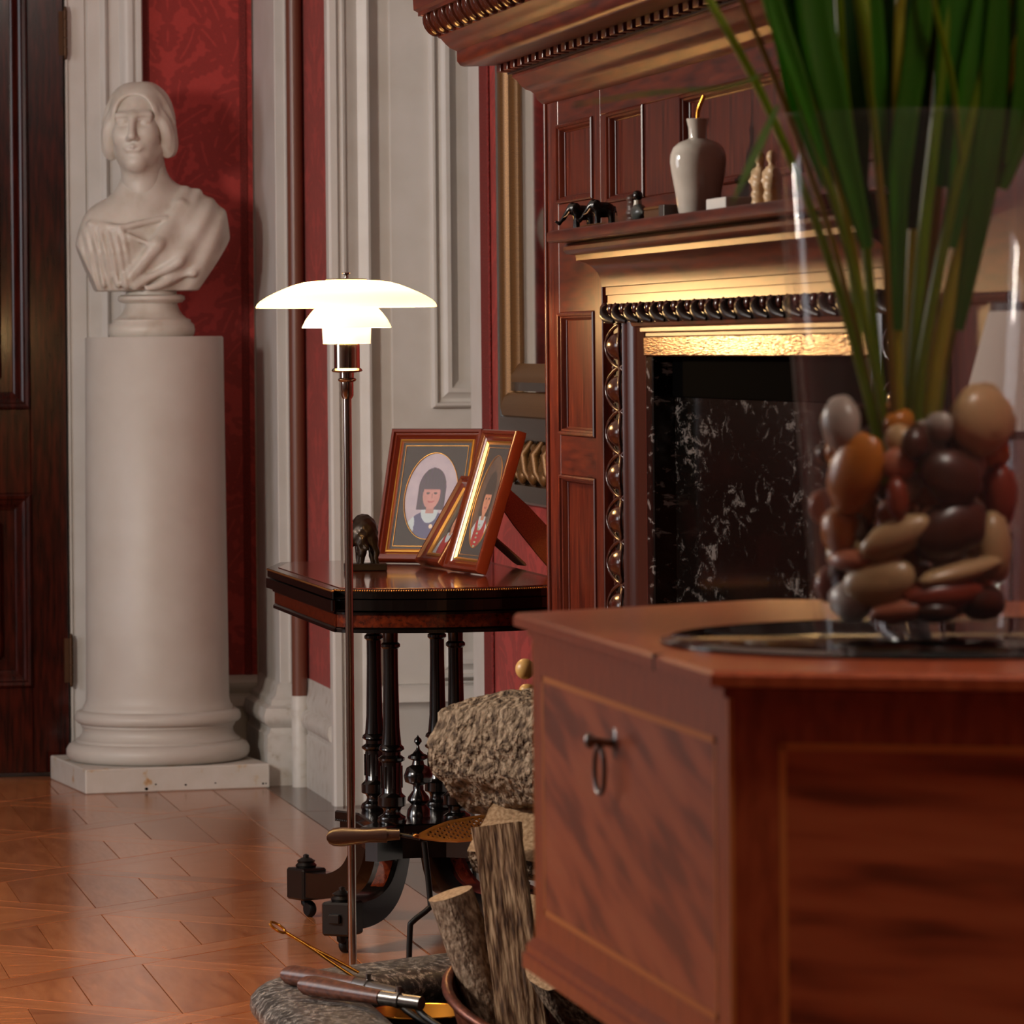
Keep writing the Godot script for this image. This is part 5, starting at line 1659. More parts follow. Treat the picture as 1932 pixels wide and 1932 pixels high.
# ------------------------------------------------------------------ marble fender and hearth
func build_fender_and_hearth() -> void:
	var h := thing("hearth_slab", Vector3(1.40, 0, -7.0), "dark stone hearth slab inside the marble fender", "hearth")
	var s := st()
	slab(s, PackedVector2Array([Vector2(-0.30, 1.2), Vector2(0.225, 1.2), Vector2(0.225, -1.2), Vector2(-0.10, -1.05), Vector2(-0.30, -0.85)]), 0.0005, 0.02, 0.003)
	part("slab", s, m.hearth_stone, h)
	var f := thing("marble_fender", Vector3(1.06, 0, -7.0), "veined dark grey marble fender kerb with rounded top round the hearth", "fender")
	var prof := [Vector2(-0.085, 0), Vector2(-0.085, 0.028), Vector2(-0.070, 0.036), Vector2(-0.074, 0.044), Vector2(-0.092, 0.056), Vector2(-0.098, 0.070), Vector2(-0.094, 0.084), Vector2(-0.080, 0.097), Vector2(-0.058, 0.104), Vector2(-0.03, 0.107), Vector2(0.03, 0.107), Vector2(0.058, 0.104), Vector2(0.080, 0.096), Vector2(0.092, 0.082), Vector2(0.094, 0.066), Vector2(0.082, 0.05), Vector2(0.07, 0.04), Vector2(0.075, 0.0)]
	var path := [Vector2(0.57, -1.27), Vector2(0.30, -1.10), Vector2(0.13, -0.99), Vector2(0.07, -0.945), Vector2(0.035, -0.90), Vector2(0.018, -0.85), Vector2(0.012, -0.78), Vector2(0.01, -0.5), Vector2(0.01, 1.2)]
	sweep(f, "kerb", path, prof, m.grey_marble)

func sweep(parent: Node, called: String, path: Array, prof: Array, mat: Material) -> void:
	var pts := PackedVector2Array(prof)
	var nn := outline_normals(pts, true, 0.5)
	if area2(pts) < 0.0:
		for x in nn:
			x[0] = -x[0]
			x[1] = -x[1]
	var rings := []
	for i in path.size():
		var d: Vector2 = (path[mini(i + 1, path.size() - 1)] - path[maxi(i - 1, 0)]).normalized()
		var side := Vector3(d.y, 0, -d.x)
		var ring := []
		for q in pts:
			ring.append(Vector3(path[i].x, q.y, path[i].y) + side * -q.x)
		rings.append([ring, -side])
	var s := st()
	var n := pts.size()
	for i in path.size() - 1:
		for j in n:
			var k := (j + 1) % n
			var a: Array = nn[j]
			var s0: Vector3 = rings[i][1]
			var s1: Vector3 = rings[i + 1][1]
			nquad(s, [rings[i][0][j], rings[i][0][k], rings[i + 1][0][k], rings[i + 1][0][j]], [s0 * a[0].x + Vector3.UP * a[0].y, s0 * a[1].x + Vector3.UP * a[1].y, s1 * a[1].x + Vector3.UP * a[1].y, s1 * a[0].x + Vector3.UP * a[0].y])
	for e in [0, path.size() - 1]:
		var idx := Geometry2D.triangulate_polygon(pts)
		var d: Vector2 = (path[1] - path[0]) if e == 0 else (path[e - 1] - path[e])
		for k in range(0, idx.size(), 3):
			facing(s, [rings[e][0][idx[k]], rings[e][0][idx[k + 1]], rings[e][0][idx[k + 2]]], -Vector3(d.x, 0, d.y))
	part(called, s, mat, parent)

# ------------------------------------------------------------------ copper scuttle of logs
func log_piece(called: String, label: String, a: Vector3, b: Vector3, r: float, seed_no: int, rough: float, bark: Material, from := 0.0, to := TAU, face: Material = null, face_dir := Vector3.ZERO, end_tilt := 0.0) -> void:
	var axis := b - a
	var len := axis.length()
	var y := axis / len
	var x := y.cross(Vector3(0, 0, 1)).normalized()
	if x.length() < 0.5:
		x = Vector3(1, 0, 0)
	var z := x.cross(y).normalized()
	var t := thing(called, a, label, "log", "firewood in the copper scuttle")
	var turn := 0.0
	if face_dir != Vector3.ZERO:
		turn = (from + to) * 0.5 - atan2(-face_dir.dot(z), -face_dir.dot(x))
	t.basis = Basis(x, y, z) * Basis(Vector3.UP, turn)
	var n1 := FastNoiseLite.new()
	n1.seed = seed_no
	n1.frequency = 9.0
	n1.fractal_octaves = 2
	var n2 := FastNoiseLite.new()
	n2.seed = seed_no + 7
	n2.noise_type = FastNoiseLite.TYPE_CELLULAR
	n2.frequency = 42.0 if rough < 0.02 else 30.0
	var nu := 56
	var nv := maxi(8, int(len / 0.007))
	var grid := []
	for i in nv + 1:
		var row := []
		var q := float(i) / nv
		for j in nu + 1:
			var an := from + (to - from) * j / nu
			var d := Vector3(cos(an), 0, sin(an))
			var p := d * r + Vector3.UP * len * q
			var rr := r * (1.0 + 0.18 * n1.get_noise_3dv(p * Vector3(1, 0.4, 1))) + rough * (n2.get_noise_3dv(p * Vector3(1, 0.55, 1)) + 0.5)
			row.append(d * rr + Vector3.UP * (len * q + end_tilt * sin(an) * r * q))
		grid.append(row)
	var s := SurfaceTool.new()
	s.begin(Mesh.PRIMITIVE_TRIANGLES)
	s.set_smooth_group(1)
	for i in nv:
		for j in nu:
			for p in [grid[i][j], grid[i + 1][j], grid[i + 1][j + 1], grid[i][j], grid[i + 1][j + 1], grid[i][j + 1]]:
				s.add_vertex(p)
	s.generate_normals()
	part("bark", s, bark, t)
	for e in [0, nv]:
		var s2 := st()
		var mid := Vector3.UP * len * (0.0 if e == 0 else 1.0)
		if to - from < TAU - 0.1:
			mid = (grid[e][0] + grid[e][nu]) * 0.5
		for j in nu:
			facing(s2, [mid, grid[e][j], grid[e][j + 1]], Vector3.DOWN if e == 0 else Vector3.UP)
		part("cut_end", s2, m.cut_wood, t)
	if to - from < TAU - 0.1:
		var s3 := SurfaceTool.new()
		s3.begin(Mesh.PRIMITIVE_TRIANGLES)
		s3.set_smooth_group(1)
		var w := 10
		var fg := []
		for i in nv + 1:
			var row := []
			for j in w + 1:
				var p: Vector3 = grid[i][0].lerp(grid[i][nu], float(j) / w)
				var nrm: Vector3 = (grid[i][0] + grid[i][nu]) * 0.5 - Vector3.UP * grid[i][0].y
				row.append(p + nrm.normalized() * 0.006 * n1.get_noise_3dv(p * Vector3(5, 0.6, 5)) * (0.0 if j == 0 or j == w else 1.0))
			fg.append(row)
		for i in nv:
			for j in w:
				for p in [fg[i][j], fg[i][j + 1], fg[i + 1][j + 1], fg[i][j], fg[i + 1][j + 1], fg[i + 1][j]]:
					s3.add_vertex(p)
		s3.generate_normals()
		part("split_face", s3, face, t)

func scuttle_point(a: float, q: float) -> Vector3:
	# mouth cut on a slope: high at the back, low towards the room
	var high := 0.105 - 0.055 * sin(a) - 0.025 * cos(a)
	var r := 0.125 + 0.05 * pow(q, 0.7)
	return Vector3(cos(a) * r, high * q, sin(a) * r)

func build_log_scuttle() -> void:
	var c := Vector3(1.405, 0.02, -7.33)
	var t := thing("coal_scuttle", c, "old copper scuttle with rolled rim, packed with logs", "scuttle")
	var n := 40
	var s := st()
	var rim := []
	for j in n:
		var a0 := TAU * j / n
		var a1 := TAU * (j + 1) / n
		for i in 6:
			var p := [scuttle_point(a0, i / 6.0), scuttle_point(a1, i / 6.0), scuttle_point(a1, (i + 1) / 6.0), scuttle_point(a0, (i + 1) / 6.0)]
			var q := []
			for x in p:
				q.append(Vector3(x.x, -0.02, x.z).normalized())
			nquad(s, p, q)
			var ins := []
			var iq := []
			for x in p:
				ins.append(Vector3(x.x * 0.975, x.y + 0.001, x.z * 0.975))
				iq.append(-Vector3(x.x, 0, x.z).normalized())
			nquad(s, ins, iq)
		facing(s, [Vector3.ZERO, scuttle_point(a0, 0.0), scuttle_point(a1, 0.0)], Vector3.DOWN)
		facing(s, [Vector3(0, 0.002, 0), scuttle_point(a0, 0.02), scuttle_point(a1, 0.02)], Vector3.UP)
		rim.append(scuttle_point(a0, 1.0))
	part("bucket", s, m.copper_scuttle, t)
	rim.append(rim[0])
	s = st()
	tube(s, rim, 0.0085, 10, false)
	part("rolled_rim", s, m.copper_scuttle, t)
	log_piece("log", "slim upright log with grey bark and slanting pale cut top", Vector3(1.335, 0.03, -7.36), Vector3(1.248, 0.295, -7.41), 0.036, 3, 0.003, m.smooth_bark, 0.0, TAU, null, Vector3.ZERO, -0.2)
	log_piece("split_log", "tall split log standing upright, brown fibrous cleft face", Vector3(1.345, 0.03, -7.28), Vector3(1.318, 0.405, -7.37), 0.040, 11, 0.004, m.split_wood, -1.9, 1.9, m.split_wood, Vector3(-0.3, 0.0, 1.0))
	log_piece("bark_log", "thick log wrapped in deeply furrowed grey bark, topmost on the pile", Vector3(1.325, 0.495, -7.62), Vector3(1.50, 0.535, -7.30), 0.092, 21, 0.030, m.bark)
	log_piece("split_log", "cleft log with broad pale face lying under the bark log", Vector3(1.32, 0.40, -7.50), Vector3(1.62, 0.375, -7.28), 0.080, 31, 0.010, m.bark, 0.0, PI * 1.05, m.cut_wood, Vector3(-0.35, 0.75, 0.55))
	log_piece("log", "short rounded log with pale cut end between the upright ones", Vector3(1.45, 0.08, -7.60), Vector3(1.358, 0.258, -7.42), 0.043, 41, 0.005, m.smooth_bark)
	log_piece("log", "thick leaning log with radial cracks in its pale end", Vector3(1.51, 0.03, -7.38), Vector3(1.390, 0.205, -7.235), 0.052, 51, 0.006, m.smooth_bark)
	# brush with a pale turned knob standing behind the logs
	var b := thing("hearth_brush", Vector3(1.50, 0.02, -7.62), "hearth brush handle with a pale turned wooden ball knob behind the logs", "brush")
	var lean := Vector3(-0.09, 0.60, 0.0)
	s = st()
	tube(s, [Vector3.ZERO, Vector3(0, 0.05, 0), Vector3(0, 0.06, 0)], [0.03, 0.028, 0.012], 12)
	part("bristle_head", s, m.handle_dark, b)
	s = st()
	tube(s, [Vector3(0, 0.05, 0), lean * 0.93], 0.008, 10)
	part("stick", s, m.pale_wood, b)
	s = st()
	lump(s, lean * 0.965, Vector3(0.013, 0.009, 0.013), 0, 0, 14, 8)
	lump(s, lean + Vector3(0, 0.012, 0), Vector3(0.016, 0.017, 0.016), 0, 0, 18, 12)
	part("knob", s, m.pale_wood, b)

# ------------------------------------------------------------------ fire irons lying on the fender
func build_fire_tools() -> void:
	var data := [[Vector3(1.042, 0.128, -7.648), Vector3(1.150, 0.124, -7.491), Vector3(1.205, 0.120, -7.438), "fire iron with brown turned handle and steel ferrule, lying in front on the fender"], [Vector3(1.036, 0.124, -7.811), Vector3(1.136, 0.122, -7.67), Vector3(1.190, 0.118, -7.565), "fire iron with dark worn handle, lying behind its twin on the fender"]]
	for i in 2:
		var a: Vector3 = data[i][0]
		var b: Vector3 = data[i][1]
		var c: Vector3 = data[i][2]
		var t := thing("fire_iron", a, data[i][3], "fire iron", "fire irons on the fender")
		var d := (b - a)
		var s := st()
		tube(s, [Vector3.ZERO - d * 0.01, d * 0.015, d * 0.07, d * 0.16, d * 0.35, d * 0.6, d * 0.85, d * 1.0], [0.004, 0.011, 0.0155, 0.0175, 0.0170, 0.0145, 0.0130, 0.0125], 18)
		part("handle", s, m.handle_wood, t)
		s = st()
		var e := c - a
		var g := (c - b).normalized()
		tube(s, [d, d + g * 0.001, d + g * 0.03, d + g * 0.0301, d + g * 0.036, d + g * 0.0361, e], [0.0120, 0.0120, 0.0120, 0.0138, 0.0138, 0.0112, 0.0112], 18)
		part("ferrule", s, m.steel, t)
		s = st()
		tube(s, [d + g * 0.033 + Vector3(0, 0.010, 0), d + g * 0.033 + Vector3(0, 0.022, 0)], [0.004, 0.005], 8)
		part("stop_lug", s, m.steel, t)
		s = st()
		var foot := Vector3(1.30, 0.03, c.z + 0.20) - a if i == 0 else Vector3(1.27, 0.03, c.z + 0.12) - a
		tube(s, curve([e - g * 0.012, e + Vector3(0.004, -0.02, 0.006), foot.lerp(e, 0.4), foot], 4), 0.0055, 10)
		part("shaft", s, m.iron, t)
	# brass tongs
	var q := 7.88 / 8.1
	var o := Vector3(1.015, 0.208, -7.83)
	var t2 := thing("brass_tongs", o, "thin bright brass tongs with looped end, leaning on the fender corner", "tongs")
	var e1 := Vector3(1.148, 0.125, -7.80) - o
	var dir := e1.normalized()
	var s := st()
	var loop := []
	var side := dir.cross(Vector3(0, 0, 1)).normalized()
	for k in 17:
		var a := PI * 0.12 + (TAU - PI * 0.24) * k / 16.0
		loop.append(dir * (0.016 - 0.015 * cos(a)) + (side * 0.5 + Vector3(0, 0, 0.85)).normalized() * 0.0085 * sin(a))
	tube(s, loop, 0.0024, 8)
	part("loop", s, m.brass, t2)
	for k in 2:
		s = st()
		var w := (side * 0.75 + Vector3(0, 0, 0.3)) * (0.007 if k == 0 else -0.007)
		tube(s, curve([dir * 0.028, dir * 0.08 + w * 0.1, dir * 0.12 + w * 0.6, dir * 0.17 + w], 4), [0.0028, 0.0028, 0.0028, 0.0028, 0.0028, 0.0028, 0.0028, 0.0028, 0.0028, 0.0028, 0.0028, 0.0028, 0.0028], 8)
		part("arm", s, m.brass, t2)
	# brass dish on the hearth
	var d3 := thing("brass_dish", Vector3(1.265, 0.02, -7.80), "round shallow brass dish on the hearth beside the scuttle", "dish")
	s = st()
	lathe(s, [Vector2(0, 0.0), Vector2(0.055, 0.0), Vector2(0.075, 0.012), Vector2(0.086, 0.034), Vector2(0.090, 0.036), Vector2(0.089, 0.038), Vector2(0.084, 0.036), Vector2(0.072, 0.016), Vector2(0.053, 0.005), Vector2(0.015, 0.004), Vector2(0.010, 0.009), Vector2(0, 0.010)], 40)
	part("bowl", s, m.brass, d3)

# ------------------------------------------------------------------ trivet with turned handle
func build_trivet() -> void:
	var o := Vector3(1.385, 0, -8.44)
	var t := thing("brass_trivet", o, "pierced brass trivet with dark turned wooden handle on iron legs", "trivet")
	var tilt := Basis(Vector3(1, 0, 0), deg_to_rad(15.0)) * Basis(Vector3(0, 0, 1), deg_to_rad(7.0))
	var xf := Transform3D(tilt, Vector3(0.035, 0.286, 0.01))
	var outline := []
	for p in [Vector2(-0.062, 0.0), Vector2(-0.05, 0.016), Vector2(-0.025, 0.036), Vector2(0.005, 0.052), Vector2(0.05, 0.058), Vector2(0.11, 0.058), Vector2(0.13, 0.0), Vector2(0.11, -0.058), Vector2(0.05, -0.058), Vector2(0.005, -0.052), Vector2(-0.025, -0.036), Vector2(-0.05, -0.016), Vector2(-0.062, 0.0)]:
		outline.append(Vector3(p.x, 0, p.y))
	var poly := PackedVector2Array()
	for p in outline.slice(0, 12):
		poly.append(Vector2(p.x, p.z))
	var s := st()
	var inner := Geometry2D.offset_polygon(poly, -0.011, Geometry2D.JOIN_MITER)[0]
	inner = nearest_order(poly, inner)
	for i in 12:
		var j := (i + 1) % 12
		for y in [0.0, 0.0025]:
			facing(s, [Vector3(poly[i].x, y, poly[i].y), Vector3(poly[j].x, y, poly[j].y), Vector3(inner[j].x, y, inner[j].y), Vector3(inner[i].x, y, inner[i].y)], Vector3.UP if y > 0 else Vector3.DOWN, xf)
		facing(s, [Vector3(poly[i].x, 0, poly[i].y), Vector3(poly[j].x, 0, poly[j].y), Vector3(poly[j].x, 0.0025, poly[j].y), Vector3(poly[i].x, 0.0025, poly[i].y)], Vector3(poly[i].x - 0.03, 0, poly[i].y), xf)
	for dirn in [0.55, -0.55]:
		for k in range(-12, 16):
			var x := 0.03 + k * 0.0125
			var d := Vector2(dirn, 1.0).normalized()
			var nn := Vector2(-d.y, d.x) * 0.0021
			var bar := PackedVector2Array([Vector2(x, 0) - d * 0.1 - nn, Vector2(x, 0) - d * 0.1 + nn, Vector2(x, 0) + d * 0.1 + nn, Vector2(x, 0) + d * 0.1 - nn])
			for cut in Geometry2D.intersect_polygons(bar, inner):
				slab(s, cut, 0.0, 0.0022, 0.0, xf)
	part("pierced_plate", s, m.dull_brass, t)
	s = st()
	lump(s, xf * Vector3(-0.062, 0.004, 0), Vector3(0.006, 0.004, 0.006), 0, 0, 12, 6)
	part("rivet", s, m.dull_brass, t)
	var h0 := Vector3(1.205, 0.279, -8.475) - o
	var h1 := Vector3(1.335, 0.284, -8.45) - o
	var d2 := h1 - h0
	s = st()
	tube(s, [h0 - d2 * 0.01, h0 + d2 * 0.02, h0 + d2 * 0.08, h0 + d2 * 0.2, h0 + d2 * 0.36, h0 + d2 * 0.55, h0 + d2 * 0.75, h0 + d2 * 0.80, h0 + d2 * 0.81, h0 + d2 * 0.98], [0.004, 0.011, 0.016, 0.0175, 0.015, 0.0125, 0.0135, 0.014, 0.011, 0.0095], 18)
	part("handle", s, m.handle_dark, t)
	s = st()
	tube(s, [h1 - d2 * 0.05, xf * Vector3(-0.055, -0.002, 0)], 0.004, 8)
	part("tang", s, m.iron, t)
	for k in [[Vector3(-0.01, 0.27, 0.0), Vector3(0.0, 0.165, 0.0), Vector3(-0.004, 0.15, 0.002), Vector3(-0.033, 0.128, 0.004), Vector3(-0.038, 0.11, 0.004), Vector3(-0.042, 0.0, 0.004)], [Vector3(0.12, 0.29, 0.045), Vector3(0.125, 0.15, 0.05), Vector3(0.15, 0.12, 0.055), Vector3(0.15, 0.0, 0.055)], [Vector3(0.12, 0.30, -0.045), Vector3(0.125, 0.15, -0.05), Vector3(0.15, 0.12, -0.055), Vector3(0.15, 0.0, -0.055)]]:
		s = st()
		tube(s, curve(k, 4), 0.0055, 10)
		part("leg", s, m.iron, t)

# ------------------------------------------------------------------ things on the card table
func portrait(kind: int) -> ImageTexture:
	var w := 180
	var h := 240
	var im := Image.create(w, h, false, Image.FORMAT_RGB8)
	var n := FastNoiseLite.new()
	n.seed = 90 + kind
	n.frequency = 0.02
	for y in h:
		for x in w:
			var u := (float(x) / w - 0.5) * 2.0
			var q := (float(y) / h - 0.5) * 2.66
			var k := n.get_noise_2d(x, y)
			var c := Color(0.60, 0.56, 0.62) + Color(0.06, 0.05, 0.04) * k
			if kind == 1:
				c = Color(0.30, 0.22, 0.17) + Color(0.08, 0.06, 0.04) * k
			if kind == 2:
				c = Color(0.28, 0.27, 0.22) + Color(0.08, 0.06, 0.04) * k
			var hair := Color(0.15, 0.06, 0.17) if kind == 0 else Color(0.14, 0.09, 0.06)
			var skin := Color(0.66, 0.45, 0.43) if kind == 0 else Color(0.70, 0.48, 0.38)
			var dress := Color(0.17, 0.16, 0.36) if kind == 0 else Color(0.55, 0.07, 0.08)
			var shirt := Color(0.62, 0.68, 0.72)
			# shoulders and clothes
			var sh := Vector2(u / 0.92, (q - 1.25) / 0.80).length()
			if sh < 1.0:
				c = shirt if absf(u) > 0.52 + 0.1 * k else dress
			if Vector2(u / 0.32, (q - 0.46) / 0.36).length() < 1.0 and q > 0.3:
				c = shirt
			# hair behind, neck, face
			if Vector2(u / 0.52, (q + 0.22) / 0.66).length() < 1.0 or (absf(u) < 0.52 and absf(u) > 0.2 and q > -0.2 and q < 0.42):
				c = hair * (1.0 + 0.3 * sin(u * 40.0 + k * 4.0))
			if absf(u) < 0.15 and q > 0.1 and q < 0.52:
				c = skin * 0.9
			if Vector2(u / 0.33, (q + 0.05) / 0.44).length() < 1.0:
				c = skin + Color(0.05, 0.04, 0.04) * k
			if q < -0.22 and Vector2(u / 0.42, (q + 0.25) / 0.42).length() < 1.0:
				c = hair * (1.0 + 0.25 * sin(u * 55.0))
			for sx in [-1.0, 1.0]:
				if Vector2((u - sx * 0.14) / 0.065, (q + 0.10) / 0.028).length() < 1.0:
					c = Color(0.16, 0.10, 0.12)
			if Vector2(u / 0.13, (q - 0.17 + u * u * 1.5) / 0.022).length() < 1.0:
				c = Color(0.55, 0.22, 0.24)
			if absf(u - 0.03) < 0.025 and q > -0.08 and q < 0.06:
				c = skin * 0.82
			if kind == 0 and Vector2((u - 0.12) / 0.07, (q - 0.92) / 0.07).length() < 1.0:
				c = Color(0.80, 0.72, 0.62)
			if kind == 1 and absf(u + 0.1) < 0.10 and q > 0.6 and fposmod(q * 8.0, 1.0) < 0.5:
				c = Color(0.5, 0.6, 0.5)
			im.set_pixel(x, y, c.clamp())
	im.resize(72, 96, Image.INTERPOLATE_BILINEAR)
	im.resize(216, 288, Image.INTERPOLATE_CUBIC)
	return ImageTexture.create_from_image(im)

func photo_frame(o: Vector3, phi: float, tau: float, W: float, H: float, oval: bool, kind: int, label: String, strut_len: float, twist := 0.0) -> void:
	# o: lower left corner of the face on the table; phi: how far the face is turned to the picture's left; tau: how far it leans back
	var u := Vector3(cos(phi), 0, sin(phi))
	var w := Vector3(sin(phi) * sin(tau), cos(tau), -cos(phi) * sin(tau))
	var n := u.cross(w).normalized()
	var t := thing("photo_frame", o, label, "picture frame")
	t.basis = Basis(u, w, n)
	t.position.y += 0.026 * sin(tau)
	var dp := 0.022
	frame(t, "frame_rail", m.frame_wood_light, Vector3(0, 0, -dp), Vector3(1, 0, 0), Vector3(0, 1, 0), Vector3(0, 0, 1), W, H, [Vector2(0, 0), Vector2(0, dp - 0.004), Vector2(0.003, dp), Vector2(0.008, dp), Vector2(0.010, dp - 0.005), Vector2(0.014, dp - 0.004), Vector2(0.017, dp - 0.009), Vector2(0.022, dp - 0.012), Vector2(0.022, 0)])
	frame(t, "gilt_slip", m.gilt, Vector3(0.021, 0.021, -dp), Vector3(1, 0, 0), Vector3(0, 1, 0), Vector3(0, 0, 1), W - 0.042, H - 0.042, [Vector2(0, 0.002), Vector2(0, 0.011), Vector2(0.003, 0.012), Vector2(0.007, 0.008), Vector2(0.007, 0.002)])
	var b := 0.026
	var iw := W * 0.5 - b
	var ih := H * 0.5 - b
	var c := Vector3(W * 0.5, H * 0.5, -dp + 0.006)
	var print_mat := plain("print_%d" % kind, Color.WHITE, 0.45)
	print_mat.albedo_texture = portrait(kind)
	var ow := iw * 0.76
	var oh := ih * 0.80
	if oval:
		var ring := st()
		var lip := st()
		var nseg := 64
		var el := []
		var sq := []
		for k in nseg:
			var a := TAU * k / nseg
			el.append(c + Vector3(cos(a) * ow, sin(a) * oh, 0))
			var d := Vector2(cos(a), sin(a) * ih / iw)
			var f := minf(iw / maxf(absf(cos(a)), 1e-5), ih / maxf(absf(sin(a) * ih / iw), 1e-5))
			sq.append(c + Vector3(d.x * f, d.y * f, 0))
		for k in nseg:
			var j := (k + 1) % nseg
			facing(ring, [el[k], el[j], sq[j], sq[k]], Vector3(0, 0, 1))
		for k in 4:
			var sx := 1.0 if k == 0 or k == 3 else -1.0
			var sy := 1.0 if k < 2 else -1.0
			facing(ring, [c + Vector3(sx * iw, sy * ih, -0.0001), c + Vector3(sx * iw, sy * ih * 0.8, -0.0001), c + Vector3(sx * iw * 0.8, sy * ih, -0.0001)], Vector3(0, 0, 1))
		part("mat_board", ring, m.mat_brown, t)
		el.append(el[0])
		tube(lip, el, 0.0022, 6, false, 0.5)
		part("oval_gilt_line", lip, m.gilt, t)
		var fil := st()
		for k in 2:
			var e := 0.008 + 0.0 * k
			var cs := [c + Vector3(-iw + e, -ih + e, 0.0008), c + Vector3(iw - e, -ih + e, 0.0008), c + Vector3(iw - e, ih - e, 0.0008), c + Vector3(-iw + e, ih - e, 0.0008)]
			for q in 4:
				tube(fil, [cs[q], cs[(q + 1) % 4]], 0.0011, 5)
			break
		part("gilt_fillet", fil, m.gilt, t)
	else:
		ow = iw
		oh = ih
	var s := SurfaceTool.new()
	s.begin(Mesh.PRIMITIVE_TRIANGLES)
	var fan := []
	for k in 48:
		var a := TAU * k / 48.0
		fan.append(Vector2(cos(a), sin(a)))
	if not oval:
		fan = [Vector2(-1, -1), Vector2(1, -1), Vector2(1, 1), Vector2(-1, 1)]
	for k in fan.size():
		for q in [Vector2.ZERO, fan[(k + 1) % fan.size()], fan[k]]:
			s.set_uv(Vector2(0.5 + q.x * 0.5, 0.5 - q.y * 0.5))
			s.set_normal(Vector3(0, 0, 1))
			s.add_vertex(c + Vector3(q.x * ow, q.y * oh, -0.0012))
	part("photograph", s, print_mat, t)
	s = st()
	bx(s, Vector3(0.018, 0.018, -dp + 0.0095), Vector3(W - 0.018, H - 0.018, -dp + 0.0110))
	part("glass", s, m.picture_glass, t)
	s = st()
	bx(s, Vector3(0.006, 0.006, -dp - 0.003), Vector3(W - 0.006, H - 0.006, -dp + 0.0035))
	part("backing_board", s, m.hardboard, t)
	# strut hinged to the back, reaching the table
	var top := Vector3(W * 0.5, H * 0.62, -dp - 0.003)
	var inv := t.basis.inverse()
	var gtop := t.basis * top
	var back := Vector3(-n.x, 0, -n.z).normalized()
	var gfoot := Vector3(gtop.x, 0.002 - 0.026 * sin(tau), gtop.z) + back * strut_len
	var foot := inv * gfoot
	var along := (foot - top)
	var across := Vector3(1, 0, 0).rotated(along.normalized(), twist)
	var st_n := along.cross(across).normalized()
	s = st()
	var widths := [0.018, 0.030, 0.034, 0.034, 0.026]
	var at := [0.0, 0.35, 0.7, 0.95, 1.0]
	for k in 4:
		var p0: Vector3 = top + along * at[k]
		var p1: Vector3 = top + along * at[k + 1]
		var x := across
		for sg in [1.0, -1.0]:
			var off: Vector3 = st_n * 0.0015 * sg
			facing(s, [p0 - x * widths[k] + off, p0 + x * widths[k] + off, p1 + x * widths[k + 1] + off, p1 - x * widths[k + 1] + off], st_n * sg)
			facing(s, [p0 + x * widths[k] * sg - st_n * 0.0015, p0 + x * widths[k] * sg + st_n * 0.0015, p1 + x * widths[k + 1] * sg + st_n * 0.0015, p1 + x * widths[k + 1] * sg - st_n * 0.0015], x * sg)
	part("strut", s, m.hardboard, t)

func build_table_things() -> void:
	var y := 0.7127
	photo_frame(Vector3(1.478, y, -9.70), deg_to_rad(37.0), deg_to_rad(18.0), 0.213, 0.283, true, 0, "brown wood photo frame with a girl's portrait in an oval mount", 0.10)
	photo_frame(Vector3(1.556, y, -9.30), deg_to_rad(81.0), deg_to_rad(17.5), 0.205, 0.287, true, 1, "reddish wood photo frame seen edge-on, standing in front of the others on its strut", 0.15, 1.1)
	photo_frame(Vector3(1.535, y, -9.52), deg_to_rad(81.0), deg_to_rad(31.0), 0.15, 0.20, false, 2, "small gilt-lined photo frame leaning far back between the two larger ones", 0.12)
	# bronze animal on a block
	var b := thing("bronze_statuette", Vector3(1.418, y, -9.40), "small dark bronze statuette of a standing bear-like animal on an oblong base", "statuette")
	b.rotation.y = deg_to_rad(-8.0)
	var s := st()
	bx(s, Vector3(-0.043, 0, -0.028), Vector3(0.043, 0.015, 0.028), 0.002)
	part("base", s, m.bronze, b)
	var body := [
		ell(Vector3(0.0, 0.078, 0.0), Vector3(0.026, 0.029, 0.030), 0.012),
		ell(Vector3(-0.004, 0.088, -0.012), Vector3(0.022, 0.024, 0.022), 0.012),
		ell(Vector3(-0.022, 0.072, 0.008), Vector3(0.016, 0.019, 0.014), 0.01),
		ell(Vector3(-0.030, 0.058, 0.014), Vector3(0.009, 0.012, 0.009), 0.008),
		cap(Vector3(0.013, 0.062, 0.014), Vector3(0.022, 0.036, 0.016), 0.0125, 0.006, 0.008),
		cap(Vector3(0.022, 0.036, 0.016), Vector3(0.022, 0.014, 0.014), 0.0052, 0.0048, 0.004),
		cap(Vector3(-0.008, 0.062, 0.016), Vector3(-0.006, 0.036, 0.020), 0.013, 0.008, 0.008),
		cap(Vector3(-0.006, 0.036, 0.020), Vector3(-0.008, 0.014, 0.018), 0.0068, 0.0055, 0.004),
		cap(Vector3(0.012, 0.060, -0.014), Vector3(0.016, 0.014, -0.016), 0.011, 0.005, 0.006),
		cap(Vector3(-0.010, 0.060, -0.012), Vector3(-0.012, 0.014, -0.014), 0.012, 0.006, 0.006),
		cap(Vector3(-0.006, 0.060, 0.024), Vector3(0.004, 0.044, 0.028), 0.006, 0.004, 0.006),
	]
	put("animal", nets(body, Vector3(-0.05, 0.008, -0.045), Vector3(0.05, 0.12, 0.045), 0.0022, 3), m.bronze, b)

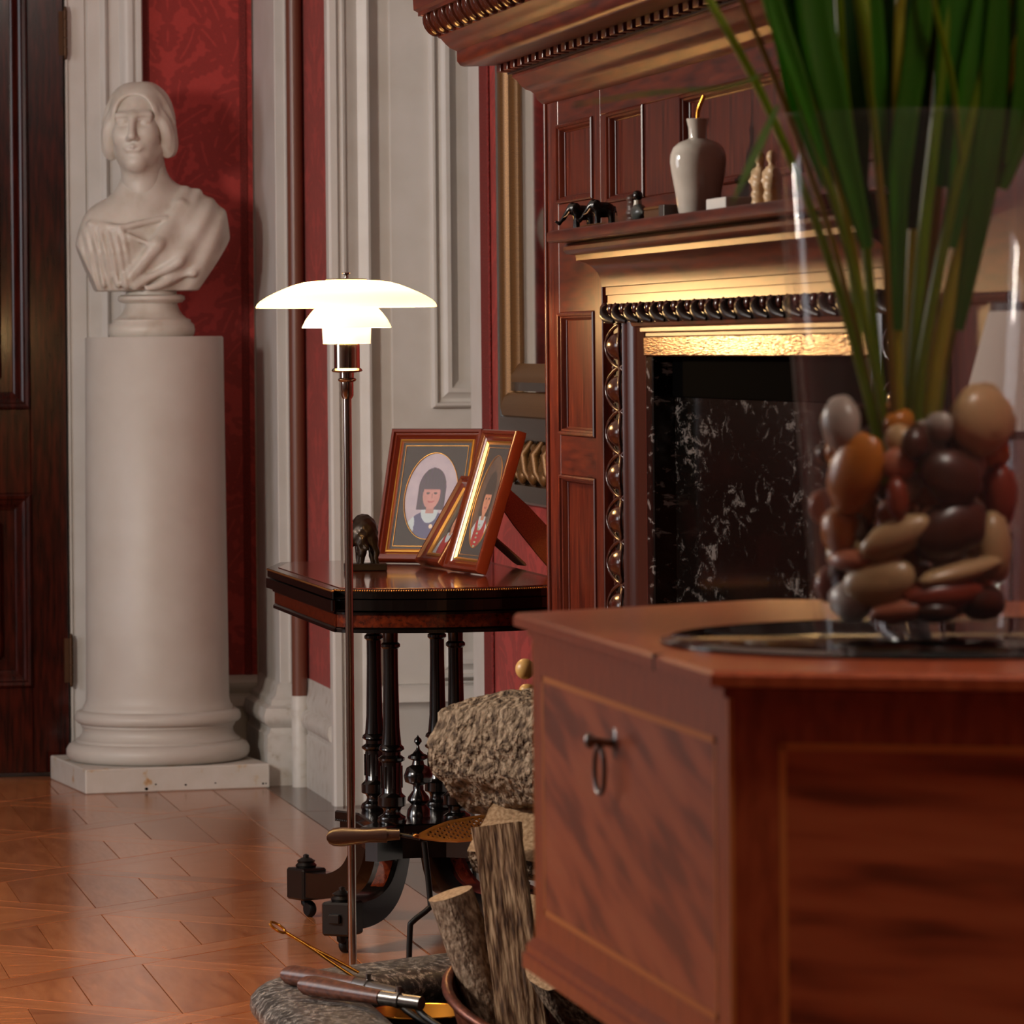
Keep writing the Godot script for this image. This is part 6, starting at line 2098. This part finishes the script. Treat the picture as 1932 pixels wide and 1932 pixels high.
# ------------------------------------------------------------------ things along the mantel shelf
func build_mantel_things() -> void:
	var y := 1.3513
	# two dark elephants walking to the shelf's end
	var el := [
		ell(Vector3(0, 0.034, 0), Vector3(0.013, 0.015, 0.022), 0.008),
		ell(Vector3(0, 0.043, -0.020), Vector3(0.010, 0.012, 0.011), 0.008),
		cap(Vector3(0, 0.040, -0.028), Vector3(0, 0.024, -0.038), 0.006, 0.0042, 0.004),
		cap(Vector3(0, 0.024, -0.038), Vector3(0, 0.013, -0.047), 0.0042, 0.0032, 0.003),
		cap(Vector3(0, 0.013, -0.047), Vector3(0, 0.017, -0.054), 0.0032, 0.0026, 0.003),
		ell(Vector3(0.011, 0.043, -0.014), Vector3(0.003, 0.011, 0.009), 0.004),
		ell(Vector3(-0.011, 0.043, -0.014), Vector3(0.003, 0.011, 0.009), 0.004),
		cap(Vector3(0.007, 0.028, -0.013), Vector3(0.007, 0.002, -0.015), 0.0062, 0.0048, 0.005),
		cap(Vector3(-0.007, 0.028, -0.013), Vector3(-0.007, 0.002, -0.012), 0.0062, 0.0048, 0.005),
		cap(Vector3(0.007, 0.028, 0.014), Vector3(0.007, 0.002, 0.012), 0.0066, 0.0048, 0.005),
		cap(Vector3(-0.007, 0.028, 0.014), Vector3(-0.007, 0.002, 0.016), 0.0066, 0.0048, 0.005),
		cap(Vector3(0, 0.040, 0.021), Vector3(0, 0.022, 0.025), 0.0016, 0.0014, 0.002),
	]
	var em := nets(el, Vector3(-0.024, -0.006, -0.064), Vector3(0.024, 0.064, 0.034), 0.0021)
	for k in 2:
		var e := thing("elephant_figure", Vector3([1.572, 1.574][k], y + 0.0005, [-7.915, -7.745][k]), ["small dark carved elephant leading its twin at the end of the mantel shelf", "small dark carved elephant following its twin along the mantel shelf"][k], "figurine", "carved elephants on the mantel")
		e.rotation.y = [1.45, 1.38][k]
		e.scale = Vector3.ONE * 0.86
		put("body", em, m.dark_figure, e)
		for sx in [-1.0, 1.0]:
			var s := st()
			tube(s, curve([Vector3(sx * 0.006, 0.036, -0.027), Vector3(sx * 0.008, 0.028, -0.033), Vector3(sx * 0.007, 0.025, -0.040)], 3), [0.0018, 0.0018, 0.0017, 0.0016, 0.0013, 0.0010, 0.0006], 6)
			part("tusk", s, m.tusk, e)
	# thin brass letter knife lying flat
	var kn := thing("paper_knife", Vector3(1.545, y, -7.68), "thin brass paper knife lying along the mantel shelf", "knife")
	var s := st()
	tube(s, [Vector3(0, 0.003, -0.10), Vector3(0, 0.004, -0.05), Vector3(0, 0.004, 0.07), Vector3(0, 0.003, 0.11)], [0.006, 0.0045, 0.0035, 0.001], 8, true, 0.35)
	part("blade", s, m.dull_brass, kn)
	# brown carved owl and little duck
	var ow := thing("carved_bird", Vector3(1.566, y, -7.478), "small brown carved bird figure beside the duck on the mantel", "figurine")
	put("body", nets([ell(Vector3(0, 0.017, 0), Vector3(0.011, 0.018, 0.014), 0.006), ell(Vector3(0, 0.038, -0.004), Vector3(0.009, 0.010, 0.012), 0.005), cap(Vector3(-0.002, 0.036, -0.012), Vector3(-0.003, 0.031, -0.024), 0.005, 0.002, 0.004), ell(Vector3(0, 0.004, 0), Vector3(0.011, 0.006, 0.014), 0.003)], Vector3(-0.02, -0.004, -0.032), Vector3(0.02, 0.056, 0.024), 0.002, 4), m.brown_figure, ow)
	var dk := thing("duck_figure", Vector3(1.558, y, -7.395), "little glazed duck figure with grey body, white collar and black head on the mantel", "figurine")
	put("body", nets([ell(Vector3(0, 0.014, 0.004), Vector3(0.013, 0.015, 0.020), 0.005), cap(Vector3(0, 0.016, 0.02), Vector3(0, 0.014, 0.034), 0.007, 0.003, 0.006)], Vector3(-0.022, -0.006, -0.028), Vector3(0.022, 0.036, 0.044), 0.002), m.duck_grey, dk)
	s = st()
	lathe(s, [Vector2(0.008, 0.024), Vector2(0.0066, 0.030), Vector2(0.0062, 0.035)], 14, Transform3D(Basis(), Vector3(0, 0, -0.004)))
	part("collar", s, m.duck_white, dk)
	put("head", nets([ell(Vector3(0, 0.042, -0.005), Vector3(0.0085, 0.0085, 0.010), 0.004), cap(Vector3(0, 0.041, -0.012), Vector3(0, 0.038, -0.022), 0.0036, 0.0022, 0.003)], Vector3(-0.014, 0.026, -0.03), Vector3(0.014, 0.056, 0.012), 0.0017), m.dark_figure, dk)
	# small wooden box with a rounded end and metal clasp
	var bb := thing("trinket_box", Vector3(1.568, y, -7.245), "small round-ended brown wooden box with gilt corner beside the white vase", "box")
	s = st()
	slab(s, PackedVector2Array([Vector2(-0.02, 0.09), Vector2(0.02, 0.09), Vector2(0.02, -0.06), Vector2(0.012, -0.078), Vector2(0, -0.085), Vector2(-0.012, -0.078), Vector2(-0.02, -0.06)]), 0.0, 0.016, 0.002)
	part("body", s, m.small_box_wood, bb)
	s = st()
	slab(s, PackedVector2Array([Vector2(-0.0205, 0.09), Vector2(0.0205, 0.09), Vector2(0.0205, -0.06), Vector2(-0.0205, -0.06)]), 0.016, 0.020, 0.001)
	part("lid", s, m.dull_brass, bb)
	s = st()
	bx(s, Vector3(-0.0215, 0.0, 0.055), Vector3(0.0215, 0.0205, 0.091), 0.001)
	part("clasp", s, m.steel, bb)
	# white glazed vase wired as a lamp foot
	var v1 := thing("white_vase", Vector3(1.564, y, -6.985), "white crackle-glazed bottle vase with a brass rod in its neck on the mantel", "vase")
	s = st()
	lathe(s, [Vector2(0, 0), Vector2(0.0275, 0.0), Vector2(0.0305, 0.003), Vector2(0.0345, 0.03), Vector2(0.040, 0.06), Vector2(0.0425, 0.078), Vector2(0.0418, 0.090), Vector2(0.038, 0.1), Vector2(0.030, 0.1075), Vector2(0.020, 0.1115), Vector2(0.0145, 0.1135), Vector2(0.0138, 0.117), Vector2(0.0145, 0.130), Vector2(0.017, 0.1415), Vector2(0.0172, 0.1432), Vector2(0.016, 0.1438), Vector2(0.0135, 0.142), Vector2(0.012, 0.13), Vector2(0.0, 0.13)], 48)
	part("body", s, m.white_glaze, v1)
	s = st()
	tube(s, curve([Vector3(0, 0.13, 0), Vector3(0.0, 0.15, 0.0), Vector3(0.002, 0.162, 0.004), Vector3(0.008, 0.178, 0.010)], 4), 0.0032, 10)
	part("brass_rod", s, m.brass, v1)
	# white card box
	var wb := thing("card_box", Vector3(1.566, y, -6.76), "small flat white box on the mantel beside the white vase", "box")
	s = st()
	bx(s, Vector3(-0.03, 0, -0.05), Vector3(0.03, 0.017, 0.075), 0.0012)
	part("body", s, m.white_card, wb)
	# carved ivory couple
	var iv := thing("ivory_figure", Vector3(1.566, y, -6.545), "cream carved figure group of two robed people on the mantel", "figurine")
	var two := []
	for k in 2:
		var z: float = [-0.030, 0.018][k]
		var x: float = [-0.004, 0.002][k]
		two.append_array([cap(Vector3(x, 0.002, z), Vector3(x, 0.03, z), 0.013, 0.012, 0.006), ell(Vector3(x, 0.040, z), Vector3(0.012, 0.016, 0.017), 0.006), cap(Vector3(x - 0.004, 0.050, z - 0.010), Vector3(x - 0.010, 0.036, z - 0.012), 0.005, 0.004, 0.004), ell(Vector3(x, 0.068, z - 0.003), Vector3(0.0075, 0.0095, 0.0095), 0.004), cap(Vector3(x, 0.054, z), Vector3(x, 0.066, z), 0.005, 0.004, 0.004), cap(Vector3(x - 0.001, 0.066, z - 0.011), Vector3(x - 0.001, 0.064, z - 0.0135), 0.002, 0.0012, 0.002)])
	put("figures", nets(two, Vector3(-0.03, -0.012, -0.06), Vector3(0.03, 0.086, 0.05), 0.002, 5), m.ivory, iv)
	s = st()
	bx(s, Vector3(-0.018, 0, -0.06), Vector3(0.018, 0.003, 0.05), 0.001)
	part("base", s, m.ivory, iv)

# ------------------------------------------------------------------ glass vase, pebbles, plant
func build_vase_and_plant() -> void:
	var lid := 0.861
	var dc := thing("glass_mat", Vector3(1.285, lid, -4.56), "round black glass mat with pale sloping rim under the vase", "mat")
	var s := st()
	lathe(s, [Vector2(0, 0), Vector2(0.296, 0), Vector2(0.300, 0.002), Vector2(0.300, 0.003), Vector2(0.289, 0.0062), Vector2(0.2885, 0.0064), Vector2(0, 0.0064)], 96)
	part("disc", s, m.black_glass, dc)
	s = st()
	lathe(s, [Vector2(0.3003, 0.002), Vector2(0.3003, 0.0032), Vector2(0.289, 0.0066)], 96)
	part("bevel", s, m.bevel_glass, dc)
	var c := Vector3(1.236, lid + 0.0066, -4.558)
	var t := thing("glass_vase", c, "tall clear flared glass vase holding pebbles and green stems", "vase")
	var H := 0.513
	var r0 := 0.101
	var r1 := 0.137
	s = st()
	lathe(s, [Vector2(0, 0.0), Vector2(r0 - 0.006, 0.0), Vector2(r0 - 0.001, 0.003), Vector2(r0, 0.010), Vector2(lerpf(r0, r1, 0.5), H * 0.5), Vector2(r1, H - 0.003), Vector2(r1 - 0.002, H), Vector2(r1 - 0.005, H), Vector2(r1 - 0.007, H - 0.003), Vector2(lerpf(r0, r1, 0.5) - 0.007, H * 0.5), Vector2(r0 - 0.007, 0.022), Vector2(r0 - 0.012, 0.014), Vector2(0, 0.012)], 96)
	part("glass", s, m.vase_glass, t)
	# pebbles
	var yaw := atan(1646.0 / 9000.0)
	var fwd := Vector3(sin(yaw), 0, -cos(yaw))
	var rt := Vector3(cos(yaw), 0, sin(yaw))
	var shapes := []
	for k in 6:
		var q := st()
		lump(q, Vector3.ZERO, Vector3.ONE, 0.16, 100 + k, 22, 14)
		shapes.append(q.commit())
	var placed := []
	var say := {"pebble_white": "smooth white pebble at the glass wall of the vase", "pebble_grey": "pale grey pebble in the glass vase", "pebble_ochre": "ochre yellow pebble in the glass vase", "pebble_tan": "sandy tan pebble in the glass vase", "pebble_red": "dull red pebble in the glass vase", "pebble_dark": "dark brown pebble in the glass vase", "pebble_pink": "pinkish brown pebble in the glass vase"}
	# across, height, half sizes (across, up, deep), tilt, colour: those that lie against the glass towards the room
	var front := [[-0.075, 0.209, 0.024, 0.029, 0.017, 0.3, "pebble_grey"], [-0.062, 0.162, 0.030, 0.043, 0.019, -0.5, "pebble_ochre"], [-0.077, 0.106, 0.025, 0.024, 0.017, 0.0, "pebble_ochre"], [-0.026, 0.099, 0.038, 0.018, 0.017, 0.45, "pebble_tan"], [-0.066, 0.076, 0.029, 0.011, 0.015, -0.05, "pebble_pink"], [-0.041, 0.055, 0.039, 0.025, 0.019, 0.25, "pebble_tan"], [-0.066, 0.037, 0.029, 0.021, 0.019, 0.0, "pebble_white"], [-0.022, 0.028, 0.030, 0.012, 0.016, 0.15, "pebble_pink"], [0.062, 0.212, 0.041, 0.036, 0.025, -0.3, "pebble_tan"], [-0.090, 0.127, 0.011, 0.018, 0.015, 0.0, "pebble_pink"], [-0.084, 0.050, 0.014, 0.018, 0.015, 0.2, "pebble_red"], [-0.024, 0.137, 0.011, 0.021, 0.011, 0.1, "pebble_red"], [0.030, 0.107, 0.039, 0.029, 0.021, 0.4, "pebble_dark"], [0.030, 0.157, 0.034, 0.027, 0.021, -0.4, "pebble_dark"], [0.036, 0.065, 0.048, 0.011, 0.017, 0.2, "pebble_tan"], [0.020, 0.043, 0.041, 0.017, 0.019, 0.1, "pebble_red"], [0.074, 0.087, 0.021, 0.036, 0.017, 0.1, "pebble_tan"], [0.060, 0.034, 0.034, 0.018, 0.019, -0.1, "pebble_dark"], [0.082, 0.137, 0.021, 0.034, 0.017, 0.2, "pebble_red"], [0.012, 0.028, 0.025, 0.012, 0.017, 0.0, "pebble_dark"]]
	for f in front:
		var ri: float = lerpf(r0, r1, f[1] / H) - 0.009 - f[4] * 0.95
		var depth := sqrt(maxf(ri * ri - f[0] * f[0], 0.0))
		var p: Vector3 = c + rt * f[0] - fwd * depth + Vector3(0, f[1], 0)
		placed.append([p, maxf(f[2], f[3])])
		var o := put("pebble", shapes[placed.size() % 6], m[f[6]])
		tag(o, say[f[6]], "pebble", "pebbles in the glass vase")
		var out := Vector3(rt * f[0] - fwd * depth).normalized()
		var side := Vector3.UP.cross(out).normalized()
		o.transform = Transform3D(Basis(side, Vector3.UP, out) * Basis(Vector3(0, 0, 1), f[5]) * Basis.from_scale(Vector3(f[2], f[3], f[4])), p)
	var kinds := ["pebble_tan", "pebble_dark", "pebble_red", "pebble_ochre", "pebble_grey", "pebble_pink", "pebble_dark"]
	var tries := 0
	var count := 0
	while count < 95 and tries < 6000:
		tries += 1
		var r := rng.randf_range(0.013, 0.022)
		var h := rng.randf_range(0.028, 0.215)
		var ri := lerpf(r0, r1, h / H) - 0.012 - r
		var a := rng.randf() * TAU
		var d := ri * sqrt(rng.randf())
		var p := c + Vector3(cos(a) * d, h, sin(a) * d)
		var ok := true
		for q in placed:
			if p.distance_to(q[0]) < (r + q[1]) * 0.74:
				ok = false
				break
		if not ok:
			continue
		placed.append([p, r])
		var kd: String = kinds[rng.randi() % kinds.size()]
		var o := put("pebble", shapes[count % 6], m[kd])
		tag(o, say[kd], "pebble", "pebbles in the glass vase")
		o.transform = Transform3D(Basis.from_euler(Vector3(rng.randf() * TAU, rng.randf() * TAU, rng.randf() * TAU)) * Basis.from_scale(Vector3(r * 1.1, r * 0.75, r * 0.95)), p)
		count += 1
	# plant: points as (across, height, towards the room) about the vase's foot
	var pl := thing("leafy_plant", c, "bunch of long green stems and strap leaves rising from the pebbles", "plant")
	var stems := [
		[[-0.030, 0.15, 0.015], [-0.051, 0.248, 0.030], [-0.092, 0.39, 0.045], [-0.149, 0.53, 0.050], [-0.205, 0.635, 0.045], [-0.261, 0.75, 0.030], 0.0058, 0.0052, "stem_green"],
		[[-0.027, 0.15, 0.009], [-0.046, 0.248, 0.018], [-0.081, 0.39, 0.027], [-0.129, 0.53, 0.030], [-0.171, 0.635, 0.027], [-0.213, 0.75, 0.018], 0.0042, 0.0038, "stem_olive"],
		[[-0.024, 0.15, 0.018], [-0.040, 0.248, 0.036], [-0.064, 0.39, 0.054], [-0.098, 0.53, 0.060], [-0.114, 0.635, 0.054], [-0.129, 0.75, 0.036], 0.0047, 0.0042, "stem_pale"],
		[[-0.021, 0.15, 0.006], [-0.035, 0.248, 0.012], [-0.048, 0.39, 0.018], [-0.066, 0.53, 0.020], [-0.072, 0.635, 0.018], [-0.077, 0.75, 0.012], 0.0068, 0.0061, "stem_green"],
		[[-0.012, 0.15, 0.021], [-0.019, 0.248, 0.042], [-0.019, 0.39, 0.063], [-0.019, 0.53, 0.070], [-0.014, 0.635, 0.063], [-0.009, 0.75, 0.042], 0.0073, 0.0066, "stem_pale"],
		[[-0.002, 0.15, 0.015], [-0.004, 0.248, 0.030], [0.007, 0.39, 0.045], [0.023, 0.53, 0.050], [0.033, 0.635, 0.045], [0.043, 0.75, 0.030], 0.0089, 0.0080, "stem_green"],
		[[0.004, 0.15, 0.003], [0.007, 0.248, 0.006], [0.020, 0.39, 0.009], [0.038, 0.53, 0.010], [0.064, 0.635, 0.009], [0.091, 0.75, 0.006], 0.0068, 0.0061, "stem_olive"],
		[[0.010, 0.15, 0.018], [0.017, 0.248, 0.036], [0.045, 0.39, 0.054], [0.083, 0.53, 0.060], [0.125, 0.635, 0.054], [0.166, 0.75, 0.036], 0.0105, 0.0094, "stem_pale"],
		[[0.015, 0.15, 0.009], [0.025, 0.248, 0.018], [0.058, 0.39, 0.027], [0.104, 0.53, 0.030], [0.153, 0.635, 0.027], [0.203, 0.75, 0.018], 0.0078, 0.0071, "stem_green"],
		[[-0.008, 0.15, 0.000], [-0.014, 0.248, 0.000], [-0.009, 0.39, 0.000], [-0.003, 0.53, 0.000], [0.009, 0.635, 0.000], [0.021, 0.75, 0.000], 0.0058, 0.0052, "stem_green"],
		[[-0.024, 0.15, 0.021], [-0.039, 0.248, 0.042], [-0.071, 0.39, 0.063], [-0.115, 0.53, 0.070], [-0.150, 0.635, 0.063], [-0.186, 0.75, 0.042], 0.0058, 0.0052, "stem_green"],
		[[-0.015, 0.15, 0.024], [-0.025, 0.248, 0.048], [-0.033, 0.39, 0.072], [-0.046, 0.53, 0.080], [-0.059, 0.635, 0.072], [-0.072, 0.75, 0.048], 0.0052, 0.0047, "stem_olive"],
		[[0.001, 0.15, 0.022], [0.002, 0.248, 0.045], [0.026, 0.39, 0.068], [0.059, 0.53, 0.075], [0.093, 0.635, 0.068], [0.127, 0.75, 0.045], 0.0078, 0.0071, "stem_green"],
		[[-0.027, 0.15, -0.009], [-0.046, 0.248, -0.018], [-0.063, 0.39, -0.027], [-0.087, 0.53, -0.030], [-0.098, 0.635, -0.027], [-0.108, 0.75, -0.018], 0.0047, 0.0042, "stem_green"],
		[[-0.008, 0.15, -0.015], [-0.014, 0.248, -0.030], [-0.023, 0.39, -0.045], [-0.035, 0.53, -0.050], [-0.040, 0.635, -0.045], [-0.046, 0.75, -0.030], 0.0058, 0.0052, "stem_green"],
		[[0.007, 0.15, -0.012], [0.012, 0.248, -0.024], [0.036, 0.39, -0.036], [0.070, 0.53, -0.040], [0.091, 0.635, -0.036], [0.111, 0.75, -0.024], 0.0063, 0.0057, "stem_olive"],
		[[-0.004, 0.15, -0.006], [-0.006, 0.248, -0.012], [0.001, 0.39, -0.018], [0.012, 0.53, -0.020], [0.017, 0.635, -0.018], [0.023, 0.75, -0.012], 0.0063, 0.0057, "stem_pale"],
	]
	for q in stems:
		var n: int = q.size() - 3
		var pts := []
		for k in n:
			pts.append(about(rt, fwd, Vector3(q[k][0], q[k][1], q[k][2])))
		pts = curve(pts, 5)
		var rr := []
		for k in pts.size():
			rr.append(lerpf(q[n], q[n + 1], float(k) / (pts.size() - 1)))
		s = st()
		tube(s, pts, rr, 10, true, 0.75)
		part("stem", s, m[q[n + 2]], pl)
	# strap leaves: (points, half width, colour)
	var leaves := [
		[[[-0.07, 0.44, 0.02], [-0.087, 0.52, 0.02], [-0.098, 0.60, 0.02], [-0.11, 0.78, 0.0]], 0.0173, "leaf_dark"],
		[[[-0.05, 0.44, -0.02], [-0.057, 0.52, -0.02], [-0.062, 0.60, -0.02], [-0.06, 0.78, -0.03]], 0.0216, "leaf_dark"],
		[[[-0.03, 0.44, 0.05], [-0.037, 0.52, 0.055], [-0.042, 0.60, 0.055], [-0.05, 0.74, 0.06]], 0.012, "leaf_mid"],
		[[[0.045, 0.44, -0.01], [0.055, 0.52, -0.01], [0.062, 0.60, -0.01], [0.07, 0.78, -0.02]], 0.0245, "leaf_dark"],
		[[[0.028, 0.44, 0.04], [0.038, 0.52, 0.05], [0.045, 0.60, 0.05], [0.055, 0.76, 0.05]], 0.022, "leaf_mid"],
		[[[0.070, 0.44, 0.05], [0.091, 0.52, 0.06], [0.105, 0.60, 0.06], [0.14, 0.70, 0.07]], 0.0144, "leaf_dark"],
		[[[0.085, 0.44, 0.0], [0.106, 0.52, 0.0], [0.12, 0.60, 0.0], [0.19, 0.70, 0.0]], 0.026, "leaf_mid"],
		[[[-0.085, 0.44, 0.045], [-0.111, 0.52, 0.05], [-0.128, 0.60, 0.05], [-0.17, 0.70, 0.05]], 0.014, "leaf_mid"],
		[[[-0.01, 0.44, -0.06], [-0.016, 0.52, -0.08], [-0.02, 0.60, -0.08], [-0.03, 0.80, -0.10]], 0.0259, "leaf_dark"],
		[[[0.07, 0.44, -0.06], [0.100, 0.52, -0.08], [0.12, 0.60, -0.08], [0.15, 0.80, -0.10]], 0.0259, "leaf_dark"],
		[[[-0.02, 0.3, 0.06], [-0.018, 0.45, 0.075], [0.0, 0.58, 0.08], [0.02, 0.74, 0.08]], 0.012, "leaf_mid"],
		[[[0.04, 0.3, 0.05], [0.06, 0.42, 0.07], [0.075, 0.54, 0.08], [0.082, 0.72, 0.09]], 0.014, "leaf_mid"],
		[[[-0.04, 0.40, 0.03], [-0.10, 0.55, 0.03], [-0.135, 0.66, 0.03], [-0.15, 0.80, 0.0]], 0.0216, "leaf_dark"],
		[[[0.0, 0.40, 0.0], [0.0, 0.55, 0.0], [0.008, 0.66, 0.0], [0.02, 0.80, 0.0]], 0.0245, "leaf_dark"],
		[[[0.05, 0.40, 0.02], [0.10, 0.55, 0.02], [0.118, 0.66, 0.02], [0.12, 0.80, 0.0]], 0.0259, "leaf_dark"],
		[[[-0.05, 0.38, 0.07], [-0.082, 0.52, 0.075], [-0.10, 0.62, 0.07], [-0.11, 0.78, 0.06]], 0.018, "leaf_mid"],
		[[[0.03, 0.38, 0.07], [0.055, 0.52, 0.075], [0.075, 0.62, 0.07], [0.10, 0.78, 0.06]], 0.020, "leaf_mid"],
		[[[-0.09, 0.46, 0.085], [-0.115, 0.54, 0.09], [-0.14, 0.62, 0.09], [-0.17, 0.76, 0.09]], 0.009, "leaf_mid"],
		[[[-0.04, 0.46, 0.09], [-0.05, 0.54, 0.095], [-0.055, 0.62, 0.10], [-0.05, 0.76, 0.10]], 0.008, "stem_green"],
		[[[0.085, 0.46, 0.09], [0.10, 0.54, 0.095], [0.105, 0.62, 0.10], [0.10, 0.76, 0.10]], 0.010, "leaf_mid"],
		[[[0.04, 0.46, 0.095], [0.03, 0.54, 0.10], [0.012, 0.62, 0.105], [-0.01, 0.76, 0.11]], 0.007, "stem_green"],
		# blades that arch out towards the room and cross in front of the chimneypiece
		[[[-0.20, 0.63, 0.06], [-0.26, 0.645, 0.16], [-0.34, 0.63, 0.30], [-0.43, 0.60, 0.44]], 0.006, "leaf_mid"],
		[[[-0.205, 0.64, 0.06], [-0.30, 0.665, 0.12], [-0.40, 0.65, 0.22], [-0.50, 0.625, 0.32]], 0.007, "leaf_mid"],
		[[[-0.15, 0.55, 0.07], [-0.19, 0.53, 0.22], [-0.26, 0.515, 0.42], [-0.34, 0.495, 0.62]], 0.004, "leaf_mid"],
		[[[-0.135, 0.52, 0.07], [-0.155, 0.49, 0.25], [-0.18, 0.45, 0.45], [-0.205, 0.41, 0.60]], 0.004, "leaf_mid"],
	]
	for q in leaves:
		var pts := []
		for k in q[0]:
			pts.append(about(rt, fwd, Vector3(k[0], k[1], k[2])))
		pts = curve(pts, 8)
		s = SurfaceTool.new()
		s.begin(Mesh.PRIMITIVE_TRIANGLES)
		s.set_smooth_group(1)
		var rows := []
		for k in pts.size():
			var f := float(k) / (pts.size() - 1)
			var wd: float = q[1] * clampf(minf(0.35 + f * 1.6, (1.0 - f) * 3.5), 0.05, 1.0)
			var tng: Vector3 = (pts[mini(k + 1, pts.size() - 1)] - pts[maxi(k - 1, 0)]).normalized()
			var across := tng.cross(-fwd).normalized()
			if q[1] < 0.009:
				across = tng.cross(Vector3.UP).normalized()
			var nrm := across.cross(tng).normalized()
			var p: Vector3 = pts[k]
			var row := []
			for e in [-1.0, -0.5, 0.0, 0.5, 1.0]:
				row.append(p + across * wd * e + nrm * wd * 0.35 * absf(e))
			for e in [1.0, 0.5, 0.0, -0.5, -1.0]:
				row.append(p + across * wd * e * 0.99 + nrm * (wd * 0.35 * absf(e) - 0.0009))
			rows.append(row)
		for k in rows.size() - 1:
			for e in 10:
				var g := (e + 1) % 10
				for p in [rows[k][e], rows[k + 1][e], rows[k + 1][g], rows[k][e], rows[k + 1][g], rows[k][g]]:
					s.add_vertex(p)
		s.generate_normals()
		part("leaf", s, m[q[2]], pl)

func about(rt: Vector3, fwd: Vector3, q: Vector3) -> Vector3:
	return rt * q.x + Vector3(0, q.y, 0) - fwd * q.z

# ------------------------------------------------------------------ things at the edge of sight and the softbox
func build_beyond() -> void:
	var o := Vector3(1.60, 0, -5.28)
	var t := thing("shaded_lamp", o, "unlit stand lamp with pale tapering shade half hidden behind the vase", "lamp")
	var s := st()
	lathe(s, [Vector2(0, 0), Vector2(0.09, 0), Vector2(0.09, 0.012), Vector2(0.02, 0.03), Vector2(0.011, 0.06), Vector2(0.011, 1.06), Vector2(0, 1.06)], 24, Transform3D(Basis(), Vector3(0.0, 0, 0.0)))
	part("stand", s, m.dull_brass, t)
	s = st()
	lathe(s, [Vector2(0.115, 1.05), Vector2(0.075, 1.195), Vector2(0.074, 1.195), Vector2(0.114, 1.05)], 36, Transform3D(Basis(), Vector3(0.0, 0, 0.0)))
	part("shade", s, m.shade_card, t)
	s = st()
	lathe(s, [Vector2(0.076, 1.190), Vector2(0.077, 1.2), Vector2(0.074, 1.202)], 36, Transform3D(Basis(), Vector3(0.0, 0, 0.0)))
	lathe(s, [Vector2(0.1165, 1.045), Vector2(0.1175, 1.055)], 36, Transform3D(Basis(), Vector3(0.0, 0, 0.0)))
	part("shade_trim", s, m.handle_dark, t)
	# softbox of the photographer
	var at := Vector3(-1.75, 2.02, -7.6)
	var to := Vector3(1.5, 1.25, -9.4)
	var b := thing("softbox_lamp", Vector3(at.x, 0, at.z), "square photographic softbox on a thin black stand in the open room", "softbox")
	var z := (to - at).normalized()
	var x := Vector3.UP.cross(z).normalized()
	var xf := Transform3D(Basis(x, z.cross(x), z), Vector3(0, at.y, 0) - z * 0.03)
	s = st()
	bx(s, Vector3(-0.25, -0.25, -0.006), Vector3(0.25, 0.25, 0.0), 0.0, xf)
	part("diffuser", s, m.softbox_lamp_cloth, b)
	s = st()
	var k0 := [Vector3(-0.26, -0.26, -0.008), Vector3(0.26, -0.26, -0.008), Vector3(0.26, 0.26, -0.008), Vector3(-0.26, 0.26, -0.008)]
	var k1 := [Vector3(-0.07, -0.07, -0.3), Vector3(0.07, -0.07, -0.3), Vector3(0.07, 0.07, -0.3), Vector3(-0.07, 0.07, -0.3)]
	for i in 4:
		var j := (i + 1) % 4
		facing(s, [k0[i], k0[j], k1[j], k1[i]], (k0[i] + k0[j]) * Vector3(1, 1, 0), xf)
	facing(s, k1, Vector3(0, 0, -1), xf)
	part("hood", s, m.softbox_black, b)
	s = st()
	tube(s, [Vector3(0, 0.0, 0) - z * 0.2, Vector3(0, at.y - 0.05, 0) - z * 0.2], 0.014, 10)
	for k in 3:
		var a := TAU * k / 3.0
		tube(s, [Vector3(0, 0.55, 0) - z * 0.2, Vector3(cos(a) * 0.45, 0.01, sin(a) * 0.45) - z * 0.2], 0.009, 8)
	part("stand", s, m.softbox_black, b)
	# body of the added fill lamp, out of view before the chest
	var cl := thing("added_fill_lamp", Vector3(1.55, 3.05, -3.4), "unseen brass pendant with one frosted glass globe, added as fill light", "added_fill_lamp")
	s = st()
	lump(s, Vector3.ZERO, Vector3(0.13, 0.13, 0.13), 0, 0, 24, 16)
	part("fill_globe_lamp", s, m.added_globe_lamp, cl)
	s = st()
	lathe(s, [Vector2(0.0, 0.12), Vector2(0.06, 0.12), Vector2(0.05, 0.16), Vector2(0.01, 0.18), Vector2(0.01, 0.51), Vector2(0.07, 0.52), Vector2(0.07, 0.55), Vector2(0, 0.55)], 20)
	part("rod", s, m.dull_brass, cl)
